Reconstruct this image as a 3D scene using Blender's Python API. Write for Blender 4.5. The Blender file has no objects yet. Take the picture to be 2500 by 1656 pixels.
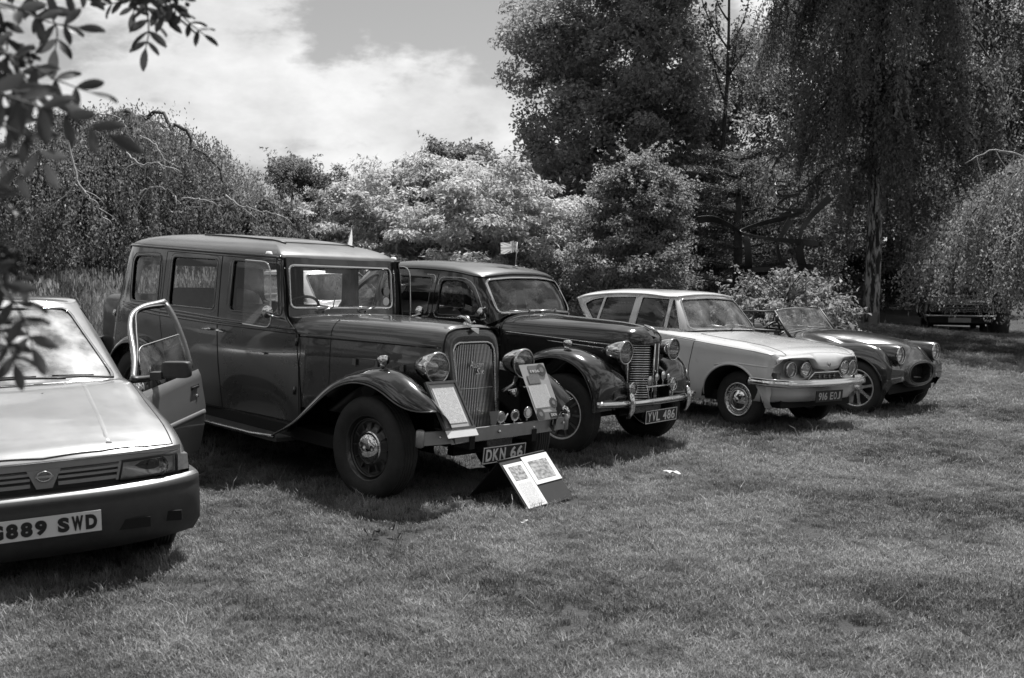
import bpy, bmesh, math, random
import numpy as np
from mathutils import Vector, Matrix
from mathutils.geometry import delaunay_2d_cdt
S = bpy.context.scene
COL = S.collection
R = math.radians
rng = np.random.default_rng(7)

# ------------------------------------------------------------------ camera
CAM_H = 1.839
cam_d = bpy.data.cameras.new('camera')
cam = bpy.data.objects.new('camera', cam_d); COL.objects.link(cam)
cam.location = (0, 0, CAM_H)
cam.rotation_euler = (R(90) - math.atan((828 - 596.2) / 2720), 0, 0)
cam_d.sensor_width = 36.0
cam_d.lens = 2720 * 36 / 2500
cam_d.clip_start = 0.05; cam_d.clip_end = 4000
cam_d.dof.use_dof = True; cam_d.dof.focus_distance = 9.6; cam_d.dof.aperture_fstop = 4.5
S.camera = cam
# ------------------------------------------------------------------ exposure
S.view_settings.view_transform = 'Standard'; S.view_settings.look = 'None'
S.view_settings.exposure = 0.62; S.view_settings.gamma = 1.0
S.view_settings.use_curve_mapping = False
# ------------------------------------------------------------------ sky and sun
SUN_EL, SUN_AZ = 63.0, 20.0         # azimuth measured from +Y towards +X: the sun stands behind the cars
SUN_W, SKY_STR = 5.0, 0.068
world = bpy.data.worlds.new('World'); S.world = world; world.use_nodes = True
def build_world():
    nt = world.node_tree; N = nt.nodes; Lk = nt.links
    for n in list(N): N.remove(n)
    out = N.new('ShaderNodeOutputWorld'); bg = N.new('ShaderNodeBackground'); bg.inputs['Strength'].default_value = SKY_STR
    sky = N.new('ShaderNodeTexSky'); sky.sky_type = 'NISHITA'; sky.sun_disc = False
    sky.sun_elevation = R(SUN_EL); sky.sun_rotation = R(SUN_AZ); sky.altitude = 60
    sky.air_density = 1.0; sky.dust_density = 1.6
    bw = N.new('ShaderNodeRGBToBW'); Lk.new(sky.outputs['Color'], bw.inputs['Color'])
    clear = N.new('ShaderNodeMath'); clear.operation = 'MULTIPLY'; clear.inputs[1].default_value = CLEAR_K
    Lk.new(bw.outputs[0], clear.inputs[0])
    tc = N.new('ShaderNodeTexCoord')
    # cumulus heaps: noise on the sphere of directions, squashed a little towards the horizon
    mp = N.new('ShaderNodeMapping'); mp.inputs['Location'].default_value = CLOUD_OFF; mp.inputs['Scale'].default_value = (1.0, 1.0, 2.0)
    Lk.new(tc.outputs['Generated'], mp.inputs['Vector'])
    n1 = N.new('ShaderNodeTexNoise'); n1.inputs['Scale'].default_value = CLOUD_S; n1.inputs['Detail'].default_value = 9
    n1.inputs['Roughness'].default_value = 0.58; n1.inputs['Distortion'].default_value = 0.0
    Lk.new(mp.outputs[0], n1.inputs['Vector'])
    cov = N.new('ShaderNodeMapRange'); cov.interpolation_type = 'SMOOTHSTEP'
    cov.inputs['From Min'].default_value = 0.462; cov.inputs['From Max'].default_value = 0.535
    Lk.new(n1.outputs['Fac'], cov.inputs['Value'])
    n2 = N.new('ShaderNodeTexNoise'); n2.inputs['Scale'].default_value = 5.5; n2.inputs['Detail'].default_value = 6
    n2.inputs['Roughness'].default_value = 0.6; Lk.new(mp.outputs[0], n2.inputs['Vector'])
    cv = N.new('ShaderNodeMapRange'); cv.inputs['From Min'].default_value = 0.30; cv.inputs['From Max'].default_value = 0.68
    cv.inputs['To Min'].default_value = CLOUD_V[0]; cv.inputs['To Max'].default_value = CLOUD_V[1]
    Lk.new(n2.outputs['Fac'], cv.inputs['Value'])
    mx = N.new('ShaderNodeMix'); mx.data_type = 'FLOAT'
    Lk.new(cov.outputs[0], mx.inputs[0]); Lk.new(clear.outputs[0], mx.inputs[2]); Lk.new(cv.outputs[0], mx.inputs[3])
    Lk.new(mx.outputs[0], bg.inputs['Color']); Lk.new(bg.outputs[0], out.inputs[0])
CLOUD_OFF = (12.22, 1.4, 1.82)
CLOUD_V = (5.3, 9.8)
CLOUD_S = 3.3
CLEAR_K = 0.92
build_world()
sun_d = bpy.data.lights.new('sun', 'SUN'); sun_d.energy = SUN_W; sun_d.angle = R(0.53); sun_d.color = (1, 0.995, 0.99)
sun = bpy.data.objects.new('sun', sun_d); COL.objects.link(sun)
_d = Vector((math.sin(R(SUN_AZ)) * math.cos(R(SUN_EL)), math.cos(R(SUN_AZ)) * math.cos(R(SUN_EL)), math.sin(R(SUN_EL))))
sun.location = _d * 60
sun.rotation_euler = (-_d).to_track_quat('-Z', 'Y').to_euler()

# ------------------------------------------------------------------ materials (a black-and-white photograph: every colour is a grey)
MATS = {}
def mat(name, v, rough=0.5, metal=0.0, coat=0.0, var=0.0, vscale=8.0, bump=0.0, bscale=60.0, spec=0.5, rvar=0.0, trans=0.0, coords='Object'):
    if name in MATS: return MATS[name]
    m = bpy.data.materials.new(name); m.use_nodes = True; MATS[name] = m
    nt = m.node_tree; N = nt.nodes; Lk = nt.links; b = N['Principled BSDF']
    b.inputs['Base Color'].default_value = (v, v, v, 1); b.inputs['Roughness'].default_value = rough
    b.inputs['Metallic'].default_value = metal; b.inputs['Coat Weight'].default_value = coat
    b.inputs['Coat Roughness'].default_value = 0.03; b.inputs['Specular IOR Level'].default_value = spec
    if var or rvar:
        tc = N.new('ShaderNodeTexCoord'); no = N.new('ShaderNodeTexNoise'); no.inputs['Scale'].default_value = vscale
        no.inputs['Detail'].default_value = 6; no.inputs['Roughness'].default_value = 0.65; Lk.new(tc.outputs[coords], no.inputs['Vector'])
        if var:
            mr = N.new('ShaderNodeMapRange'); mr.inputs['From Min'].default_value = 0.3; mr.inputs['From Max'].default_value = 0.7
            mr.inputs['To Min'].default_value = v * (1 - var); mr.inputs['To Max'].default_value = v * (1 + var)
            Lk.new(no.outputs['Fac'], mr.inputs['Value']); Lk.new(mr.outputs[0], b.inputs['Base Color'])
        if rvar:
            mr = N.new('ShaderNodeMapRange'); mr.inputs['From Min'].default_value = 0.3; mr.inputs['From Max'].default_value = 0.7
            mr.inputs['To Min'].default_value = max(rough - rvar, 0.02); mr.inputs['To Max'].default_value = rough + rvar
            Lk.new(no.outputs['Fac'], mr.inputs['Value']); Lk.new(mr.outputs[0], b.inputs['Roughness'])
    if bump:
        tc = N.new('ShaderNodeTexCoord'); no = N.new('ShaderNodeTexNoise'); no.inputs['Scale'].default_value = bscale; no.inputs['Detail'].default_value = 4
        bp = N.new('ShaderNodeBump'); bp.inputs['Strength'].default_value = bump; bp.inputs['Distance'].default_value = 0.01
        Lk.new(tc.outputs[coords], no.inputs['Vector']); Lk.new(no.outputs['Fac'], bp.inputs['Height']); Lk.new(bp.outputs[0], b.inputs['Normal'])
    return m
def glass(name, tint=0.85, rough=0.0, extra=0.0):
    """thin window pane: clear, tinted, with the mirror reflection of its two faces; extra = pale film of dust or painted glare"""
    if name in MATS: return MATS[name]
    m = bpy.data.materials.new(name); m.use_nodes = True; MATS[name] = m
    nt = m.node_tree; N = nt.nodes; Lk = nt.links; N.remove(N['Principled BSDF']); out = N['Material Output']
    tr = N.new('ShaderNodeBsdfTransparent'); tr.inputs[0].default_value = (tint, tint, tint, 1)
    gl = N.new('ShaderNodeBsdfGlossy'); gl.inputs['Roughness'].default_value = rough; gl.inputs[0].default_value = (1, 1, 1, 1)
    lw = N.new('ShaderNodeLayerWeight'); lw.inputs['Blend'].default_value = 0.5      # Schlick: the same from either side of the pane
    pw = N.new('ShaderNodeMath'); pw.operation = 'POWER'; pw.inputs[1].default_value = 4.0; Lk.new(lw.outputs['Facing'], pw.inputs[0])
    fr = N.new('ShaderNodeMath'); fr.operation = 'MULTIPLY_ADD'; fr.inputs[1].default_value = 0.85; fr.inputs[2].default_value = 0.05; Lk.new(pw.outputs[0], fr.inputs[0])
    mx = N.new('ShaderNodeMixShader'); Lk.new(fr.outputs[0], mx.inputs[0]); Lk.new(tr.outputs[0], mx.inputs[1]); Lk.new(gl.outputs[0], mx.inputs[2])
    last = mx
    if extra:
        df = N.new('ShaderNodeBsdfDiffuse'); df.inputs[0].default_value = (0.7, 0.7, 0.7, 1)
        tc = N.new('ShaderNodeTexCoord'); no = N.new('ShaderNodeTexNoise'); no.inputs['Scale'].default_value = 5; no.inputs['Detail'].default_value = 7
        Lk.new(tc.outputs['Object'], no.inputs['Vector'])
        mr = N.new('ShaderNodeMapRange'); mr.inputs['From Min'].default_value = 0.35; mr.inputs['From Max'].default_value = 0.7
        mr.inputs['To Min'].default_value = 0; mr.inputs['To Max'].default_value = extra; Lk.new(no.outputs['Fac'], mr.inputs['Value'])
        m2 = N.new('ShaderNodeMixShader'); Lk.new(mr.outputs[0], m2.inputs[0]); Lk.new(mx.outputs[0], m2.inputs[1]); Lk.new(df.outputs[0], m2.inputs[2]); last = m2
    Lk.new(last.outputs[0], out.inputs[0])
    return m
def leaf_mat(name, lo, hi, trans=0.35, rough=0.45):
    """leaf tissue: per-leaf tone from the mesh's own 'tone' attribute, part diffuse, part translucent, with a waxy sheen"""
    if name in MATS: return MATS[name]
    m = bpy.data.materials.new(name); m.use_nodes = True; MATS[name] = m
    nt = m.node_tree; N = nt.nodes; Lk = nt.links; b = N['Principled BSDF']; out = N['Material Output']
    at = N.new('ShaderNodeAttribute'); at.attribute_name = 'tone'
    mr = N.new('ShaderNodeMapRange'); mr.inputs['To Min'].default_value = lo; mr.inputs['To Max'].default_value = hi
    Lk.new(at.outputs['Fac'], mr.inputs['Value']); Lk.new(mr.outputs[0], b.inputs['Base Color'])
    b.inputs['Roughness'].default_value = rough; b.inputs['Specular IOR Level'].default_value = 0.22
    ml = N.new('ShaderNodeMath'); ml.operation = 'MULTIPLY'; ml.inputs[1].default_value = 1.7; Lk.new(mr.outputs[0], ml.inputs[0])
    tl = N.new('ShaderNodeBsdfTranslucent'); Lk.new(ml.outputs[0], tl.inputs[0])
    mx = N.new('ShaderNodeMixShader'); mx.inputs[0].default_value = trans
    Lk.new(b.outputs[0], mx.inputs[1]); Lk.new(tl.outputs[0], mx.inputs[2]); Lk.new(mx.outputs[0], out.inputs[0])
    return m
CHROME = mat('chrome', 0.62, 0.07, 1.0, rvar=0.05, vscale=20)
DULLCHROME = mat('dull_chrome', 0.5, 0.25, 1.0, rvar=0.1, vscale=30)
STEEL = mat('aged_steel', 0.32, 0.38, 1.0, var=0.35, vscale=25)
RUBBER = mat('tyre_rubber', 0.018, 0.75, var=0.4, vscale=14, bump=0.25, bscale=120)
TRIM = mat('black_rubber_trim', 0.012, 0.5)
DARK = mat('dark_void', 0.006, 0.9)
BLACK = mat('black_paint', 0.006, 0.14, coat=1.0, rvar=0.04, vscale=5, spec=.4)
LEATHER = mat('worn_leather', 0.11, 0.45, var=0.4, vscale=9, bump=0.2, bscale=40)
LINING = mat('dark_headlining', 0.025, 0.9)
PLATE_BLACK = mat('plate_black', 0.012, 0.35)
PLATE_WHITE = mat('plate_letter_white', 0.62, 0.4, var=0.12, vscale=40)
GLASS = glass('window_glass', 0.90)
GLASS_DUSTY = glass('dusty_window_glass', 0.74, extra=0.10)
LENS = glass('lamp_lens_glass', 0.88, rough=.02, extra=.10)
PAPER = mat('white_paper', 0.72, 0.7, var=0.05, vscale=12)
WOODFRAME = mat('dark_wood_frame', 0.05, 0.45, var=0.3, vscale=20)

def birch_bark(name, hi):
    if name in MATS: return MATS[name]
    m = mat(name, hi, .8); nt = m.node_tree; N = nt.nodes; Lk = nt.links; b = N['Principled BSDF']
    tc = N.new('ShaderNodeTexCoord'); mp = N.new('ShaderNodeMapping'); mp.inputs['Scale'].default_value = (14, 14, 2.6); Lk.new(tc.outputs['Object'], mp.inputs[0])
    no = N.new('ShaderNodeTexNoise'); no.inputs['Scale'].default_value = 1.0; no.inputs['Detail'].default_value = 7; no.inputs['Roughness'].default_value = .62; no.inputs['Distortion'].default_value = .6; Lk.new(mp.outputs[0], no.inputs['Vector'])
    mr = N.new('ShaderNodeMapRange'); mr.interpolation_type = 'SMOOTHSTEP'; mr.inputs['From Min'].default_value = .46; mr.inputs['From Max'].default_value = .60; mr.inputs['To Min'].default_value = .02; mr.inputs['To Max'].default_value = hi
    Lk.new(no.outputs['Fac'], mr.inputs['Value']); Lk.new(mr.outputs[0], b.inputs['Base Color']); bp = N.new('ShaderNodeBump'); bp.inputs['Strength'].default_value = .8; bp.inputs['Distance'].default_value = .03; Lk.new(no.outputs['Fac'], bp.inputs['Height']); Lk.new(bp.outputs[0], b.inputs['Normal'])
    return m
# ------------------------------------------------------------------ mesh helpers
def mesh_obj(name, V, Fc, m=None, parent=None, smooth=True, normals=None, label=None, attrs=None):
    me = bpy.data.meshes.new(name)
    V = np.asarray(V, dtype=np.float64)
    if isinstance(Fc, np.ndarray) and Fc.ndim == 2:
        n, k = Fc.shape
        me.vertices.add(len(V)); me.vertices.foreach_set('co', V.astype(np.float32).ravel())
        me.loops.add(n * k); me.loops.foreach_set('vertex_index', Fc.astype(np.int32).ravel())
        me.polygons.add(n); me.polygons.foreach_set('loop_start', np.arange(0, n * k, k, dtype=np.int32))
        me.update(calc_edges=True)
    else:
        me.from_pydata(V.tolist(), [], [tuple(int(i) for i in f) for f in Fc]); me.update()
    if smooth: me.polygons.foreach_set('use_smooth', np.ones(len(me.polygons), dtype=bool))
    if attrs:
        for an, av in attrs.items():
            a = me.attributes.new(an, 'FLOAT', 'POINT'); a.data.foreach_set('value', np.asarray(av, dtype=np.float32))
    if normals is not None:
        me.normals_split_custom_set_from_vertices(np.asarray(normals, dtype=np.float64).tolist())
    if m:
        for q in (m if isinstance(m, (list, tuple)) else [m]): me.materials.append(q)
    o = bpy.data.objects.new(name, me); COL.objects.link(o)
    if parent: o.parent = parent
    if label: o['label'] = label
    return o
def thing(name, label, cat, loc=(0, 0, 0), rot=(0, 0, 0), group=None):
    o = bpy.data.objects.new(name, None); COL.objects.link(o); o.empty_display_size = 0.2
    o.location = loc; o.rotation_euler = rot; o['label'] = label; o['category'] = cat
    if group: o['group'] = group
    return o
def tag(o, label, cat, group=None):
    o['label'] = label; o['category'] = cat
    if group: o['group'] = group
    return o
class MB:
    """collects simple shapes into one mesh"""
    def __init__(s): s.V = []; s.F = []
    def add(s, V, F):
        k = len(s.V); s.V += [tuple(map(float, v)) for v in V]; s.F += [tuple(int(i) + k for i in f) for f in F]; return s
    def box(s, c, d, M=None):
        hx, hy, hz = d[0] / 2, d[1] / 2, d[2] / 2
        v = np.array([(x, y, z) for x in (-hx, hx) for y in (-hy, hy) for z in (-hz, hz)])
        if M is not None: v = v @ np.asarray(M).T
        return s.add(v + np.asarray(c), [(0, 1, 3, 2), (4, 6, 7, 5), (0, 4, 5, 1), (2, 3, 7, 6), (0, 2, 6, 4), (1, 5, 7, 3)])
    def tube(s, P, r, n=8, closed=False, cap=True):
        P = np.asarray(P, float); r = np.broadcast_to(np.asarray(r, float), (len(P),))
        V, F = tube_geo(P, r, n, closed, cap); return s.add(V, F)
    def lathe(s, prof, n=32, axis=1, c=(0, 0, 0)):
        V, F = lathe_geo(prof, n, axis); return s.add(np.asarray(V) + np.asarray(c), F)
    def build(s, name, m=None, parent=None, smooth=True, label=None): return mesh_obj(name, s.V, s.F, m, parent, smooth, label=label)
def frames(P, closed=False):
    T = np.gradient(P, axis=0) if not closed else np.roll(P, -1, 0) - np.roll(P, 1, 0)
    T /= np.linalg.norm(T, axis=1, keepdims=True) + 1e-12
    u = np.array([0, 0, 1.0]) if abs(T[0][2]) < 0.9 else np.array([1.0, 0, 0])
    A = []
    for t in T:
        u = u - t * (u @ t); u = u / (np.linalg.norm(u) + 1e-12); A.append(u.copy())
    A = np.array(A); return T, A, np.cross(T, A)
def tube_geo(P, r, n=8, closed=False, cap=True):
    T, A, B = frames(P, closed); th = np.arange(n) / n * 2 * np.pi
    V = (P[:, None, :] + r[:, None, None] * (np.cos(th)[None, :, None] * A[:, None, :] + np.sin(th)[None, :, None] * B[:, None, :])).reshape(-1, 3)
    F = []; k = len(P)
    for i in range(k if closed else k - 1):
        j = (i + 1) % k
        for q in range(n): F.append((i * n + q, i * n + (q + 1) % n, j * n + (q + 1) % n, j * n + q))
    if cap and not closed: F += [tuple(range(n))[::-1], tuple((k - 1) * n + q for q in range(n))]
    return V, F
def lathe_geo(prof, n=32, axis=1):
    """prof: list of (radius, height along the axis)"""
    V = []; F = []
    for r, h in prof:
        for q in range(n):
            a = 2 * math.pi * q / n; p = (r * math.cos(a), r * math.sin(a))
            V.append((p[0], h, p[1]) if axis == 1 else ((h, p[0], p[1]) if axis == 0 else (p[0], p[1], h)))
    for i in range(len(prof) - 1):
        for q in range(n): F.append((i * n + q, i * n + (q + 1) % n, (i + 1) * n + (q + 1) % n, (i + 1) * n + q))
    return V, F
def sweep(P, prof, up=(0, 0, 1), cap=True):
    """sweep a closed 2-D profile (a = sideways, b = up) along path P"""
    P = np.asarray(P, float); T = np.gradient(P, axis=0); T /= np.linalg.norm(T, axis=1, keepdims=True)
    up = np.asarray(up, float); X = np.cross(T, up); X /= np.linalg.norm(X, axis=1, keepdims=True); U = np.cross(X, T)
    n = len(prof); pr = np.asarray(prof, float)
    V = (P[:, None, :] + pr[None, :, 0, None] * X[:, None, :] + pr[None, :, 1, None] * U[:, None, :]).reshape(-1, 3)
    F = [(i * n + q, i * n + (q + 1) % n, (i + 1) * n + (q + 1) % n, (i + 1) * n + q) for i in range(len(P) - 1) for q in range(n)]
    if cap: F += [tuple(range(n))[::-1], tuple((len(P) - 1) * n + q for q in range(n))]
    return V, F
def crom(ts, t):
    """interpolation weights (len(t) x len(ts)) of a non-uniform Catmull-Rom spline"""
    ts = np.asarray(ts, float); t = np.clip(np.asarray(t, float), ts[0], ts[-1]); n = len(ts)
    D = np.zeros((n, n)); h = np.diff(ts)
    for i in range(1, n - 1):
        a, b = h[i - 1], h[i]
        D[i, i - 1] = -b / (a * (a + b)); D[i, i + 1] = a / (b * (a + b)); D[i, i] = -(D[i, i - 1] + D[i, i + 1])
    if n > 2:
        for i, s0 in ((0, 1), (n - 1, -1)):
            hh = h[0] if i == 0 else h[-1]; j = i + s0
            e = np.zeros(n); e[j] = s0 / hh; e[i] = -s0 / hh
            D[i] = 1.5 * e - 0.5 * D[j]
    else: D[0] = D[1] = np.array([-1, 1]) / h[0]
    k = np.clip(np.searchsorted(ts, t, side='right') - 1, 0, n - 2); hk = h[k]; x = (t - ts[k]) / hk
    I = np.eye(n)
    W = ((2 * x**3 - 3 * x**2 + 1)[:, None] * I[k] + ((x**3 - 2 * x**2 + x) * hk)[:, None] * D[k]
         + (-2 * x**3 + 3 * x**2)[:, None] * I[k + 1] + ((x**3 - x**2) * hk)[:, None] * D[k + 1])
    return W
def curve(P, n=40, ts=None):
    P = np.asarray(P, float)
    if ts is None:
        d = np.linalg.norm(np.diff(P, axis=0), axis=1) ** 0.6; ts = np.concatenate([[0], np.cumsum(d)]); ts /= ts[-1]
    return crom(ts, np.linspace(ts[0], ts[-1], n)) @ P
class Loft:
    """smooth surface through a grid of points P[i][j]; u runs with i, v with j, both 0..1"""
    def __init__(s, P, us=None, vs=None, sgn=1):
        s.P = np.asarray(P, float); s.sgn = sgn
        def kn(ax):
            d = np.linalg.norm(np.diff(s.P, axis=ax), axis=2).mean(axis=1 - ax) + 1e-4
            t = np.concatenate([[0], np.cumsum(d)]); return t / t[-1], t[-1]
        s.us, s.Lu = kn(0); s.vs, s.Lv = kn(1)
        if us is not None: s.us = np.asarray(us)
        if vs is not None: s.vs = np.asarray(vs)
    def __call__(s, u, v):
        return np.einsum('ni,nj,ijk->nk', crom(s.us, u), crom(s.vs, v), s.P)
    def normal(s, u, v):
        e = 1e-3
        a = s(np.minimum(u + e, 1), v) - s(np.maximum(u - e, 0), v); b = s(u, np.minimum(v + e, 1)) - s(u, np.maximum(v - e, 0))
        n = np.cross(a, b) * s.sgn; return n / (np.linalg.norm(n, axis=1, keepdims=True) + 1e-12)
    def inv(s, T, axes, mask=None, n=90):
        """(u,v) whose surface point projects on the 2-D targets T along the remaining axis"""
        g = np.linspace(0, 1, n); U, V = np.meshgrid(g, g, indexing='ij'); U = U.ravel(); V = V.ravel(); X = s(U, V)
        ok = np.ones(len(U), bool) if mask is None else mask(X)
        U, V, X = U[ok], V[ok], X[ok][:, axes]; T = np.asarray(T, float)
        k = np.array([np.argmin(((X - t) ** 2).sum(1)) for t in T]); u, v = U[k], V[k]
        for _ in range(8):
            e = 1e-4; x = s(u, v)[:, axes]; r = T - x
            a = (s(np.clip(u + e, 0, 1), v)[:, axes] - s(np.clip(u - e, 0, 1), v)[:, axes]) / (2 * e)
            b = (s(u, np.clip(v + e, 0, 1))[:, axes] - s(u, np.clip(v - e, 0, 1))[:, axes]) / (2 * e)
            det = a[:, 0] * b[:, 1] - a[:, 1] * b[:, 0]; det = np.where(abs(det) < 1e-6, 1e-6, det)
            du = (r[:, 0] * b[:, 1] - r[:, 1] * b[:, 0]) / det; dv = (a[:, 0] * r[:, 1] - a[:, 1] * r[:, 0]) / det
            u = np.clip(u + np.clip(du, -.05, .05), 0, 1); v = np.clip(v + np.clip(dv, -.05, .05), 0, 1)
        return u, v
def resample(P, step, closed=True):
    P = np.asarray(P, float)
    Q = np.vstack([P, P[:1]]) if closed else P
    out = []
    for a, b in zip(Q[:-1], Q[1:]):
        k = max(1, int(np.ceil(np.linalg.norm(b - a) / step)))
        out += [a + (b - a) * i / k for i in range(k)]
    if not closed: out.append(Q[-1])
    return np.array(out)
def rounded(P, r, n=5):
    """round the corners of a closed polygon; r one radius or one per corner"""
    P = [np.asarray(p, float) for p in P]; k = len(P); r = [r] * k if np.isscalar(r) else r; out = []
    for i in range(k):
        a, b, c = P[i - 1], P[i], P[(i + 1) % k]; ra = min(r[i], np.linalg.norm(a - b) * .48, np.linalg.norm(c - b) * .48)
        p = b + (a - b) / (np.linalg.norm(a - b) + 1e-9) * ra; q = b + (c - b) / (np.linalg.norm(c - b) + 1e-9) * ra
        out += [(1 - t) ** 2 * p + 2 * t * (1 - t) * b + t * t * q for t in np.linspace(0, 1, n)]
    return np.array(out)
def in_poly(P, L):
    x, y = P[:, 0], P[:, 1]; c = np.zeros(len(P), bool)
    for (x0, y0), (x1, y1) in zip(L, np.roll(L, -1, 0)):
        if y0 == y1: continue
        h = ((y0 > y) != (y1 > y)) & (x < (x1 - x0) * (y - y0) / (y1 - y0) + x0); c ^= h
    return c
def panel(sf, regions, nu=40, nv=30):
    """mesh the surface sf with the loops of regions [(name, uv loop)] cut exactly; returns {name or 'skin': (V, N, F)}"""
    Lu, Lv = sf.Lu, sf.Lv; sc = np.array([Lu, Lv])
    pts = []; edges = []
    def addloop(L, closed=True):
        k = len(pts); pts.extend([tuple(p) for p in L]); m = len(L)
        edges.extend([(k + i, k + (i + 1) % m) for i in range(m if closed else m - 1)])
    g = lambda n: np.linspace(0, 1, n + 1)
    bd = np.array([(u, 0) for u in g(nu)] + [(1, v) for v in g(nv)[1:]] + [(u, 1) for u in g(nu)[::-1][1:]] + [(0, v) for v in g(nv)[::-1][1:-1]]) * sc
    addloop(bd)
    for _, L in regions: addloop(np.asarray(L) * sc)
    loops = np.vstack([np.asarray(L) * sc for _, L in regions]) if regions else np.zeros((0, 2))
    gi = np.array([(u, v) for u in g(nu)[1:-1] for v in g(nv)[1:-1]]) * sc
    if len(loops):
        thr = 0.25 * min(Lu / nu, Lv / nv)
        d = np.array([((loops - q) ** 2).sum(1).min() for q in gi]); gi = gi[d > thr * thr]
    pts.extend([tuple(p) for p in gi])
    vo, eo, fo, *_ = delaunay_2d_cdt([Vector(p) for p in pts], edges, [], 0, 1e-6)
    uv = np.array([(p[0] / Lu, p[1] / Lv) for p in vo]); uv = np.clip(uv, 0, 1)
    X = sf(uv[:, 0], uv[:, 1]); Nn = sf.normal(uv[:, 0], uv[:, 1])
    F = np.array([f for f in fo if len(f) == 3]); cen = uv[F].mean(1)
    lab = np.zeros(len(F), int)
    for i, (_, L) in enumerate(regions): lab[in_poly(cen, np.asarray(L))] = i + 1
    # orient with the surface normal
    fn = np.cross(X[F[:, 1]] - X[F[:, 0]], X[F[:, 2]] - X[F[:, 0]]); flip = (fn * Nn[F[:, 0]]).sum(1) < 0
    F[flip] = F[flip][:, ::-1]
    out = {}
    for i in range(len(regions) + 1):
        f = F[lab == i]
        if not len(f): continue
        ids, inv = np.unique(f, return_inverse=True); key = 'skin' if i == 0 else regions[i - 1][0]
        f = inv.reshape(-1, 3)
        if key in out:
            V0, N0, F0 = out[key]; out[key] = (np.vstack([V0, X[ids]]), np.vstack([N0, Nn[ids]]), np.vstack([F0, f + len(V0)]))
        else: out[key] = (X[ids], Nn[ids], f)
    return out
def emit(pan, key, name, m, parent, off=0.0, label=None, flip=False):
    V, N, F = pan[key]
    return mesh_obj(name, V + N * off, F[:, ::-1] if flip else F, m, parent, normals=-N if flip else N, label=label)
def lining(pans, parent, off=-0.03, keys=('skin',), m=None, name='lining'):
    mb = [[], [], []]; k = 0
    for p in pans:
        for key in keys:
            if key not in p: continue
            V, N, F = p[key]; mb[0].append(V + N * off); mb[1].append(-N); mb[2].append(F[:, ::-1] + k); k += len(V)
    return mesh_obj(name, np.vstack(mb[0]), np.vstack(mb[2]), m or LINING, parent, normals=np.vstack(mb[1]))
def loop3(sf, L, off=0.0):
    L = np.asarray(L); X = sf(L[:, 0], L[:, 1]); N = sf.normal(L[:, 0], L[:, 1]); return X + N * off, N
def ribbon(X, N, prof, closed=True):
    """sweep profile (a = in the surface across the line, b = along the normal) along a line lying on a surface"""
    T = (np.roll(X, -1, 0) - np.roll(X, 1, 0)) if closed else np.gradient(X, axis=0)
    T /= np.linalg.norm(T, axis=1, keepdims=True) + 1e-12; B = np.cross(N, T); B /= np.linalg.norm(B, axis=1, keepdims=True) + 1e-12
    pr = np.asarray(prof, float); n = len(pr); k = len(X)
    V = (X[:, None, :] + pr[None, :, 0, None] * B[:, None, :] + pr[None, :, 1, None] * N[:, None, :]).reshape(-1, 3)
    F = [(i * n + q, ((i + 1) % k) * n + q, ((i + 1) % k) * n + (q + 1) % n, i * n + (q + 1) % n) for i in range(k if closed else k - 1) for q in range(n)]
    if not closed: F += [tuple(range(n)), tuple((k - 1) * n + q for q in range(n))[::-1]]
    return V, F
def halfround(w, h, n=5, base=-0.002):
    return [(w * math.cos(a), base + h * math.sin(a)) for a in np.linspace(0, math.pi, n)]
def strip_on(sf, uv, prof, name, m, parent, closed=False, off=0.0):
    X, N = loop3(sf, uv, off); V, F = ribbon(X, N, prof, closed); return mesh_obj(name, V, F, m, parent)
def text_mesh(txt, size=0.1, bold=0.0, extrude=0.002, shear=0.0, sx=1.0, spacing=1.0):
    c = bpy.data.curves.new('lettering', 'FONT'); c.body = txt; c.size = size; c.extrude = extrude; c.offset = bold
    c.align_x = 'CENTER'; c.align_y = 'CENTER'; c.shear = shear; c.resolution_u = 4; c.space_character = spacing
    o = bpy.data.objects.new('lettering', c); COL.objects.link(o)
    dg = bpy.context.evaluated_depsgraph_get(); me = bpy.data.meshes.new_from_object(o.evaluated_get(dg))
    V = np.array([v.co[:] for v in me.vertices]); F = [tuple(p.vertices) for p in me.polygons]
    bpy.data.objects.remove(o); bpy.data.curves.remove(c); bpy.data.meshes.remove(me)
    if len(V): V[:, 0] *= sx
    return V, F
def put_text(txt, origin, right, up, name='lettering', m=None, parent=None, width=None, height=None, **kw):
    """text centred on origin; right/up are unit vectors"""
    V, F = text_mesh(txt, **kw)
    lo, hi = V.min(0), V.max(0); V[:, :2] -= (lo[:2] + hi[:2]) / 2
    if width: V[:, 0] *= width / (hi[0] - lo[0])
    if height: V[:, 1] *= height / (hi[1] - lo[1])
    r = np.asarray(right, float); u = np.asarray(up, float); n = np.cross(r, u)
    P = np.asarray(origin, float) + V[:, :1] * r + V[:, 1:2] * u + V[:, 2:3] * n
    return mesh_obj(name, P, F, m or PLATE_WHITE, parent, smooth=False)
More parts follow.
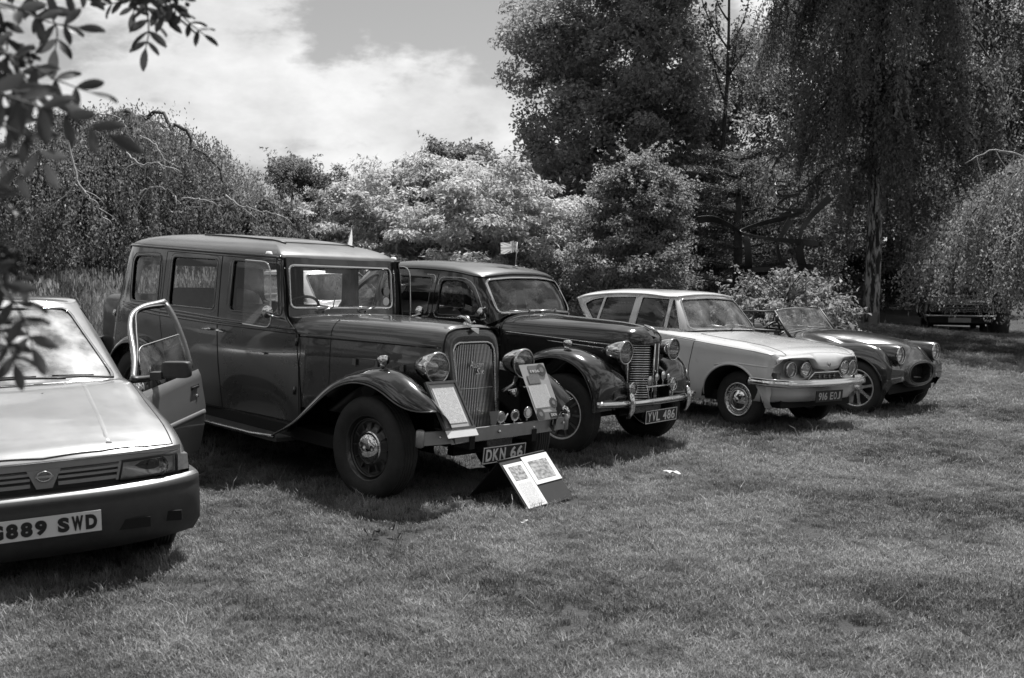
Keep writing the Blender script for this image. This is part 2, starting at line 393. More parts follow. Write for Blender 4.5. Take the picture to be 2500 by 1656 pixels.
# poses of the parked cars: front-axle point on the ground, yaw, roll, pitch
def car_matrix(pos, yaw, roll, pit, size=1.0):
    ya, ro, pi = R(yaw), R(roll), R(pit)
    f = np.array([math.sin(ya), -math.cos(ya), 0]); l = np.array([math.cos(ya), math.sin(ya), 0]); u = np.array([0, 0, 1.])
    l2 = l * math.cos(ro) - u * math.sin(ro); u2 = u * math.cos(ro) + l * math.sin(ro)
    f2 = f * math.cos(pi) - u2 * math.sin(pi); u3 = u2 * math.cos(pi) + f * math.sin(pi)
    M = np.eye(4); M[:3, 0] = f2; M[:3, 1] = l2; M[:3, 2] = u3; M[:3, :3] *= size; M[:3, 3] = pos
    return Matrix(M.tolist())
POSE = {'limousine': ((-.519, 8.328, .016), 47.9, 2.5, 2.4), 'black': ((.838, 10.088, .009), 51, 2.0, 1.4),
        'pale': ((2.87, 12.149, -.131), 38.9, 2.5, .3), 'roadster': ((4.497, 13.474, -.176), 45.9, 1.3, -.2, 1.05),
        'modern': ((-2.776, 6.335, .0), 30.4, -.7, .5)}
def car(name, key, label, cat='car'):
    t = thing(name, label, cat); t.matrix_world = car_matrix(*POSE[key]); return t
def to_world(key, p):
    return np.array(car_matrix(*POSE[key]) @ Vector(p))
# ------------------------------------------------------------------ shared car pieces
def soft_box(c, d, p=4.0, n=14, m=9, M=None):
    """superellipsoid block: a cushion or a box with rounded edges"""
    V = []; F = []
    sg = lambda a, e: math.copysign(abs(a) ** e, a)
    for i in range(m + 1):
        ph = -math.pi / 2 + math.pi * i / m
        for j in range(n):
            th = 2 * math.pi * (j + .5) / n; e = 2.0 / p
            V.append((d[0] / 2 * sg(math.cos(ph), e) * sg(math.cos(th), e), d[1] / 2 * sg(math.cos(ph), e) * sg(math.sin(th), e), d[2] / 2 * sg(math.sin(ph), e)))
    V = np.array(V)
    if M is not None: V = V @ np.asarray(M).T
    for i in range(m):
        for j in range(n): F.append((i * n + j, i * n + (j + 1) % n, (i + 1) * n + (j + 1) % n, (i + 1) * n + j))
    return V + np.asarray(c), F
def rot_y(a):
    c, s = math.cos(R(a)), math.sin(R(a)); return np.array([[c, 0, s], [0, 1, 0], [-s, 0, c]])
def rot_z(a):
    c, s = math.cos(R(a)), math.sin(R(a)); return np.array([[c, -s, 0], [s, c, 0], [0, 0, 1]])
def rot_x(a):
    c, s = math.cos(R(a)), math.sin(R(a)); return np.array([[1, 0, 0], [0, c, -s], [0, s, c]])
def tyre_prof(r, rim, w):
    h = r - rim; W = w / 2
    out = [(rim - .006, -W * .72), (rim + .004, -W * .80), (rim + h * .25, -W * .97), (rim + h * .5, -W), (rim + h * .74, -W * .95), (rim + h * .9, -W * .84), (r - .004, -W * .70)]
    tr = []
    for k in range(5):
        a = -W * .62 + W * 1.24 * k / 5; b = a + W * 1.24 / 5 * .7
        tr += [(r, a), (r, b), (r - .008, b + .002), (r - .008, b + W * 1.24 / 5 * .26)]
    return out + tr + [(p[0], -p[1]) for p in out[::-1]]
def make_wheel(parent, pos, side, r, rim, w, face, hub=None, steer=0.0, extra=None):
    """side -1 = right-hand wheel (outer face to -y). face: list of lathe pieces (name, material, profile)"""
    V, F = lathe_geo(face[0][2], 40, 1)
    whl = mesh_obj('wheel', V, F, face[0][1], parent)
    whl.location = pos; whl.rotation_euler = (0, 0, (0 if side < 0 else math.pi) + R(steer))
    V, F = lathe_geo(tyre_prof(r, rim, w), 56, 1); mesh_obj('tyre', V, F, RUBBER, whl)
    for nm, mm, pr in face[1:]:
        V, F = lathe_geo(pr, 40, 1); mesh_obj(nm, V, F, mm, whl)
    if extra: extra(whl)
    return whl
def window(sf, pan, key, L, parent, glassm=None, bead=None, beadm=None, depth=0.03, off=-0.012, name='window', both=None):
    """glass of a cut hole, with its reveal and its bead"""
    if key in pan: g = emit(pan, key, name, glassm or GLASS, parent, off=off)
    else: g = None
    X, N = loop3(sf, L); d = depth
    V, F = ribbon(X, N, [(0, .001), (0, -d)]); mesh_obj('window_reveal', V, F, TRIM, g or parent)
    if bead: V, F = ribbon(X, N, halfround(*bead)); mesh_obj('window_frame', V, F, beadm or TRIM, g or parent)
    return g
def mirror_uv(L):
    L = np.array(L); L[:, 0] = 1 - L[:, 0]; return L
def mirror_v(L):
    L = np.array(L); L[:, 1] = 1 - L[:, 1]; return L
def plate(parent, c, txt, w, h, nx=(1, 0, 0), tilt=0.0, back=PLATE_BLACK, ink=PLATE_WHITE, border=True, name='number_plate', bold=0.004, tw=.86, th=.66, yaw=0):
    """flat number plate facing +x, leaning back by tilt"""
    Mr = rot_z(yaw) @ rot_y(-tilt); right = Mr @ np.array([0, 1., 0]); up = Mr @ np.array([0, 0, 1.]); n = Mr @ np.array([1., 0, 0])
    mb = MB(); mb.box(c, (.008, w, h), Mr); p = mb.build(name, back, parent, smooth=False)
    c = np.asarray(c, float)
    if border:
        mb = MB(); f = c + n * .0055; t = .006
        for s in (-1, 1): mb.box(f + up * s * (h / 2 - t), (.003, w - t, t), Mr); mb.box(f + right * s * (w / 2 - t), (.0032, t, h - 3 * t), Mr)
        mb.build('plate_border', ink, p, smooth=False)
    # equal-width character cells, as on stamped plates
    cw = [(.5 if ch == ' ' else .45 if ch in '1I' else 1.0) for ch in txt]; gapw = .20; tot = sum(cw) + gapw * (len(txt) - 1); unit_ = w * tw / tot; x = -w * tw / 2
    for ch, q in zip(txt, cw):
        if ch != ' ': put_text(ch, c + n * .005 + right * (x + q * unit_ / 2), right, up, 'lettering', ink, p, width=unit_ * (q if q != .45 else .30), height=h * th, size=.1, bold=bold, extrude=.002)
        x += (q + gapw) * unit_
    return p
def steering(parent, c, rake=35, r=.20, m=TRIM):
    M = rot_y(-(90 - rake)); th = np.linspace(0, 2 * np.pi, 33)[:-1]
    P = np.stack([np.cos(th) * r, np.sin(th) * r, 0 * th], 1) @ rot_y(-(90 - rake) + 0).T + np.array(c)
    mb = MB(); mb.tube(P, .012, 7, True)
    for a in (90, 210, 330): mb.tube([np.array(c), np.array(c) + np.array([math.cos(R(a)) * r, math.sin(R(a)) * r, 0]) @ M.T], .007, 5)
    mb.tube([np.array(c), np.array(c) + np.array([0, 0, -.5]) @ M.T], .018, 7)
    return mb.build('steering_wheel', m, parent)
def seat(parent, x, y, w, zc, hb, m=None, rake=14, name='seat', dx=.5):
    V, F = soft_box((x + dx / 2, y, zc), (dx, w, .18), 4)
    mb = MB(); mb.add(V, F); V, F = soft_box((x - .02, y, zc + hb / 2), (.16, w, hb), 4.5, M=rot_y(-rake)); mb.add(V, F)
    return mb.build(name, m or LEATHER, parent)
def head_lamp(parent, c, r, depth, shell=CHROME, name='headlight', lensm=LENS, rimw=.012):
    prof = [(.004, -depth), (r * .35, -depth * .95), (r * .68, -depth * .7), (r * .9, -depth * .35), (r * 1.0, -.02), (r * 1.0, 0)]
    V, F = lathe_geo(prof, 32, 0); o = mesh_obj(name, V, F, shell, parent); o.location = c
    V, F = lathe_geo([(r * 1.0, -.012), (r * 1.05, -.006), (r * 1.05, .006), (r * .98, .014), (r * .93, .010)], 32, 0); mesh_obj('lamp_rim', V, F, CHROME, o)
    V, F = lathe_geo([(0.0005, r * .22), (r * .3, r * .2), (r * .6, r * .13), (r * .85, r * .05), (r * .95, .004)], 28, 0); mesh_obj('lens', V, F, lensm, o)
    return o

# ------------------------------------------------------------------ 1930s limousine
PAINT_MID = mat('limousine_paint', 0.034, 0.30, coat=1.0, var=0.10, vscale=3, rvar=0.08)
def limousine():
    c = car('vintage_limousine', 'limousine', 'tall 1930s two-tone limousine with upright grille, plate DKN 66 and papers propped on its bumper')
    Z = [.36, .55, .80, 1.07, 1.15, 1.35, 1.55, 1.64]
    YM = [.985, 1.0, 1.01, 1.0, .985, .965, .945, .93]; SH = [-.10, -.05, 0, .06, .08, .13, .20, .25]
    base = [(-1.45, .645, 0), (-2.0, .705, 0), (-2.6, .73, 0), (-3.1, .735, .05), (-3.50, .725, .35), (-3.78, .665, .8), (-3.92, .50, 1), (-3.96, .25, 1), (-3.97, 0, 1)]
    FX = [-.98, -1.0, -1.04, -1.08, -1.20, -1.25, -1.30, -1.315]
    half = [[(FX[j], .615, Z[j]) for j in range(8)]] + [[(x + SH[j] * w, y * YM[j], Z[j]) for j in range(8)] for x, y, w in base]
    right = [[(p[0], -p[1], p[2]) for p in row] for row in half]
    wall = Loft(np.array(right + half[:-1][::-1]), sgn=-1)
    rs = lambda X: X[:, 1] < -.3
    side = lambda P, step=.05: np.stack(wall.inv(resample(P, step), [0, 2], rs), 1)
    def rw(P, r): return np.stack(wall.inv(rounded(P, r), [0, 2], rs), 1)
    fd = [(-1.0, .372), (-1.04, .8), (-1.085, 1.07), (-1.24, 1.22), (-1.30, 1.615), (-2.05, 1.615), (-2.04, 1.2), (-1.99, .75), (-1.93, .372)]
    rd = [(-1.935, .372), (-1.995, .75), (-2.045, 1.2), (-2.055, 1.615), (-2.86, 1.615), (-2.88, 1.07), (-2.80, .80), (-2.70, .60), (-2.62, .372)]
    w1 = [(-1.325, 1.59), (-1.275, 1.185), (-1.905, 1.175), (-1.905, 1.59)]; w2 = [(-2.105, 1.585), (-2.10, 1.165), (-2.765, 1.15), (-2.765, 1.575)]
    w3 = [(-2.955, 1.57), (-2.945, 1.155), (-3.40, 1.145), (-3.415, 1.555)]
    Lfd, Lrd = side(fd), side(rd); L1, L2, L3 = rw(w1, [.05, .04, .04, .03]), rw(w2, .045), rw(w3, [.04, .04, .07, .10])
    rear = np.stack(wall.inv(rounded([(-.44, 1.17), (.44, 1.17), (.42, 1.47), (-.42, 1.47)], .07), [1, 2], lambda X: X[:, 0] < -3.5), 1)
    belt = side([(-1.07, 1.075), (-1.5, 1.072), (-2.2, 1.065), (-2.9, 1.065), (-3.3, 1.075), (-3.5, 1.10)])
    regs = [('door_front', Lfd), ('door_rear', Lrd), ('door_front_l', mirror_uv(Lfd)), ('door_rear_l', mirror_uv(Lrd)),
            ('w1', L1), ('w2', L2), ('w3', L3), ('w4', mirror_uv(L1)), ('w5', mirror_uv(L2)), ('w6', mirror_uv(L3)), ('w7', rear)]
    pan = panel(wall, regs, 64, 26)
    def two_tone(o):
        me = o.data; me.materials.append(BLACK)
        for p in me.polygons:
            if p.center.z > 1.085: p.material_index = 1
    body = emit(pan, 'skin', 'body', PAINT_MID, c); two_tone(body)
    doors = {}
    for k in ('door_front', 'door_rear', 'door_front_l', 'door_rear_l'):
        doors[k] = emit(pan, k, 'door', PAINT_MID, c, off=.002); two_tone(doors[k])
    lining([pan], c, -.035, ('skin', 'door_front', 'door_rear', 'door_front_l', 'door_rear_l'))
    for k, L, par in (('w1', L1, 'door_front'), ('w2', L2, 'door_rear'), ('w3', L3, None), ('w4', mirror_uv(L1), 'door_front_l'), ('w5', mirror_uv(L2), 'door_rear_l'), ('w6', mirror_uv(L3), None), ('w7', rear, None)):
        window(wall, pan, k, L, doors[par] if par else body, GLASS, (.010, .008), BLACK, .035)
    # stepped moulding round each side window, and the belt mouldings
    for P, r in ((w1, .08), (w2, .08), (w3, .12)):
        cen = np.mean(P, 0); Q = [(p[0] + math.copysign(.035, p[0] - cen[0]), p[1] + math.copysign(.028, p[1] - cen[1])) for p in P]
        Q = [(q[0], min(q[1], 1.61)) for q in Q]
        L = rw(Q, r)
        for LL in (L, mirror_uv(L)): strip_on(wall, LL, halfround(.006, .006, 4), 'window_moulding', BLACK, body, True)
    for z0, dz, mm in ((1.092, .012, PAINT_MID), (1.062, .010, BLACK)):
        L = side([(-1.10, z0), (-1.5, z0 - .003), (-2.2, z0 - .008), (-2.9, z0 - .006), (-3.3, z0 + .005), (-3.55, z0 + .03)], .08)
        for LL in (L, mirror_uv(L)): strip_on(wall, LL, halfround(.011, dz), 'belt_moulding', mm, body)
    for L in (Lfd, Lrd, mirror_uv(Lfd), mirror_uv(Lrd)): strip_on(wall, L, [(-.003, -.01), (-.003, .0032), (.003, .0032), (.003, -.01)], 'door_gap', DARK, body, True)
    # roof
    uu = np.linspace(0, 1, 90); top = wall(uu, np.ones(90)); top = top[(top[:, 0] < -1.36)]
    fy = np.linspace(top[-1][1] - .01, top[0][1] + .01, 26)
    front = np.stack([-1.325 - .025 * (abs(fy) / .6) ** 5 - .0 * fy, fy, 1.64 + 0 * fy], 1)
    B = np.vstack([top, front]); B = resample(B, .06); Cn = np.array([-2.45, 0, 1.64])
    ss = np.array([0, .12, .25, .4, .55, .68, .78, .85, .90, .935, .96, .978, .99, 1.0]); V = []; nb = len(B)
    for s in ss:
        V.append(Cn + (B - Cn) * s + np.array([0, 0, .148 * (1 - s ** 2.7) ** (1 / 1.75) if s < 1 else 0]))
    V = np.vstack(V); F = [(i * nb + q, i * nb + (q + 1) % nb, (i + 1) * nb + (q + 1) % nb, (i + 1) * nb + q) for i in range(len(ss) - 1) for q in range(nb)]
    mesh_obj('roof', V, F, mat('limousine_roof_sunlit', .095, .40, coat=.4, var=.12, vscale=3, rvar=.08), c)  # paler than the body: sun and sky put into the roof colour
    V2 = V * np.array([.985, .985, 1]) + np.array([-.035, 0, -.03]); mesh_obj('headlining', V2, [f[::-1] for f in F], LINING, c)
    tp = wall(np.linspace(0, 1, 80), np.ones(80)); nn = wall.normal(np.linspace(0, 1, 80), np.ones(80)); mb = MB(); mb.tube(tp + nn * .008, .011, 6); mb.build('gutter', BLACK, c)
    # sunroof panel
    def rz(x, y):  # height of the roof at x, y
        th = np.array([x, y]) - Cn[:2]; best = 0
        lo, hi = 0.0, 1.0
        for q in range(nb):
            a = B[q][:2] - Cn[:2]; b = B[(q + 1) % nb][:2] - Cn[:2]; den = a[0] * b[1] - a[1] * b[0]
            if abs(den) < 1e-9: continue
            k1 = (th[0] * b[1] - th[1] * b[0]) / den; k2 = (a[0] * th[1] - a[1] * th[0]) / den
            if k1 >= -1e-6 and k2 >= -1e-6: best = max(best, k1 + k2)
        return 1.64 + .148 * max(0, 1 - min(best, .999) ** 2.7) ** (1 / 1.75)
    xs = np.linspace(-2.75, -1.68, 12); ys = np.linspace(-.34, .34, 9); V = []; F = []
    for k, dz in ((0, .007), (1, -.01)):
        for x in xs:
            for y in ys: V.append((x, y, rz(x, y) + dz))
    nx, ny = len(xs), len(ys)
    for i in range(nx - 1):
        for j in range(ny - 1): F.append((i * ny + j, (i + 1) * ny + j, (i + 1) * ny + j + 1, i * ny + j + 1))
    per = [(i, 0) for i in range(nx)] + [(nx - 1, j) for j in range(1, ny)] + [(i, ny - 1) for i in range(nx - 2, -1, -1)] + [(0, j) for j in range(ny - 2, 0, -1)]
    V += [(xs[i], ys[j], rz(xs[i], ys[j]) + .007) for i, j in per] + [(xs[i], ys[j], rz(xs[i], ys[j]) - .01) for i, j in per]
    k0 = 2 * nx * ny; n = len(per); F += [(k0 + i, k0 + (i + 1) % n, k0 + n + (i + 1) % n, k0 + n + i) for i in range(n)]
    sr = mesh_obj('sunroof', V, F, MATS['limousine_roof_sunlit'], c, smooth=False)
    mb = MB(); pp = np.array([(x, -.36, rz(x, -.36) + .004) for x in np.linspace(-2.8, -1.62, 14)]); mb.tube(pp, .009, 6); mb.tube(pp * [1, -1, 1], .009, 6); mb.build('sunroof_seam_shadow', TRIM, c)  # dark tubes drawn for the shadow in the sunroof seam
    # windscreen panel
    ys = np.array([-.615, -.59, -.5, -.25, 0, .25, .5, .59, .615]); zs = np.array([1.15, 1.30, 1.5, 1.645])
    sc = Loft([[(-1.265 - .15 * (z - 1.15) - (.055 if abs(y) > .6 else .018 if abs(y) > .55 else 0) + .012 * (1 - (y / .6) ** 2), y, z) for z in zs] for y in ys])
    LW = np.stack(sc.inv(rounded([(-.535, 1.245), (.535, 1.245), (.535, 1.58), (-.535, 1.58)], .05), [1, 2]), 1)
    pw = panel(sc, [('w', LW)], 26, 12); so = emit(pw, 'skin', 'windscreen_surround', PAINT_MID, c)
    window(sc, pw, 'w', LW, so, GLASS, (.013, .010), CHROME, .03, name='windscreen')
    lining([pw], c, -.03, name='lining')
    for y0 in (-.22, .22):
        mb = MB(); b = np.array([-1.235, y0 - .03, 1.215]); mb.tube([b, b + [.03, 0, .02], b + [.01, .10, .045]], .007, 6); mb.tube([b + [.005, .08, .04], b + [-.01, -.12, .045]], .005, 5)
        mb.build('wiper', DULLCHROME, c)
    # scuttle and bonnet
    st = [(-1.34, .62, 1.205), (-1.22, .615, 1.212), (-1.0, .605, 1.222), (-.76, .535, 1.226), (-.45, .465, 1.23), (-.1, .395, 1.232), (.12, .34, 1.228), (.22, .305, 1.222)]
    sec = [(1.0, None, .50), (1.0, None, .80), (1.0, None, 1.03), (.985, -.105, 0), (.90, -.045, 0), (.70, -.016, 0), (.40, -.004, 0), (0, 0, 0)]
    def srow(x, W, zt):
        h = [(x, -W * a, (z if dz is None else zt + dz)) for a, dz, z in sec]
        return h + [(p[0], -p[1], p[2]) for p in h[:-1][::-1]]
    bon = Loft([srow(*s) for s in st])
    u0 = float(bon.inv([(-.76, 1.05)], [0, 2], lambda X: X[:, 1] < -.2)[0][0])
    Lb = resample([(u0, .0), (.999, .0), (.999, 1.0), (u0, 1.0)], .02)
    pb = panel(bon, [('bonnet', Lb)], 36, 44)
    emit(pb, 'skin', 'scuttle', PAINT_MID, c); bn = emit(pb, 'bonnet', 'bonnet', PAINT_MID, c, off=.002)
    strip_on(bon, np.stack([np.full(60, u0), np.linspace(0.02, .98, 60)], 1), [(-.003, -.01), (-.003, .0035), (.003, .0035), (.003, -.01)], 'bonnet_gap', DARK, bn)
    for s in (0, 1):
        uv = np.stack(bon.inv([(x, 1.052 + .03 * (x + 1.05) / 1.3) for x in np.linspace(-1.06, .205, 30)], [0, 2], lambda X: (X[:, 1] < -.15) & (X[:, 2] < 1.19)), 1)
        uv = mirror_v(uv) if s else uv
        strip_on(bon, uv, halfround(.016, .007), 'bonnet_moulding', BLACK, bn)
    for k, x in enumerate((-.55, -.35, -.12)):                          # ventilator doors along the bonnet side
        for s in (-1, 1):
            W = np.interp(x, [a[0] for a in st], [a[1] for a in st]); mb = MB(); mb.box((x, s * (W + .001), .90), (.10, .006, .05), rot_z(s * 12)); mb.build('vent_flap', PAINT_MID, bn, smooth=False)
    mb = MB(); mb.box((-.40, -.468, .80), (.06, .02, .012), rot_y(-20)); mb.build('bonnet_catch', CHROME, bn, smooth=False)
    # radiator shell and grille
    def outl(w, zt, wb, zb, r=.11):
        p = rounded([(-wb, zb), (-w, zt), (w, zt), (wb, zb)], [.001, r, r, .001], 9)[8:-8]
        p = np.vstack([[(-wb, zb), (-wb - (w - wb) * .35, zb + (zt - zb) * .35)], p, [(wb + (w - wb) * .35, zb + (zt - zb) * .35), (wb, zb)]]); return p
    fx = lambda z: .225 + (1.09 - z) * .17
    rings = []
    for dx, w, zt, wb, zb, r in ((-.10, .308, 1.232, .24, .46, .17), (-.035, .302, 1.236, .235, .46, .17), (0.0, .285, 1.215, .225, .46, .16), (.012, .262, 1.185, .215, .46, .14), (.012, .235, 1.135, .195, .47, .11), (-.004, .222, 1.112, .185, .48, .09), (-.03, .218, 1.106, .182, .485, .085)):
        o = resample(outl(w, zt, wb, zb, r), .02, False); t = np.linspace(0, 1, 60)
        d = np.concatenate([[0], np.cumsum(np.linalg.norm(np.diff(o, axis=0), axis=1))]); d /= d[-1]
        y = np.interp(t, d, o[:, 0]); z = np.interp(t, d, o[:, 1]); rings.append(np.stack([fx(z) + dx, y, z], 1))
    V = np.vstack(rings); F = [(i * 60 + q, (i + 1) * 60 + q, (i + 1) * 60 + q + 1, i * 60 + q + 1) for i in range(6) for q in range(59)]
    shell = mesh_obj('radiator_shell', V, F, PAINT_MID, c)
    mb = MB(); mb.tube(rings[5] + np.array([.008, 0, 0]), .010, 8); gr = mb.build('grille_surround', DULLCHROME, c)
    mb = MB(); mb.box((fx(.8) - .06, 0, .80), (.01, .44, .66), rot_y(-9.6)); mb.build('radiator_core', DARK, c, smooth=False)
    bm = None; nb_ = 26
    for k in range(nb_):
        y = -.205 + .41 * k / (nb_ - 1); zt = 1.098 - max(0, (abs(y) - .12) / .09) ** 2.2 * .075; zb = .495 + max(0, (abs(y) - .18)) * 6
        if bm is None:
            mb = MB(); mb.box((0, 0, 0), (.020, .0062, 1)); sl = mb.build('grille_slat', mat('grille_slat_plating', .40, .28, 1.0, var=.2, vscale=30), gr, smooth=False); bm = sl.data
        else: sl = bpy.data.objects.new('grille_slat', bm); COL.objects.link(sl); sl.parent = gr
        zc = (zt + zb) / 2; sl.location = (fx(zc) - .012 + .018 * (1 - abs(y) / .21), y, zc); sl.scale = (1, 1, (zt - zb) * 1.014); sl.rotation_euler = (0, R(-9.6), 0)
    mb = MB(); mb.tube([(fx(.78) + .012 * (1 - abs(y) / .21), y, .78) for y in np.linspace(-.2, .2, 9)], .004, 5); mb.build('grille_bar', DULLCHROME, gr)
    up = np.array([-.167, 0, .986]); rt = np.array([0, .94, .34]); rt = rt - up * (rt @ up); rt /= np.linalg.norm(rt); u2 = np.cross(np.cross(rt, up), rt)
    for tx, zc, yc, w, h in (('Austin', .955, -.01, .135, .048), ('Six', .905, .025, .085, .046)):
        put_text(tx, (fx(zc) + .03, yc, zc), rt, up, 'script_badge', DULLCHROME, gr, width=w, height=h, size=.08, shear=.42, extrude=.003, bold=-.0006)
    # filler cap with flying mascot
    mb = MB(); mb.lathe([(.0, .03), (.022, .028), (.03, .015), (.032, 0)], 20, 2, (.15, 0, 1.228)); V, F = soft_box((.18, 0, 1.255), (.05, .014, .016), 2.5, 10, 6); mb.add(V, F)
    for s in (-1, 1):
        w = np.array([(.175, s * .006, 1.256), (.14, s * .018, 1.288), (.11, s * .030, 1.297), (.07, s * .036, 1.285)]); mb.tube(w, [.008, .010, .007, .002], 6)
    mb.tube([(.20, 0, 1.256), (.222, 0, 1.268), (.238, 0, 1.258)], [.007, .005, .003], 6)
    mb.build('mascot', CHROME, c)
    mb = MB(); n = [(.222, -.045, 1.210), (.262, 0, 1.172), (.222, .045, 1.210), (.205, 0, 1.216)]; mb.add(np.array(n) + [.012, 0, .006], [(0, 1, 2, 3)]); mb.build('winged_badge', CHROME, shell, smooth=False)
    # front wings
    lip = curve([(-1.02, .295), (-.95, .33), (-.77, .42), (-.58, .555), (-.43, .67), (-.32, .74), (-.20, .79), (-.08, .815), (.07, .815), (.20, .785), (.33, .735), (.44, .70), (.54, .692), (.61, .70)], 44)
    crn = curve([(-1.02, .31), (-.93, .37), (-.76, .50), (-.58, .67), (-.43, .79), (-.30, .855), (-.16, .905), (-.03, .93), (.10, .935), (.24, .915), (.37, .865), (.49, .795), (.57, .735), (.615, .695)], 44)
    for s in (-1, 1):
        rows = []
        for k in range(44):
            a, b = lip[k], crn[k]; t = k / 43; e = max(0, (t - .80) / .20)
            nose = 1 - .60 * e ** 2; yi = -.44 + .0 * t; h = b[1] - a[1]
            f = min(1, max(0, (b[0] + .30) / .60)); f = f * f * (3 - 2 * f); mix = lambda p, q: p * (1 - f) + q * f
            rows.append([(b[0], mix(-.44, -.52), b[1] - mix(.12, .24)), (b[0], mix(-.50, -.575), b[1] - mix(.02, .10)), (b[0], mix(-.60, -.635), b[1] - mix(-.004, .032)), (b[0] * .92 + a[0] * .08, mix(-.69, -.70), b[1] - h * .05), (b[0] * .62 + a[0] * .38, -.64 - .15 * nose, b[1] - h * .28), (b[0] * .3 + a[0] * .7, -.645 - .20 * nose, b[1] - h * .62), (a[0], -.65 - .205 * nose, a[1]), (a[0], -.65 - .195 * nose, a[1] - .006)])
        P = np.array(rows) * np.array([1, -s, 1]) * np.array([1, 1, 1]); fs = Loft(P); pf = panel(fs, [], 70, 18)
        V, N, F = pf['skin']; flip = (N[:, 2].mean() < 0)
        fo = mesh_obj('front_wing', V, F[:, ::-1] if flip else F, BLACK, c, normals=-N if flip else N)
        mb = MB(); mb.tube(P[:, 6], .006, 6); mb.build('wing_beading', mat('wing_edge_paint', .05, .3, coat=1.0), fo)
        mb = MB(); V, F = lathe_geo([(.0, -.075), (.018, -.07), (.030, -.045), (.036, 0), (.034, .012), (.0, .02)], 18, 0); mb.add(V + np.array([(.05, s * .70, .985)]), F); mb.tube([(.03, s * .70, .93), (.03, s * .70, .965)], .02, 10); sl = mb.build('side_lamp', CHROME, c)
        # inner valance closing the wing towards the chassis
        V = []; kk = [k for k in range(44) if crn[k][0] < .36]
        for k in kk: V += [(crn[k][0], s * .47, crn[k][1] - .06), (crn[k][0], s * .44, .34)]
        mesh_obj('inner_wing', V, [(2 * k, 2 * k + 1, 2 * k + 3, 2 * k + 2) for k in range(len(kk) - 1)], BLACK, c)
    # running boards, rear wings
    for s in (-1, 1):
        V, F = sweep([(-2.78, s * .70, .268), (-1.9, s * .70, .268), (-1.0, s * .70, .268)], [(-.125, -.025), (.125, -.025), (.125, .004), (-.125, .004)]); rb = mesh_obj('running_board', V, F, mat('running_board_rubber', .06, .6, var=.2, vscale=14), c, smooth=False)
        mb = MB(); mb.tube([(-2.78, s * .828, .262), (-1.35, s * .828, .262), (-1.02, s * .835, .285)], .013, 6); mb.build('board_trim', DULLCHROME, rb)
        for k in range(7):
            mb = MB(); y = s * (.60 + k * .032); mb.box((-1.88, y, .2735), (1.7, .014, .005)); mb.build('tread_strip', MATS['running_board_rubber'], rb, smooth=False)
        th = np.linspace(R(-25), R(195), 40); rows = []
        for k, a in enumerate(th):
            ca, sa = math.cos(a), math.sin(a); rr = .44 + .05 * max(0, (a - R(100)) / R(95)); x0, z0 = -3.16, .36
            L = lambda q: (x0 + ca * rr * q * 1.04, z0 + sa * rr * q * 1.12)
            rows.append([(*L(1.03)[:1], s * .60, L(1.03)[1]), (L(1.03)[0], s * .68, L(1.03)[1]), (L(1.01)[0], s * .77, L(1.01)[1]), (L(.95)[0], s * .835, L(.95)[1]), (L(.87)[0], s * .855, L(.87)[1]), (L(.86)[0], s * .845, L(.86)[1])])
        fs = Loft(rows); pf = panel(fs, [], 50, 14); V, N, F = pf['skin']; cen = V - np.array([-3.16, 0, .3]); flip = (N * cen).sum() < 0
        fo = mesh_obj('rear_wing', V, F[:, ::-1] if flip else F, BLACK, c, normals=-N if flip else N)
        mb = MB(); mb.tube(np.array(rows)[:, 4], .006, 6); mb.build('wing_beading', MATS['wing_edge_paint'], fo)
    # wheels
    disc = [('wheel', mat('wheel_black', .012, .35, coat=.5), [(.238, -.062), (.243, -.070), (.236, -.076), (.226, -.070), (.218, -.045), (.205, -.028), (.185, -.022), (.15, -.030), (.125, -.046), (.0, -.05)]),
            ('wheel_ring', mat('wheel_black', .012, .35, coat=.5), [(.212, -.040), (.208, -.048), (.200, -.046), (.198, -.03)]),
            ('hubcap', CHROME, [(.0005, -.106), (.008, -.105), (.011, -.100)] + [(.107 * math.sin(a), -.052 - .046 * math.cos(a)) for a in np.linspace(.12, 1.5, 14)] + [(.110, -.050), (.116, -.050), (.118, -.044), (.116, -.03)])]
    def ribs(w):
        for k in range(12):
            a = 2 * math.pi * k / 12; mb = MB(); M = np.array([[math.cos(a), 0, -math.sin(a)], [0, 1, 0], [math.sin(a), 0, math.cos(a)]])
            mb.box(M @ np.array([.152, -.036, 0]), (.055, .016, .010), M); mb.build('spoke', mat('spoke_black', .03, .35, coat=.4), w, smooth=False)
    for x in (0, -3.16):
        for s in (-1, 1): make_wheel(c, (x, s * .712, .358), s, .368, .238, .205, disc, steer=0, extra=ribs)
    # lamps, bumper, plate
    for s in (-1, 1):
        h = head_lamp(c, (.33, s * .457, .95), .112, .21); mb = MB(); mb.tube([(-.06, 0, -.10), (-.07, -s * .02, -.17), (-.09, -s * .12, -.22)], .016, 8); mb.build('lamp_bracket', DULLCHROME, h)
        mb = MB(); mb.tube([(.34, s * .30, .74), (.40, s * .315, .745)], [.02, .034], 12); mb.build('horn', CHROME, c)
    yy = np.linspace(-.775, .755, 25); path = [(.575 - .05 * (abs(y) / .77) ** 3, y, .505) for y in yy]
    pr = [(-.014, -.046), (-.020, -.036), (-.020, .036), (-.014, .046), (.012, .046), (.012, -.046)]
    BUMP = mat('bumper_painted_steel', .27, .40, .55, var=.15, vscale=10, coat=.3)
    V, F = sweep(path, pr); bp = mesh_obj('bumper', V, F, BUMP, c, smooth=False)
    mb = MB()
    for y in (-.775, .755): mb = MB(); mb.tube([(.527, y, .445), (.527, y, .455), (.527, y, .56), (.527, y, .568)], [.012, .030, .030, .020], 14); mb.build('bumper_post', BUMP, bp)
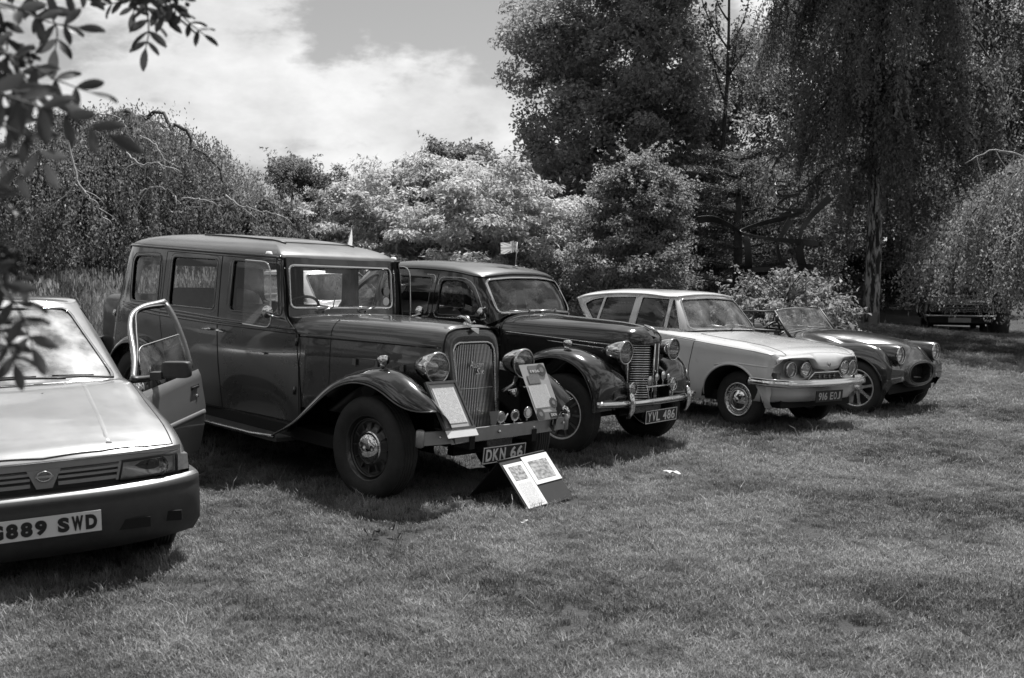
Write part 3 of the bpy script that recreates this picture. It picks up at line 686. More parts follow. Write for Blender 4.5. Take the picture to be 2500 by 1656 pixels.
    for y in (-.62, -.06, .33, .70):
        mb = MB(); mb.lathe([(.0005, .036), (.008, .033), (.012, .026), (.013, .02)], 12, 0, (np.interp(abs(y), [0, .77], [.575, .53]), y, .51)); mb.build('bumper_bolt', CHROME, bp)
    mb = MB(); mb.tube([(.55, y, .452) for y in np.linspace(-.5, .18, 9)], .008, 6); mb.build('bumper_glint', DULLCHROME, bp)  # bright tube added as the reflection along the bumper's underside
    mb = MB()
    for s in (-1, 1): mb.box((.28, s * .33, .45), (.62, .05, .09)); 
    mb.box((-.1, 0, .34), (.09, 1.3, .07)); mb.box((.10, 0, .40), (.5, .7, .03)); mb.build('chassis', DARK, c, smooth=False)
    plate(c, (.585, .012, .345), 'DKN 66', .455, .125, tilt=-3, th=.70, tw=.86, bold=.003)
    mb = MB(); mb.box((.36, 0, .40), (.06, .62, .16)); mb.build('front_apron', BLACK, c, smooth=False)
    mb = MB(); mb.box((-1.9, 0, .31), (3.4, 1.36, .10)); mb.build('floor_pan', DARK, c, smooth=False)
    # door furniture
    for k, s in (('door_front', -1), ('door_front_l', 1), ('door_rear', -1), ('door_rear_l', 1)):
        x = -1.97 if 'front' in k else -2.10; d = 1 if 'front' in k else -1; mb = MB()
        mb.tube([(x, s * .712, 1.005), (x, s * .748, 1.005)], .012, 10); mb.tube([(x - d * .005, s * .748, 1.005), (x + d * .09, s * .746, 1.0)], [.009, .006], 8); mb.build('handle', CHROME, doors[k])
    for s in (-1, 1):
        mb = MB()
        for z in (.62, 1.0): mb.tube([(-1.065, s * .625, z - .03), (-1.065, s * .625, z + .03)], .012, 8)
        mb.build('hinge', BLACK, c)
        mb = MB(); mb.lathe([(.0, .022), (.02, .02), (.028, .0)], 12, 2, (-1.43, s * .655, 1.66)); mb.build('roof_lamp', PAPER, c)
        mb = MB(); mb.box((-1.45, s * .672, .87), (.07, .006, .014)); mb.build('door_badge', DULLCHROME, doors['door_front' if s < 0 else 'door_front_l'], smooth=False)
        # wind deflector glass standing off the front door window
        Lq = rounded([(-1.63, 1.09), (-1.25, 1.09), (-1.30, 1.60), (-1.63, 1.60)], [.01, .09, .09, .01], 7)
        V = [(x, s * (.70 + .10 * max(0, (-1.3 - x) / .33) * 0 + .035), z) for x, z in Lq]; n = len(V)
        V2 = [(p[0], p[1] + s * .004, p[2]) for p in V]
        wd = mesh_obj('wind_deflector', V + V2, [tuple(range(n)), tuple(range(n, 2 * n))[::-1]], GLASS, c, smooth=False)
        e = [i for i in range(n) if Lq[i][0] > -1.629]; mb = MB(); mb.tube(np.array([V[i] for i in e]), .006, 6); mb.build('deflector_rim', CHROME, wd)
        mb = MB(); mb.tube([(-1.23, s * .63, 1.16), (-1.20, s * .80, 1.20)], .006, 6); V, F = lathe_geo([(.0005, -.02), (.03, -.014), (.05, 0), (.048, .006), (.0005, .006)], 20, 0); mb.add(V + np.array([(-1.22, s * .80, 1.22)]), F); mb.build('door_mirror', CHROME, c)
    # cabin
    seat(c, -2.0, 0, 1.18, .76, .46); seat(c, -3.22, 0, 1.2, .78, .50, dx=.6)
    steering(c, (-1.50, -.32, 1.17), 40, .21)
    mb = MB(); mb.box((-1.20, 0, 1.09), (.14, 1.16, .18)); mb.build('dashboard', mat('dash_wood', .035, .4), c, smooth=False)
    mb = MB(); mb.box((-1.42, .02, 1.555), (.02, .22, .065)); mb.tube([(-1.40, .02, 1.56), (-1.37, .02, 1.62)], .008, 6); mb.build('rear_mirror', TRIM, c, smooth=False)
    for z, m_ in ((1.30, PAPER), (1.385, mat('pale_sticker', .3, .6))):
        mb = MB(); mb.lathe([(.0005, 0), (.033, 0), (.036, -.003), (.0005, -.003)], 20, 0, (-1.286, .47, z)); mb.build('tax_disc', m_, c, smooth=False)
    mb = MB(); mb.box((-1.99, 0, 1.55), (.05, 1.25, .06)); mb.box((-1.99, -.60, 1.2), (.05, .05, .75)); mb.box((-1.99, .60, 1.2), (.05, .05, .75)); mb.build('cabin_hoop', LINING, c, smooth=False)
    # luggage trunk on the tail
    V, F = soft_box((-4.22, 0, .84), (.52, .92, .62), 7, 20, 12); tr = mesh_obj('luggage_trunk', V, F, mat('trunk_paint', .02, .4, coat=.5), c)
    mb = MB(); mb.tube([(-4.15, -.46, 1.0), (-4.15, -.475, .94)], .02, 8); mb.build('trunk_catch', CHROME, tr)
    V, F = soft_box((-4.48, 0, .60), (.20, 1.2, .24), 5, 20, 10); mesh_obj('rear_bumper', V, F, BLACK, c)
    for k, (y, z) in enumerate(((-.02, .605), (.13, .61), (.27, .62), (.42, .625))):
        mb = MB(); x = .56
        if k == 0 or k == 1 or k == 2:
            mb.lathe([(.0005, .008), (.030, .007), (.038, .004), (.042, .010), (.044, .0), (.0005, -.004)], 22, 0, (x, y, z)); b = mb.build('badge', (DULLCHROME, CHROME, DULLCHROME)[k], c)
            mb = MB(); mb.lathe([(.0005, .011), (.026, .010)], 18, 0, (x, y, z)); mb.build('badge_face', (mat('badge_enamel', .2, .3), mat('badge_dark', .05, .3), PAPER)[k], b)
            mb = MB(); mb.box((x - .002, y, z - .045), (.006, .014, .03)); mb.build('badge_stem', DULLCHROME, b, smooth=False)
        else:
            V, F = soft_box((x, y, z), (.010, .058, .085), 4, 14, 8); b = mesh_obj('badge', V, F, mat('badge_enamel', .2, .3), c); mb = MB(); mb.box((x - .002, y, z - .05), (.006, .05, .02)); mb.build('badge_stem', DULLCHROME, b, smooth=False)
    mb = MB(); n = [(.57, -.15, .655), (.57, -.05, .655), (.57, -.075, .555), (.57, -.125, .555)]; mb.add(n, [(0, 1, 2, 3)]); mb.add(np.array(n) - [.006, 0, 0], [(3, 2, 1, 0)]); mb.build('badge', mat('glass_badge', .16, .2), c, smooth=False)
    mb = MB(); mb.tube([(.52, .05, .56), (.53, .09, .62)], [.012, .006], 6); mb.tube([(.52, .24, .56), (.53, .17, .61)], [.014, .006], 6); mb.build('badge_bar', CHROME, c)
    return c
limousine()
# ------------------------------------------------------------------ builders for the all-enclosed cars
def mirror_row(h): return h + [(p[0], -p[1], p[2]) for p in h[:-1][::-1]]
def greenhouse(c, belt, top, bulge, wins, screen=None, back=None, paint=None, roof_h=.06, roofp=(2.6, 2.0), bead=(.008, .006), beadm=TRIM, screen_bead=None, roofpaint=None, lines=True, nu=70, nv=12, open_left=None, glassm=None, name='cabin', roof_c=None, screenm=None, roofr=(60,)):
    """window band between the waist and the roof edge as one closed wall, and the roof dome on it.
    belt/top: half outlines from the middle of the windscreen round the right side to the middle of the tail"""
    b = np.array(belt, float); t = np.array(top, float)
    b[:, 1] *= -1; t[:, 1] *= -1
    d = np.gradient(b[:, :2], axis=0); nr = np.stack([-d[:, 1], d[:, 0]], 1); nr /= np.linalg.norm(nr, axis=1, keepdims=True) + 1e-9
    cen = b[:, :2].mean(0) * [1, 0]; nr *= np.sign((nr * (b[:, :2] - cen)).sum(1, keepdims=True) + 1e-9); nr[0] = [1, 0]; nr[-1] = [-1, 0]
    rows = []
    for k in range(len(b)):
        col = []
        for s in (0, .3, .65, 1):
            p = b[k] * (1 - s) + t[k] * s; p = p.copy(); p[:2] += nr[k] * bulge * math.sin(math.pi * s); col.append(tuple(p))
        rows.append(col)
    ring = rows[::-1] + [[(p[0], -p[1], p[2]) for p in r] for r in rows[1:]]
    sf = Loft(ring); regs = []; info = []
    rs = lambda X: X[:, 1] < -.25; ls = lambda X: X[:, 1] > .25
    for k, (P, r) in enumerate(wins):
        L = np.stack(sf.inv(rounded(P, r), [0, 2], rs), 1); regs += [('r%d' % k, L), ('l%d' % k, mirror_uv(L))]
    if screen is not None:
        L = np.stack(sf.inv(rounded(screen[0], screen[1]), [1, 2], lambda X: X[:, 0] > cen[0]), 1); regs.append(('screen', L))
    if back is not None:
        L = np.stack(sf.inv(rounded(back[0], back[1]), [1, 2], lambda X: (X[:, 0] < cen[0]) & (X[:, 1] < .02)), 1)
        # the loop wraps over the seam in the middle of the tail: keep the right half and mirror it
        P = np.array(rounded(back[0], back[1])); Pr = P[P[:, 0] <= 0]; z0, z1 = P[:, 1].min(), P[:, 1].max()
        Pr = np.vstack([[(0, z0)], Pr[np.argsort(np.arctan2(Pr[:, 1] - (z0 + z1) / 2, -Pr[:, 0] + 1e-6))], [(0, z1)]])
        L = np.stack(sf.inv(Pr, [1, 2], lambda X: (X[:, 0] < cen[0]) & (X[:, 1] < .001)), 1); L[0, 0] = 0; L[-1, 0] = 0
        regs += [('back', L), ('back', mirror_uv(L))]
    pan = panel(sf, regs, nu, nv)
    body = emit(pan, 'skin', name, paint, c); lining([pan], c, -.03)
    for kname, L in regs:
        if kname == 'screen': window(sf, pan, kname, L, body, screenm or glassm or GLASS, screen_bead or bead, beadm if screen_bead is None else CHROME, .03, name='windscreen')
        elif kname == 'back': pass
        else: window(sf, pan, kname, L, body, glassm or GLASS, bead, beadm, .03)
    if back is not None: emit(pan, 'back', 'rear_window', glassm or GLASS, body, off=-.01)
    # roof
    uu = np.linspace(0, 1, 121)[:-1]; B = sf(uu, np.ones(120)); zc = B[:, 2]; xs = B[:, 0]
    Cn = np.array(roof_c if roof_c else ((xs.max() + xs.min()) / 2, 0, zc.mean()))
    ss = np.array([0, .12, .25, .4, .55, .68, .78, .85, .90, .935, .96, .978, .99, .997, 1.0]); V = []; nb = len(B)
    for s in ss:
        k = s ** 2
        row = np.stack([Cn[0] + (B[:, 0] - Cn[0]) * s, B[:, 1] * s, zc * k + Cn[2] * (1 - k) + (roof_h * (1 - s ** roofp[0]) ** (1 / roofp[1]) if s < 1 else 0)], 1); V.append(row)
    V = np.vstack(V); F = [(i * nb + (q + 1) % nb, i * nb + q, (i + 1) * nb + q, (i + 1) * nb + (q + 1) % nb) for i in range(len(ss) - 1) for q in range(nb)]
    F = [f[::-1] for f in F]
    mesh_obj('roof', V, F, roofpaint or paint, c); mesh_obj('headlining', V * [1, .97, 1] + [0, 0, -.03], [f[::-1] for f in F], LINING, c)
    return sf, body
def hull(c, stations, arches, cuts=(), paint=None, name='body', nu=90, nv=44, keep_inner=True, us=None):
    """lower body: stations from tail to nose, each a half section from the sill up to the middle"""
    P = [mirror_row([((x(y) if callable(x) else x), -y, z) for y, z in sec]) for x, sec in stations]
    sf = Loft(P); regs = []
    rs = lambda X: X[:, 1] < -.2
    for (ax, az, ra, rz) in arches:
        th = np.linspace(0, math.pi, 22); A = np.stack([ax + ra * np.cos(th), az + rz * np.sin(th)], 1)
        u, v = sf.inv(A, [0, 2], rs); L = np.stack([u, v], 1)
        L = np.vstack([[(L[0, 0], 0)], L, [(L[-1, 0], 0)]]); L[:, 1] = np.maximum(L[:, 1], 0); regs += [('arch', L), ('arch', mirror_v(L))]
    for nm, L in cuts: regs.append((nm, L))
    return sf, regs
def wells(c, arches, yo, yi, paint=TRIM):
    for ax, az, ra, rz in arches:
        th = np.linspace(0, math.pi, 20)
        for s in (-1, 1):
            V = []; n = 20
            for a in th: V += [(ax + ra * math.cos(a), s * yo, az + rz * math.sin(a)), (ax + ra * math.cos(a), s * yi, az + rz * math.sin(a))]
            F = [(2 * k, 2 * k + 1, 2 * k + 3, 2 * k + 2) for k in range(n - 1)] + [tuple(2 * k + 1 for k in range(n))]
            mesh_obj('wheel_well', V, F, DARK, c)
def uvline(sf, P, axes, mask, step=.05):
    return np.stack(sf.inv(resample(P, step, False), axes, mask), 1)
RSIDE = lambda X: X[:, 1] < -.3
GAP = [(-.003, -.01), (-.003, .0028), (.003, .0028), (.003, -.01)]
def gap(sf, uv, parent, both='v', closed=False, name='panel_gap', prof=GAP, m=None):
    strip_on(sf, uv, prof, name, m or DARK, parent, closed)
    if both: strip_on(sf, mirror_v(uv) if both == 'v' else mirror_uv(uv), prof, name, m or DARK, parent, closed)

# ------------------------------------------------------------------ black 1940s saloon
def black_saloon():
    c = car('black_saloon', 'black', 'glossy black 1940s saloon with slatted chrome prow grille and plate YVL 486')
    BLK = BLACK
    # lower body: firewall to tail as an open wall
    Z = [.34, .55, .80, 1.04]
    base = [(-.80, .60, 0), (-1.2, .655, 0), (-1.6, .70, 0), (-2.1, .715, 0), (-2.6, .695, .1), (-2.95, .63, .4), (-3.2, .50, .8), (-3.30, .28, 1), (-3.33, 0, 1)]
    SH = [-.16, -.12, -.03, .12]; YM = [.95, 1.0, 1.01, 1.0]
    half = [[(x + SH[j] * w + (0.06 if (k == 0 and j < 2) else 0), y * YM[j], Z[j]) for j in range(4)] for k, (x, y, w) in enumerate(base)]
    wall = Loft(np.array([[(p[0], -p[1], p[2]) for p in r] for r in half] + half[:-1][::-1]), sgn=-1)
    side = lambda P, st=.05: np.stack(wall.inv(resample(P, st), [0, 2], lambda X: X[:, 1] < -.25), 1)
    fd = [(-.76, .36), (-.80, .75), (-.815, 1.035), (-1.55, 1.035), (-1.56, .70), (-1.50, .36)]; rd = [(-1.51, .36), (-1.57, .70), (-1.56, 1.035), (-2.42, 1.035), (-2.40, .9), (-2.2, .72), (-2.08, .5), (-2.05, .36)]
    Lf, Lr = side(fd), side(rd)
    pan = panel(wall, [('d', Lf), ('e', Lr), ('f', mirror_uv(Lf)), ('g', mirror_uv(Lr))], 50, 14)
    body = emit(pan, 'skin', 'body', BLK, c); doors = [emit(pan, k, 'door', BLK, c, off=.0015) for k in 'defg']
    for L in (Lf, Lr): gap(wall, L, body, 'u', True, 'door_gap')
    L = uvline(wall, [(-.82, 1.03), (-1.6, 1.015), (-2.4, 1.02), (-2.9, 1.03)], [0, 2], RSIDE, .1); gap(wall, L, body, 'u', False, 'belt_moulding', halfround(.008, .006), BLK)
    for d, x in ((doors[0], -1.46), (doors[2], -1.46), (doors[1], -1.66), (doors[3], -1.66)):
        s = 1 if d in doors[2:] else -1; mb = MB(); mb.tube([(x, s * .69, .95), (x, s * .73, .95), (x - .10, s * .73, .945)], [.01, .01, .006], 7); mb.build('handle', CHROME, d)
    # cabin
    belt = [(-.80, 0, 1.165), (-.805, .25, 1.155), (-.825, .48, 1.135), (-.86, .585, 1.08), (-.95, .625, 1.045), (-1.25, .665, 1.04), (-1.6, .70, 1.04), (-2.1, .71, 1.04), (-2.6, .69, 1.04), (-2.95, .62, 1.04), (-3.15, .47, 1.04), (-3.22, .25, 1.04), (-3.24, 0, 1.04)]
    top = [(-1.02, 0, 1.515), (-1.025, .25, 1.51), (-1.04, .46, 1.49), (-1.065, .535, 1.48), (-1.10, .565, 1.482), (-1.35, .59, 1.515), (-1.7, .60, 1.53), (-2.1, .595, 1.525), (-2.45, .56, 1.50), (-2.66, .48, 1.47), (-2.76, .36, 1.46), (-2.80, .2, 1.455), (-2.81, 0, 1.455)]
    wins = [([(-.965, 1.12), (-1.50, 1.105), (-1.50, 1.435), (-1.16, 1.445)], [.04, .05, .05, .17]), ([(-1.61, 1.105), (-2.27, 1.10), (-2.27, 1.455), (-1.61, 1.455)], [.05, .03, .03, .05]), ([(-2.35, 1.10), (-2.78, 1.10), (-2.70, 1.30), (-2.47, 1.45), (-2.35, 1.455)], [.03, .08, .14, .10, .03])]
    screen = ([(-.56, 1.155), (0, 1.19), (.56, 1.155), (.545, 1.455), (.25, 1.485), (-.25, 1.485), (-.545, 1.455)], [.07, .4, .07, .06, .2, .2, .06])
    back = ([(-.40, 1.18), (.40, 1.18), (.36, 1.36), (-.36, 1.36)], .08)
    sf, cab = greenhouse(c, belt, top, .030, wins, screen, back, BLK, .115, (2.4, 1.9), (.010, .008), BLK, (.014, .010), mat('black_roof_sun_dust', .03, .42, coat=.5, rvar=.06, vscale=4), screenm=glass('dark_dusty_windscreen', .50, extra=.05))  # roof colour lifted for sun and dust; windscreen pane dark-tinted, thinly dusted
    for P, r in wins[:2]:
        cen = np.mean(P, 0); Q = [(p[0] + math.copysign(.03, p[0] - cen[0]), max(p[1] + math.copysign(.025, p[1] - cen[1]), 1.07)) for p in P]
        gap(sf, np.stack(sf.inv(rounded(Q, r), [0, 2], RSIDE), 1), cab, 'u', True, 'window_moulding', halfround(.006, .006, 4), DULLCHROME)
    for x in (-1.555, -2.31): gap(sf, uvline(sf, [(x, 1.045), (x - .0, 1.49)], [0, 2], RSIDE), cab, 'u', False, 'door_gap')
    uu = np.linspace(.12, .88, 70); mb = MB(); mb.tube(sf(uu, np.full(70, 1.0)) + sf.normal(uu, np.full(70, 1.0)) * .006, .008, 6); mb.build('gutter', BLK, c)
    # bonnet, tapering to a prow
    st = [(-.88, .59, 1.165, 1.02), (-.78, .575, 1.16, 1.02), (-.45, .49, 1.15, 1.01), (-.05, .385, 1.14, .99), (.25, .30, 1.125, .97), (.40, .245, 1.10, .965), (.465, .18, 1.06, .96), (.50, .09, 1.01, .955), (.506, .03, .965, .95)]
    def row(x, W, zt, zs):
        k = (zt - zs); h = [(x, -W * .98, .40), (x, -W * 1.0, .70), (x, -W, zs - .06), (x, -W * .985, zs), (x, -W * .90, zs + k * .52), (x, -W * .66, zs + k * .82), (x, -W * .34, zs + k * .95), (x, 0, zt)]
        return mirror_row(h)
    bn = Loft([row(*s) for s in st]); u0 = float(bn.inv([(-.80, .95)], [0, 2], lambda X: X[:, 1] < -.2)[0][0])
    # cut the grille opening out of the front below the nose
    ug = float(bn.inv([(.40, .80)], [0, 2], lambda X: X[:, 1] < -.1)[0][0])
    vz = lambda z, u: float(bn.inv([(bn(np.array([u]), np.array([.2]))[0][0], z)], [0, 2], lambda X: (X[:, 1] < -.02))[1][0])
    v9 = vz(.955, .9 * (1 - ug) + ug)
    pb = panel(bn, [('g', resample([(ug, 0), (1, 0), (1, 1), (ug, 1), (ug, 1 - v9), (.9999, 1 - v9), (.9999, v9), (ug, v9)], .02))], 50, 46)
    bo = emit(pb, 'skin', 'bonnet', BLK, c)
    gap(bn, np.stack([np.full(60, u0), np.linspace(.03, .97, 60)], 1), bo, None, False, 'bonnet_gap')
    gap(bn, np.stack([np.linspace(u0, .93, 30), np.full(30, .5)], 1), bo, None, False, 'bonnet_hinge', halfround(.008, .007), CHROME)
    for z0, z1, h, mm in ((1.0, .945, .008, DULLCHROME), (.945, .905, .006, DULLCHROME)):
        x0 = -.78 if z0 > .96 else -.35
        L = uvline(bn, [(x0, z0), (.30, z1)], [0, 2], lambda X: X[:, 1] < -.15, .06); gap(bn, L, bo, 'v', False, 'bonnet_strip', halfround(.006, h), mm)
    # prow grille: two banks of horizontal slats meeting in a V, and a black centre bar
    mb = MB(); mb.add([(.37, -.235, .44), (.475, 0, .44), (.475, 0, .97), (.36, -.25, .97), (.37, .235, .44), (.36, .25, .97)], [(0, 1, 2, 3), (1, 4, 5, 2)]); gb = mb.build('radiator_grille', DARK, c, smooth=False)
    mb = MB()
    for s in (-1, 1): mb.tube([(.385, s * .245, .445), (.38, s * .262, .965)], .010, 6); mb.tube([(.505, s * .03, .43), (.515, s * .03, .97)], .008, 6)
    mb.build('grille_frame', CHROME, gb)
    mb = MB(); mb.box((.505, 0, .70), (.03, .045, .54)); mb.build('grille_spine', BLK, gb, smooth=False)
    sm = None
    for k in range(25):
        z = .455 + .5 * k / 24
        for s in (-1, 1):
            if sm is None:
                mb = MB(); mb.tube([(.385, -.245, 0), (.46, -.12, 0), (.503, -.03, 0)], .0062, 6); sl = mb.build('grille_slat', CHROME, gb); sm = sl.data
            else: sl = bpy.data.objects.new('grille_slat', sm); COL.objects.link(sl); sl.parent = gb
            sl.location = (0, 0, z); sl.scale = (1, -s, 1)
    V, F = soft_box((.44, 0, 1.10), (.16, .02, .03), 2.5, 10, 6, rot_y(18)); mesh_obj('mascot', V, F, CHROME, c)
    mb = MB(); mb.add([(.435, -.10, 1.06), (.53, 0, 1.02), (.435, .10, 1.06), (.46, 0, 1.09)], [(0, 1, 2, 3)]); mb.build('winged_badge', CHROME, bo, smooth=False)
    # wings
    lip = curve([(-.86, .36), (-.72, .42), (-.55, .55), (-.40, .68), (-.25, .78), (-.10, .825), (.05, .83), (.18, .795), (.28, .73), (.345, .64), (.39, .54), (.41, .44), (.41, .40)], 40)
    crn = curve([(-.86, .40), (-.74, .50), (-.58, .66), (-.42, .79), (-.27, .875), (-.12, .91), (.05, .915), (.19, .885), (.32, .825), (.41, .745), (.455, .65), (.465, .54), (.46, .42)], 40)
    for s in (-1, 1):
        rows = []
        for k in range(40):
            a, b = lip[k], crn[k]; h = b[1] - a[1]; e = max(0, (k / 39 - .55) / .45)
            rows.append([(b[0] * .98, s * (.36 - .02 * e), b[1] - .12 * (1 - e)), (b[0], s * .47, b[1] - .035 * (1 - e)), (b[0] + .01 * e, s * .57, b[1]), (b[0] * .93 + a[0] * .07, s * .67, b[1] - h * .08), (b[0] * .68 + a[0] * .32, s * .745, b[1] - h * .32), (b[0] * .35 + a[0] * .65, s * .785, b[1] - h * .66), (a[0], s * .795, a[1]), (a[0] - .004 * e, s * .785, a[1] - .006)])
        fs = Loft(rows); pf = panel(fs, [], 60, 18); V, N, F = pf['skin']; cen = V - np.array([0, 0, .35]); flip = (N * cen).sum() < 0
        fo = mesh_obj('front_wing', V, F[:, ::-1] if flip else F, BLK, c, normals=-N if flip else N)
        mb = MB(); mb.tube(np.array(rows)[:, 6], .006, 6); mb.build('wing_beading', BLK, fo)
        V, F = soft_box((.02, s * .655, .955), (.09, .065, .06), 2.4, 14, 9); mb = MB(); mb.add(V, F); mb.tube([(.01, s * .655, .90), (.01, s * .655, .935)], [.03, .018], 10); mb.build('side_lamp', CHROME, c)
        mb = MB(); mb.tube([(.16, s * .775, .80), (.16, s * .80, .74), (.175, s * .83, .62)], [.012, .006, .006], 8)
        th = np.linspace(R(-20), R(195), 34); rows = []
        for a in th:
            ca, sa = math.cos(a), math.sin(a); L = lambda q: (-2.63 + ca * .42 * q, .34 + sa * .47 * q)
            rows.append([(L(1.05)[0], s * .60, L(1.05)[1]), (L(1.04)[0], s * .70, L(1.04)[1]), (L(1.0)[0], s * .765, L(1.0)[1]), (L(.92)[0], s * .80, L(.92)[1]), (L(.84)[0], s * .805, L(.84)[1])])
        fs = Loft(rows); pf = panel(fs, [], 44, 12); V, N, F = pf['skin']; cen = V - np.array([-2.63, 0, .3]); flip = (N * cen).sum() < 0
        mesh_obj('rear_wing', V, F[:, ::-1] if flip else F, BLK, c, normals=-N if flip else N)
        V, F = sweep([(-2.25, s * .70, .32), (-1.5, s * .70, .32), (-.76, s * .70, .34)], [(-.09, -.03), (.09, -.03), (.09, .0), (-.09, .0)]); mesh_obj('running_board', V, F, BLK, c, smooth=False)
        mb = MB(); mb.tube([(.05, s * .32, .50), (.35, s * .33, .47)], .03, 6); mb.build('chassis_horn', DARK, c)
    # wheels with bright rim ring
    WB = mat('wheel_dark_grey', .03, .35, coat=.5)
    face = [('wheel', WB, [(.215, -.058), (.212, -.05), (.20, -.035), (.185, -.02), (.15, -.03), (.10, -.045), (0, -.05)]),
            ('rim_ring', PLATE_WHITE, [(.205, -.058), (.214, -.066), (.223, -.064), (.224, -.055)]),
            ('hubcap', CHROME, [(.0005, -.085), (.03, -.082), (.07, -.07), (.095, -.05), (.10, -.035)])]
    def sp(w):
        for k in range(10):
            a = 2 * math.pi * k / 10; M = np.array([[math.cos(a), 0, -math.sin(a)], [0, 1, 0], [math.sin(a), 0, math.cos(a)]]); mb = MB(); mb.box(M @ np.array([.158, -.036, 0]), (.085, .02, .016), M); mb.build('spoke', STEEL, w, smooth=False)
    for x in (0.02, -2.63):
        for s in (-1, 1): make_wheel(c, (x, s * .655, .345), s, .348, .215, .16, face, extra=sp)
    for s in (-1, 1):
        h = head_lamp(c, (.45, s * .395, .90), .100, .22); mb = MB(); mb.tube([(-.10, 0, -.05), (-.12, -s * .10, -.10)], .03, 8); mb.build('lamp_bracket', BLK, h)
        h = head_lamp(c, (.50, s * .335, .59), .056, .09, name='spot_lamp'); mb = MB(); mb.tube([(-.03, 0, -.05), (-.03, 0, -.12)], .010, 6); mb.build('lamp_bracket', CHROME, h)
    yy = np.linspace(-.79, .79, 31); path = [(.575 - .13 * (abs(y) / .79) ** 2.6, y, .472) for y in yy]
    V, F = sweep(path, [(.034 * math.cos(a), .030 * math.sin(a)) for a in np.linspace(0, 2 * math.pi, 11)[:-1]]); bp = mesh_obj('bumper', V, F, CHROME, c)
    mb = MB(); mb.tube([(.576 - .13 * (abs(y) / .79) ** 2.6 + .031, y, .466) for y in yy], .006, 5); mb.build('bumper_groove', TRIM, bp)
    for y in (-.47, .47):
        mb = MB(); xb = .575 - .13 * (abs(y) / .79) ** 2.6; mb.tube([(xb + .02, y, .57), (xb + .035, y, .55), (xb + .05, y, .48), (xb + .045, y, .42), (xb + .02, y, .36), (xb, y, .345)], [.008, .024, .030, .028, .018, .005], 10); mb.build('overrider', CHROME, bp)
    for y in (-.16, .16): mb = MB(); mb.lathe([(.0005, .04), (.009, .037), (.012, .028)], 10, 0, (.575, y, .475)); mb.build('bumper_bolt', CHROME, bp)
    mb = MB(); mb.tube([(.56, -.22, .60), (.56, .28, .60)], .008, 6); mb.tube([(.56, -.16, .49), (.56, -.20, .60)], .006, 6); mb.tube([(.56, .22, .49), (.56, .26, .60)], .006, 6); bb = mb.build('badge_bar', CHROME, c)
    for k, (y, z, r) in enumerate(((-.16, .655, .042), (-.05, .68, .032), (.06, .69, .038), (.15, .67, .03))):
        mb = MB(); mb.lathe([(.0005, .010), (r * .6, .010), (r * .7, .006), (r * .95, .008), (r, 0), (.0005, -.004)], 18, 0, (.56, y, z)); mb.box((.558, y, z - r - .02), (.006, .008, .05)); mb.build('badge', (DULLCHROME, CHROME, CHROME, DULLCHROME)[k], bb)
    plate(c, (.60, -.012, .345), 'YVL 486', .52, .118, tilt=-2, th=.70, tw=.86, bold=.0015)
    mb = MB(); mb.box((.34, 0, .40), (.08, .68, .12)); mb.build('front_apron', BLK, c, smooth=False)
    mb = MB(); mb.box((-1.5, 0, .34), (3.3, 1.25, .08)); mb.build('floor_pan', DARK, c, smooth=False)
    mb = MB(); mb.tube([(-.93, -.62, 1.22), (-.90, -.72, 1.20)], .006, 6); V, F = lathe_geo([(.0005, -.045), (.025, -.035), (.045, -.01), (.045, 0), (.0005, .002)], 18, 0); mb.add(V + np.array([(-.90, -.74, 1.165)]), F); mb.build('door_mirror', CHROME, c)
    for y0 in (-.2, .2):
        mb = MB(); b = np.array([-.76, y0 - .02, 1.165]); mb.tube([b, b + [.02, -.01, .03]], .008, 6); mb.tube([b + [.02, -.01, .025], b + [-.0, -.30, .015]], .006, 5); mb.build('wiper', DULLCHROME, c)
    seat(c, -1.75, -.3, .58, .62, .54, mat('pale_leather', .16, .45, var=.3, vscale=9, bump=.2, bscale=40)); seat(c, -1.75, .3, .58, .62, .54, MATS['pale_leather']); seat(c, -2.65, 0, 1.15, .66, .52, MATS['pale_leather'], dx=.55)
    steering(c, (-1.22, -.32, 1.10), 40, .20); mb = MB(); mb.box((-.92, 0, 1.03), (.14, 1.1, .16)); mb.build('dashboard', MATS['dash_wood'], c, smooth=False)
    return c
black_saloon()

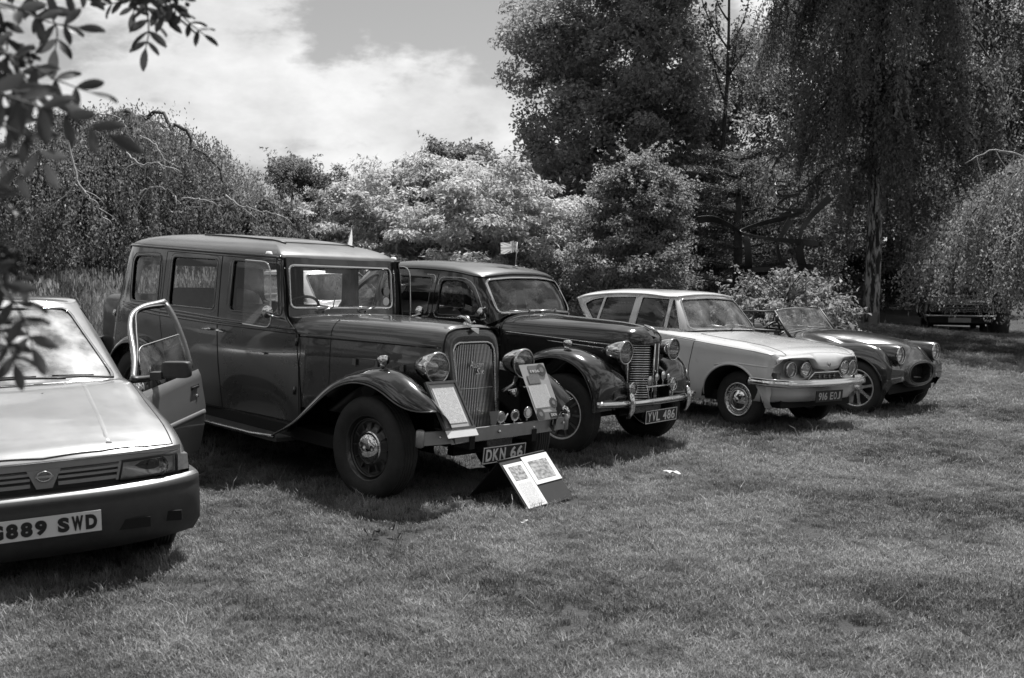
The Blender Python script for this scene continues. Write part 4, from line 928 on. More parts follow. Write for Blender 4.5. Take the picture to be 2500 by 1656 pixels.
# ------------------------------------------------------------------ pale 1960s saloon with a reverse-raked rear window
def pale_saloon():
    c = car('pale_saloon', 'pale', 'pale 1960s saloon with white roof, paired headlamps, reverse-raked rear window and plate 916 EOJ')
    PT = mat('pale_saloon_paint', .55, .28, coat=1.0, var=.03, vscale=2, rvar=.05); WH = mat('white_roof_paint', .70, .28, coat=1.0, rvar=.05, vscale=3)
    def sec(zc, zs, ys, zb, yb, ym=.785, low=.26, yl=.70):
        return [(yl, low), (yl + .035, low + .06), (ym - .012, .44), (ym, .58), (yb + .012, (zb + .60) / 2 + .03), (yb + .004, zb - .035), (yb - .012, zb + .004), (ys, zs), (ys * .72, zs + (zc - zs) * .55), (ys * .36, zs + (zc - zs) * .9), (0, zc)]
    S_ = [(-3.60, sec(.72, .72, .50, .70, .62, .66, .36, .60)), (-3.56, sec(.86, .86, .58, .84, .70, .74, .34, .64)), (-3.40, sec(.90, .915, .64, .915, .75, .775, .30, .68)), (-2.9, sec(.955, .95, .655, .955, .765)), (-2.4, sec(1.00, .985, .66, .965, .765)), (-1.5, sec(1.0, .985, .66, .955, .765)), (-.95, sec(.99, .965, .655, .925, .765)), (-.70, sec(.985, .945, .655, .905, .76)),
          (-.30, sec(.955, .915, .65, .88, .755)), (.1, sec(.925, .89, .645, .855, .75)), (.40, sec(.885, .855, .64, .835, .742)), (lambda y: .56 - .07 * (abs(y) / .76) ** 3, sec(.845, .82, .63, .81, .725, .77)), (lambda y: .635 - .14 * (abs(y) / .76) ** 3, sec(.79, .785, .615, .78, .705, .748)), (lambda y: .66 - .16 * (abs(y) / .76) ** 3, sec(.765, .768, .60, .765, .69, .735))]
    arches = [(.03, .30, .40, .375), (-2.50, .30, .38, .33)]
    sf, regs = hull(c, S_, arches)
    uvb = lambda P: uvline(sf, P, [0, 2], RSIDE, .06)
    Lfd = np.stack(sf.inv(resample([(-.55, .30), (-.56, .62), (-.52, .90), (-1.53, .955), (-1.56, .70), (-1.52, .30)], .05), [0, 2], RSIDE), 1)
    # doors stop below the rolled waist line
    Lrd = np.stack(sf.inv(resample([(-1.54, .30), (-1.58, .70), (-1.55, .955), (-2.28, .96), (-2.24, .8), (-2.10, .62), (-2.05, .30)], .05), [0, 2], RSIDE), 1)
    hood = [(-.58, -.60), (-.58, .60), (.62, .585), (.62, -.585)]
    Lh = np.stack(sf.inv(resample([(-.60, -.56), (.60, -.555), (.60, .555), (-.60, .56)], .06), [0, 1], lambda X: X[:, 2] > .75), 1)
    pan = panel(sf, regs + [('fd', Lfd), ('rd', Lrd), ('fdl', mirror_v(Lfd)), ('rdl', mirror_v(Lrd)), ('hood', Lh)], 84, 46)
    body = emit(pan, 'skin', 'body', PT, c); bn = emit(pan, 'hood', 'bonnet', PT, c, off=.001)
    doors = [emit(pan, k, 'door', PT, c, off=.001) for k in ('fd', 'rd', 'fdl', 'rdl')]
    gap(sf, Lfd, body, 'v', True, 'door_gap'); gap(sf, Lrd, body, 'v', True, 'door_gap'); gap(sf, Lh, bn, None, True, 'bonnet_gap')
    wells(c, arches, .775, .42)
    for ax, az, ra, rz in arches:                                        # rolled wheel-arch lip
        th = np.linspace(.06, math.pi - .06, 26); L = uvline(sf, [(ax + (ra + .005) * math.cos(a), az + (rz + .005) * math.sin(a)) for a in th], [0, 2], RSIDE, .04); gap(sf, L, body, 'v', False, 'arch_lip', halfround(.014, .014), PT)
    L = uvb([(-.20, .655), (-.05, .688), (.05, .694), (.35, .688), (.64, .68)]); gap(sf, L, body, 'v', False, 'side_crease', halfround(.010, .008), PT)
    L = uvb([(-2.9, .945), (-1.5, .945), (-.9, .915), (-.3, .872), (.3, .835), (.6, .80)]); gap(sf, L, body, 'v', False, 'waist_moulding', halfround(.007, .006), PT)
    for d, x, s in ((doors[0], -1.42, -1), (doors[1], -2.12, -1), (doors[2], -1.42, 1), (doors[3], -2.12, 1)):
        mb = MB(); mb.tube([(x, s * .77, .865), (x, s * .795, .865), (x + .12, s * .795, .868), (x + .12, s * .77, .868)], .008, 7); mb.build('handle', CHROME, d)
    # cabin
    belt = [(-.62, 0, .995), (-.635, .25, .992), (-.70, .48, .985), (-.78, .59, .972), (-.90, .645, .965), (-1.2, .665, .968), (-1.6, .672, .975), (-2.05, .668, .985), (-2.36, .62, .99), (-2.43, .55, .992), (-2.44, .4, .995), (-2.42, .2, .995), (-2.41, 0, .995)]
    top = [(-1.00, 0, 1.372), (-1.01, .25, 1.365), (-1.045, .44, 1.345), (-1.075, .495, 1.338), (-1.12, .52, 1.335), (-1.4, .55, 1.352), (-1.75, .56, 1.352), (-2.2, .555, 1.325), (-2.64, .53, 1.27), (-2.74, .48, 1.255), (-2.80, .36, 1.255), (-2.82, .18, 1.26), (-2.82, 0, 1.26)]
    wins = [([(-.855, .985), (-1.03, .985), (-1.08, 1.315), (-1.055, 1.315)], [.01, .01, .01, .02]), ([(-1.06, .985), (-1.53, .99), (-1.51, 1.325), (-1.11, 1.32)], .02), ([(-1.63, .99), (-2.155, .995), (-2.115, 1.30), (-1.60, 1.325)], .02), ([(-2.185, .995), (-2.23, 1.0), (-2.46, 1.20), (-2.36, 1.262), (-2.145, 1.298)], [.01, .04, .03, .08, .01])]
    screen = ([(-.57, .998), (0, 1.015), (.57, .998), (.47, 1.32), (0, 1.35), (-.47, 1.32)], [.05, .5, .05, .06, .5, .06])
    back = ([(-.45, 1.02), (.45, 1.02), (.43, 1.22), (-.43, 1.22)], .05)
    g, cab = greenhouse(c, belt, top, .02, wins, screen, back, PT, .092, (2.3, 2.0), (.009, .007), DULLCHROME, (.013, .009), WH, glassm=glass('tinted_car_window', .62), screenm=glass('dusty_windscreen', .66, extra=.16))
    L = np.stack(g.inv(rounded([(-.83, .978), (-1.585, .978), (-1.575, 1.338), (-1.045, 1.332)], .02), [0, 2], RSIDE), 1); gap(g, L, cab, 'u', True, 'door_frame', halfround(.006, .006), DULLCHROME)
    L = np.stack(g.inv(rounded([(-1.60, .978), (-2.25, .99), (-2.50, 1.21), (-2.37, 1.278), (-2.12, 1.318), (-1.585, 1.338)], .03), [0, 2], RSIDE), 1); gap(g, L, cab, 'u', True, 'door_frame', halfround(.006, .006), DULLCHROME)
    uu = np.linspace(.1, .9, 90); mb = MB(); mb.tube(g(uu, np.ones(90)) + g.normal(uu, np.ones(90)) * .008 + [0, 0, .004], .009, 6); mb.build('gutter', WH, c)
    mb = MB(); mb.lathe([(.0005, .012), (.022, .010), (.026, 0)], 16, 1, (0, 0, 0)); o = mb.build('pillar_badge', STEEL, c); o.location = (-2.46, -.60, 1.08); o.rotation_euler = (0, 0, math.pi)
    # front face below the bonnet lip
    ys = np.linspace(-.70, .70, 29); zs = np.linspace(.47, .772, 9); V = []
    for z in zs:
        for y in ys: V.append((.632 - .145 * (abs(y) / .73) ** 3 - .05 * max(0, min(1, (z - .585) / .05)), y * (1.03 if z < .7 else 1.0), z))
    F = [(i * 29 + q, i * 29 + q + 1, (i + 1) * 29 + q + 1, (i + 1) * 29 + q) for i in range(8) for q in range(28)]
    fp = mesh_obj('front_panel', V, F, PT, c)
    # overhanging bonnet lip, dipping between the lamp hoods
    lipz = curve([(-.70, .715), (-.675, .75), (-.60, .777), (-.46, .785), (-.33, .782), (-.25, .765), (-.205, .72), (-.17, .682), (-.13, .668), (0, .664), (.13, .668), (.17, .682), (.205, .72), (.25, .765), (.33, .782), (.46, .785), (.60, .777), (.675, .75), (.70, .715)], 90)
    V = []; n = 90; kq = 9
    for y, z in lipz:
        a_ = abs(y) / .70; x1 = .690 - .135 * a_ ** 3; x0 = .565 - .085 * a_ ** 3; zt = .838 - .052 * a_ ** 2
        for t in np.linspace(0, 1, kq - 1): V.append((x0 + (x1 - x0) * math.sin(t * math.pi / 2), y * (1 - .01 * (1 - t)), zt - (zt - z) * (1 - math.cos(t * math.pi / 2))))
        V.append((x1 - .08, y, z - .004))
    mesh_obj('bonnet_lip', V, [(kq * k + q, kq * k + q + 1, kq * k + q + kq + 1, kq * k + q + kq) for k in range(n - 1) for q in range(kq - 1)], PT, bn)
    mb = MB(); mb.lathe([(.0005, .006), (.020, .006), (.024, .0)], 16, 0, (.690, 0, .715)); mb.build('bonnet_badge', DULLCHROME, bn)
    for s in (-1, 1):
        V, F = lathe_geo([(.0, 0), (.20, 0), (.21, .0)], 28, 0)
        mb = MB(); V = [(.585 - .06 * (.5 - .5 * math.cos(a)) * (1 if s < 0 else 1) * 0, s * .44 + .195 * math.copysign(abs(math.cos(a)) ** .7, math.cos(a)), .668 + .092 * math.copysign(abs(math.sin(a)) ** .7, math.sin(a))) for a in np.linspace(0, 2 * math.pi, 33)[:-1]]; mb.add(V, [tuple(range(32))]); mb.build('lamp_housing', mat('lamp_housing_grey', .22, .4), fp, smooth=False)
        for y in (.34, .535): h = head_lamp(c, (.645 - .035 * (y > .4), s * y, .664), .078, .07, CHROME)
        mb = MB(); mb.box((.515, s * .675, .60), (.10, .06, .06)); mb.build('indicator_lamp', mat('amber_lens_grey', .12, .2, coat=1), fp, smooth=False)
    mb = MB(); o = [(.655, -.31, .552), (.655, -.21, .632), (.655, .21, .632), (.655, .31, .552)]; mb.add(o, [(0, 3, 2, 1)]); gr = mb.build('radiator_grille', TRIM, c, smooth=False)
    mb = MB(); mb.tube(np.array(o + [o[0]]) + [.004, 0, 0], .011, 6); mb.build('grille_frame', CHROME, gr)
    for y in (-.13, -.045, .045, .13):
        mb = MB(); mb.box((.665, y, .592), (.008, .008, .040)); mb.box((.665, y, .592), (.0085, .034, .007)); mb.build('grille_star', DULLCHROME, gr, smooth=False)
    mb = MB()
    for z in (.572, .592, .612): mb.tube([(.658, -.27 + (z - .57), z), (.658, .27 - (z - .57), z)], .003, 4)
    mb.build('grille_bar', STEEL, gr)
    # bumper wrapping round the corners
    b = curve([(.28, -.80, .535), (.42, -.815, .535), (.56, -.79, .533), (.66, -.68, .53), (.70, -.45, .525), (.715, 0, .522), (.70, .45, .525), (.66, .68, .53), (.56, .79, .533), (.42, .815, .535), (.28, .80, .535)], 50)
    pr = [(-.008, -.042), (-.022, -.036), (-.028, -.016), (-.024, .008), (-.013, .022), (-.017, .032), (-.010, .040), (.010, .036), (.010, -.036)]
    V, F = sweep(b, [(-p[0], p[1]) for p in pr]); bp = mesh_obj('bumper', V, F, CHROME, c)
    for s in (-1, 1): mb = MB(); mb.tube([(.72, s * .36, .58), (.742, s * .36, .55), (.745, s * .36, .49), (.72, s * .36, .46)], [.012, .02, .02, .01], 8)
    # valance
    b = curve([(.36, -.735, .40), (.52, -.71, .40), (.62, -.58, .40), (.665, -.3, .40), (.675, 0, .40), (.665, .3, .40), (.62, .58, .40), (.52, .71, .40), (.36, .735, .40)], 40); V = []
    for p in b: V += [(p[0] + .0, p[1], .50), (p[0] - .01, p[1], .41), (p[0] - .06, p[1] * .97, .335), (p[0] - .12, p[1] * .94, .315)]
    mesh_obj('valance', V, [(4 * k + q, 4 * k + 4 + q, 4 * k + 5 + q, 4 * k + 1 + q) for k in range(39) for q in range(3)], PT, c)
    plate(c, (.745, -.05, .392), '916 EOJ', .46, .118, tilt=-4, border=False, th=.66, tw=.82, bold=.0015, ink=mat('old_plate_silver', .42, .4))
    # wheels: deep chrome trims
    face = [('wheel', mat('wheel_white', .55, .35, coat=.4), [(.178, -.052), (.172, -.058), (.165, -.05), (.15, -.03), (.12, -.028), (0, -.03)]),
            ('wheel_trim', CHROME, [(.186, -.058), (.180, -.066), (.168, -.068), (.158, -.056), (.150, -.040), (.140, -.038)]),
            ('hubcap', CHROME, [(.0005, -.082), (.010, -.081), (.016, -.074)] + [(.018 + .087 * t, -.072 + .030 * t ** 1.6) for t in np.linspace(0, 1, 9)] + [(.112, -.050), (.120, -.052), (.125, -.045), (.127, -.03)])]
    def fins(w):
        for k in range(28):
            a = 2 * math.pi * k / 28; M = np.array([[math.cos(a), 0, -math.sin(a)], [0, 1, 0], [math.sin(a), 0, math.cos(a)]]); mb = MB(); mb.box(M @ np.array([.150, -.050, 0]), (.036, .012, .009), M); mb.build('trim_fin', CHROME, w, smooth=False)
    for x in (.03, -2.50):
        for s in (-1, 1): make_wheel(c, (x, s * .59, .30), s, .302, .180, .135, face, steer=0, extra=fins)
    mb = MB(); mb.box((-1.4, 0, .31), (3.9, 1.2, .10)); mb.box((.3, 0, .42), (.5, 1.0, .2)); mb.build('floor_pan', DARK, c, smooth=False)
    mb = MB(); mb.box((.40, -.42, .285), (.12, .14, .02)); mb.build('tow_bracket', DULLCHROME, c, smooth=False)
    for y0, d in ((-.05, -1), (.42, -1)):
        mb = MB(); b0 = np.array([-.60 - .10 * (abs(y0) / .5) ** 2, y0, .995]); mb.tube([b0, b0 + [.02, 0, .02], b0 + [-.02, -.12, .035], b0 + [-.06, -.30, .055]], [.012, .008, .005, .004], 6); mb.build('wiper', STEEL, c)
    ST = mat('saloon_seat', .09, .5, var=.3, vscale=8)
    seat(c, -1.75, 0, 1.2, .58, .50, ST); seat(c, -2.4, 0, 1.2, .60, .46, ST, dx=.5); mb = MB(); mb.box((-.92, 0, .96), (.25, 1.2, .06)); mb.build('dashboard', mat('dash_pale', .3, .5), c, smooth=False)
    th = np.linspace(0, 2 * np.pi, 41)[:-1]; Mw = rot_y(-55); P = (np.stack([np.cos(th) * .205, np.sin(th) * .205, 0 * th], 1)) @ Mw.T + [-1.20, -.32, 1.07]; mb = MB(); mb.tube(P, .011, 7, True)
    for a in (20, 160): mb.tube([np.array([-1.20, -.32, 1.07]), np.array([-1.20, -.32, 1.07]) + Mw @ np.array([math.cos(R(a)) * .2, math.sin(R(a)) * .2, 0])], .007, 5)
    mb.build('steering_wheel', mat('ivory', .5, .35), c)
    return c
pale_saloon()
# ------------------------------------------------------------------ silver hatchback with its door open, nearest the camera
def modern_car():
    c = car('silver_hatchback', 'modern', 'silver 1980s hatchback with its passenger door open and pale plate ending 889 SWD')
    PT = mat('silver_paint', .27, .40, .55, coat=1.0, rvar=.05, vscale=3, var=.03); PL = mat('bumper_plastic', .028, .55, var=.25, vscale=18)
    def sec(zc, zs, ys, zb, yb, ym=.825, low=.20, yl=.72):
        return [(yl, low), (yl + .05, low + .06), (ym - .015, .42), (ym, .56), (yb + .018, (zb + .56) / 2), (yb + .008, zb - .03), (yb - .012, zb), (ys, zs), (ys * .74, zs + (zc - zs) * .6), (ys * .38, zs + (zc - zs) * .92), (0, zc)]
    S_ = [(-3.35, sec(.70, .70, .55, .68, .68, .72, .30, .60)), (-3.30, sec(.86, .86, .62, .84, .72, .79)), (-2.9, sec(.93, .92, .68, .90, .79)), (-2.0, sec(.95, .93, .69, .90, .80)), (-1.2, sec(.95, .93, .69, .885, .80)), (-.80, sec(.965, .94, .69, .86, .80)),
          (-.60, sec(.962, .935, .69, .845, .80)), (-.2, sec(.895, .86, .68, .79, .795)), (.15, sec(.835, .795, .67, .745, .79)), (lambda y: .42 - .05 * (abs(y) / .8) ** 3, sec(.775, .735, .65, .70, .775, .815)), (lambda y: .57 - .12 * (abs(y) / .8) ** 3, sec(.725, .69, .63, .665, .755, .80)), (lambda y: .605 - .13 * (abs(y) / .8) ** 3, sec(.690, .665, .62, .645, .745, .79))]
    arches = [(.0, .29, .36, .34), (-2.43, .29, .36, .34)]
    sf, regs = hull(c, S_, arches)
    Lfd = np.stack(sf.inv(resample([(-.66, .27), (-.64, .60), (-.62, .855), (-1.60, .885), (-1.66, .60), (-1.62, .27)], .05), [0, 2], RSIDE), 1)
    Lrd = np.stack(sf.inv(resample([(-1.63, .27), (-1.67, .60), (-1.61, .885), (-2.42, .90), (-2.25, .70), (-2.08, .45), (-2.04, .27)], .05), [0, 2], RSIDE), 1)
    Lh = np.stack(sf.inv(resample([(-.62, -.70), (-.57, 0), (-.62, .70), (-.2, .71), (.20, .715), (.46, .705), (.52, .55), (.565, .30), (.585, 0), (.565, -.30), (.52, -.55), (.46, -.705), (.20, -.715), (-.2, -.71)], .06), [0, 1], lambda X: X[:, 2] > .66), 1)
    pan = panel(sf, regs + [('fd', Lfd), ('rd', Lrd), ('open', mirror_v(Lfd)), ('rdl', mirror_v(Lrd)), ('hood', Lh)], 80, 46)
    body = emit(pan, 'skin', 'body', PT, c); bn = emit(pan, 'hood', 'bonnet', PT, c, off=.001)
    emit(pan, 'fd', 'door', PT, c, off=.001); emit(pan, 'rd', 'door', PT, c, off=.001); emit(pan, 'rdl', 'door', PT, c, off=.001)
    lining([pan], c, -.04)
    gap(sf, Lfd, body, None, True, 'door_gap'); gap(sf, Lrd, body, 'v', True, 'door_gap'); gap(sf, Lh, bn, None, True, 'bonnet_gap', prof=[(-.0035, -.01), (-.0035, .0025), (.0035, .0025), (.0035, -.01)])
    for y in (-.38, .38):
        L = uvline(sf, [(-.55, y * 1.05), (.10, y * .98), (.50, y * .93)], [0, 1], lambda X: X[:, 2] > .66, .08); gap(sf, L, bn, None, False, 'bonnet_crease', halfround(.02, .004), PT)
    for z in (.56,):
        L = uvline(sf, [(-1.64, z), (-2.0, z)], [0, 2], RSIDE, .08); gap(sf, L, body, 'v', False, 'side_moulding', halfround(.02, .012), PL)
    wells(c, arches, .80, .45)
    belt = [(-.56, 0, .965), (-.575, .3, .962), (-.63, .55, .95), (-.70, .665, .93), (-.85, .715, .915), (-1.2, .735, .905), (-1.7, .74, .91), (-2.3, .725, .925), (-2.8, .68, .93), (-3.05, .58, .93), (-3.14, .4, .93), (-3.17, .2, .93), (-3.18, 0, .93)]
    top = [(-1.38, 0, 1.435), (-1.39, .25, 1.43), (-1.44, .43, 1.41), (-1.52, .495, 1.40), (-1.58, .53, 1.40), (-1.7, .565, 1.41), (-2.0, .57, 1.405), (-2.35, .56, 1.395), (-2.62, .53, 1.375), (-2.72, .46, 1.365), (-2.76, .32, 1.365), (-2.78, .16, 1.37), (-2.78, 0, 1.37)]
    wins = [([(-.80, .925), (-1.60, .92), (-1.60, 1.365), (-1.57, 1.365)], [.02, .02, .02, .05]), ([(-1.70, .93), (-2.36, .94), (-2.40, 1.10), (-2.28, 1.35), (-1.67, 1.365)], [.02, .04, .05, .05, .02]), ([(-2.46, .95), (-2.85, .955), (-2.60, 1.33), (-2.40, 1.345)], [.03, .04, .05, .03])]
    screen = ([(-.63, .955), (0, .975), (.63, .955), (.455, 1.385), (0, 1.41), (-.455, 1.385)], [.05, .4, .05, .06, .4, .06])
    back = ([(-.5, .99), (.5, .99), (.40, 1.33), (-.40, 1.33)], .06)
    g, cab = greenhouse(c, belt, top, .02, wins, screen, back, PT, .035, (2.6, 2.2), (.008, .004), TRIM, (.013, .003), PT, glassm=glass('car_window_green', .70), screenm=glass('glare_windscreen', .60, rough=.14, extra=.75))  # whitish windscreen film stands in for sky and sun glare
    # the front left window sits in the open door: take its glass off the body
    for o in list(cab.children):
        if o.name.startswith('window') and o.type == 'MESH' and o.data.vertices and len(o.children):
            cen = np.mean([v.co[:] for v in o.data.vertices], 0)
            if cen[1] > .3 and cen[0] > -1.65:
                for q in list(o.children): bpy.data.objects.remove(q)
                bpy.data.objects.remove(o)
    # open door: the cut skin swung on its hinge line, with frame, glass and mirror
    H_ = np.array([-.63, .795, 0]); ang = R(-145 + 180)
    def sw(P):                                                            # swing about the hinge by 35 degrees outwards
        P = np.asarray(P, float) - H_; a = -R(35); q = P.copy(); q[:, 0] = P[:, 0] * math.cos(a) - P[:, 1] * math.sin(a); q[:, 1] = P[:, 0] * math.sin(a) + P[:, 1] * math.cos(a); return q + H_
    V, N, F = pan['open']; Nn = sw(N + H_) - H_
    d = mesh_obj('door', sw(V), F, PT, c, normals=Nn, label='open passenger door')
    Vi = V + N * -.055; mesh_obj('door_trim', sw(Vi), F[:, ::-1], mat('door_card', .06, .6), d, normals=-Nn)
    L = mirror_v(Lfd); X, N2 = loop3(sf, L); V, F = ribbon(X, N2, [(0, 0), (0, -.055)]); mesh_obj('door_edge', sw(V), F, PT, d)
    def on_g(P):                                                          # points of the window plane of the left door
        P = np.asarray(P, float); u, v = g.inv(P, [0, 2], lambda X: X[:, 1] > .25); return g(u, v), g.normal(u, v)
    fr = curve([(-.70, .90), (-.90, 1.06), (-1.15, 1.25), (-1.30, 1.335), (-1.42, 1.37), (-1.55, 1.385), (-1.625, 1.392)], 30); X, N3 = on_g(fr)
    V, F = ribbon(X, N3, [(-.015, .004), (.015, .004), (.015, -.03), (-.015, -.03)], False); mesh_obj('window_frame', sw(V), F, PT, d)
    X, N3 = on_g(curve([(-.73, .92), (-.92, 1.06), (-1.16, 1.235), (-1.33, 1.34), (-1.44, 1.36), (-1.58, 1.362)], 24)); V, F = ribbon(X, N3, [(-.008, .003), (.008, .003), (.008, -.02), (-.008, -.02)], False); mesh_obj('window_seal', sw(V), F, TRIM, d)
    X, N3 = on_g(curve([(-1.612, 1.39), (-1.62, 1.15), (-1.625, .90)], 12)); V, F = ribbon(X, N3, [(-.016, .004), (.016, .004), (.016, -.03), (-.016, -.03)], False); mesh_obj('window_frame', sw(V), F, PT, d)
    gl = rounded([(-.80, .90), (-.92, 1.05), (-1.02, 1.125), (-1.58, 1.15), (-1.60, .90)], [.01, .05, .08, .01, .01]); X, N3 = on_g(gl); n = len(gl)
    w = mesh_obj('window', sw(X - N3 * .012), [tuple(range(n))], GLASS_DUSTY, d, smooth=False)
    e = [i for i in range(n) if gl[i][1] > .93 and gl[i][0] > -1.59]; mb = MB(); mb.tube(sw(X - N3 * .012)[e], .003, 5); mb.build('window_edge', mat('glass_edge', .5, .2), w)
    X, N3 = on_g([(x, .895 + .012 * (-.65 - x)) for x in np.linspace(-.66, -1.62, 16)])
    V, F = ribbon(X, N3, [(-.016, -.03), (-.016, .012), (.016, .012), (.016, -.03)], False); mesh_obj('waist_seal', sw(V), F, TRIM, d)
    L = uvline(sf, [(-.68, .56), (-1.63, .56)], [0, 2], lambda X: X[:, 1] > .3, .08); X, N3 = loop3(sf, L); V, F = ribbon(X, N3, halfround(.022, .014), False); mesh_obj('side_moulding', sw(V), F, mat('moulding_grey', .12, .5), d)
    hx = np.array([-1.47, .812, .755]); mb = MB(); mb.box((0, 0, 0), (.17, .012, .055)); V = np.array(mb.V) + hx; h = mesh_obj('handle', sw(V), mb.F, PL, d, smooth=False)
    mb = MB(); mb.box(hx + [.01, .014, .012], (.12, .014, .016)); mesh_obj('handle_grip', sw(mb.V), mb.F, TRIM, h, smooth=False)
    mb = MB(); mb.lathe([(.0005, .012), (.012, .010), (.014, 0)], 12, 1, (-1.50, .82, .70)); mesh_obj('lock', sw(mb.V), mb.F, CHROME, h)
    V, F = soft_box((-.86, .925, .975), (.08, .195, .112), 7, 18, 10); V2 = sw(V); m_ = mesh_obj('door_mirror', V2, F, PL, d)
    mb = MB(); mb.box((-.85, .795, .935), (.07, .08, .05)); mesh_obj('mirror_arm', sw(mb.V), mb.F, PL, m_, smooth=False)
    V, F = soft_box((-.86, -.925, .975), (.08, .195, .112), 7, 18, 10); m2 = mesh_obj('door_mirror', V, F, PL, c); mb = MB(); mb.box((-.85, -.795, .935), (.07, .08, .05)); mb.build('mirror_arm', PL, m2, smooth=False)
    # nose
    xf = lambda y, k=.605: k - .13 * (abs(y) / .8) ** 3
    ys = np.linspace(-.74, .74, 39)
    def band(z0, z1, k0, k1, m, name, par, ylim=.74):
        yy = ys[abs(ys) <= ylim + 1e-6]; V = []
        for y in yy: V += [(xf(y, k0), y, z0), (xf(y, k1), y, z1)]
        return mesh_obj(name, V, [(2 * q, 2 * q + 2, 2 * q + 3, 2 * q + 1) for q in range(len(yy) - 1)], m, par)
    nose = band(.50, .66, .585, .585, PL, 'nose_panel', c); band(.655, .70, .598, .598, PT, 'nose_edge', bn)
    def slab(pts, t, m, name, par, back=.03):
        """flat-fronted piece following the curved nose: pts (y, z) outline"""
        P = resample(pts, .05); n = len(P); V = [(xf(y, .60 + t), y, z) for y, z in P] + [(xf(y, .60 + t) - back, y, z) for y, z in P]
        return mesh_obj(name, V, [tuple(range(n)), tuple(range(n, 2 * n))[::-1]] + [(i, (i + 1) % n, n + (i + 1) % n, n + i) for i in range(n)], m, par, smooth=False)
    slab([(-.74, .645), (.74, .645), (.735, .672), (.60, .685), (.3, .695), (-.3, .695), (-.60, .685), (-.735, .672)], .006, PT, 'bonnet_edge', bn)
    for z, hh in ((.635, .014), (.608, .014), (.575, .02)):
        for s in (-1, 1):
            a, b = (.07, .395 - (.635 - z) * .2); q = [(s * a, z - hh / 2), (s * b, z - hh / 2), (s * b, z + hh / 2), (s * a, z + hh / 2)]; slab(q, .004, PT, 'grille_slat', nose)
    slab([(-.085, .655), (-.04, .555), (.04, .555), (.085, .655)], .007, PT, 'grille_centre', nose)
    for s in (-1, 1): slab([(s * .385, .655), (s * .365, .556), (s * .378, .556), (s * .40, .655)], .006, PT, 'grille_side', nose)
    mb = MB(); th = np.linspace(0, 2 * np.pi, 25)[:-1]; mb.tube([(.618, .036 * math.cos(a), .622 + .026 * math.sin(a)) for a in th], .005, 6, True); bd = mb.build('nose_badge', DULLCHROME, nose); mb = MB(); mb.box((.618, 0, .622), (.008, .088, .012)); mb.build('badge_bar', DULLCHROME, bd, smooth=False)
    LQ = glass('lamp_cover', .75)
    for s in (-1, 1):
        lo = [(s * .405, .655), (s * .385, .553), (s * .705, .553), (s * .712, .652)]
        hs = slab(lo, -.008, mat('lamp_reflector', .85, .28, .8, var=.35, vscale=9, bump=.5, bscale=14), 'headlight', nose); slab([(p[0], p[1]) for p in lo], .004, LQ, 'lens', hs, .004)
        P = np.array([(xf(y, .606), y, z) for y, z in resample(lo, .04)]); mb = MB(); mb.tube(P, .006, 6, True); mb.build('lamp_seal', TRIM, hs)
        mb = MB(); mb.lathe([(.004, -.02), (.05, -.01), (.058, .012)], 18, 0, (xf(.6, .598), s * .60, .60)); mb.build('lamp_bowl', CHROME, hs)
        lo = [(s * .722, .650), (s * .718, .555), (s * .785, .553), (s * .782, .640)]; slab(lo, .008, mat('indicator_lens', .34, .15, coat=1.0, var=.3, vscale=20), 'indicator', nose, .10)
    # bumper
    bx = lambda y: .70 - .19 * (abs(y) / .83) ** 3.2
    yy = np.concatenate([np.linspace(-.835, .835, 41)])
    prof = [(0.0, .535, PT), (.035, .520, PT), (.045, .500, PL), (.05, .485, PL), (.045, .47, PL), (.052, .455, PL), (.052, .36, PL), (.045, .30, PL), (.03, .26, PL), (-.01, .195, PL), (-.06, .185, PL)]
    V = []
    k = len(prof)
    ext = [(-.835, .12), (-.835, .30)]
    cols = [(bx(.835) - .26, .83), (bx(.835) - .12, .838)] + [(bx(y), -y) for y in yy] + [(bx(.835) - .12, -.838), (bx(.835) - .26, -.83)]
    for x, y in cols:
        sc_ = .5 if abs(y) > .82 else 1
        for d_, z, _ in prof: V.append((x - .05 + d_ * sc_, y * (1 if abs(y) > .82 else 1) * (1 + .012 * (d_ > .02) * (abs(y) > .8)) * (.97 if z < .25 else 1), z))
    F = [(i * k + q, i * k + q + 1, (i + 1) * k + q + 1, (i + 1) * k + q) for i in range(len(cols) - 1) for q in range(k - 1)]
    bp = mesh_obj('bumper', V, F, [PL, PT], c); 
    for p in bp.data.polygons: p.material_index = 1 if p.center.z > .517 else 0
    V2 = []; 
    for x, y in cols: V2 += [(x - .05, y, .535), (min(x - .05, .585) - .10, y * .93, .545)]
    mesh_obj('bumper_top', V2, [(2 * q, 2 * q + 1, 2 * q + 3, 2 * q + 2) for q in range(len(cols) - 1)], PL, bp)
    for s in (-1, 1):
        for y, w in ((.42, .20), (.64, .13)): mb = MB(); mb.box((bx(y) + .001, s * y, .325), (.014, w, .055), rot_z(-s * (4 if y < .5 else 16))); mb.build('bumper_slot', DARK, bp, smooth=False)
    plate(c, (bx(0) + .014, -.02, .375), 'G889 SWD', .56, .111, tilt=0, back=mat('plate_reflective', .62, .35), ink=mat('plate_ink', .01, .4), border=False, th=.71, tw=.92, bold=.006, yaw=0)
    mb = MB(); mb.box((-1.4, 0, .24), (3.6, 1.45, .08)); mb.build('floor_pan', DARK, c, smooth=False)
    face = [('wheel', mat('steel_wheel_grey', .28, .4, .6), [(.17, -.05), (.165, -.06), (.15, -.05), (.12, -.03), (0, -.035)])]
    for x in (0, -2.43):
        for s in (-1, 1): make_wheel(c, (x, s * .70, .27), s, .275, .17, .16, face)
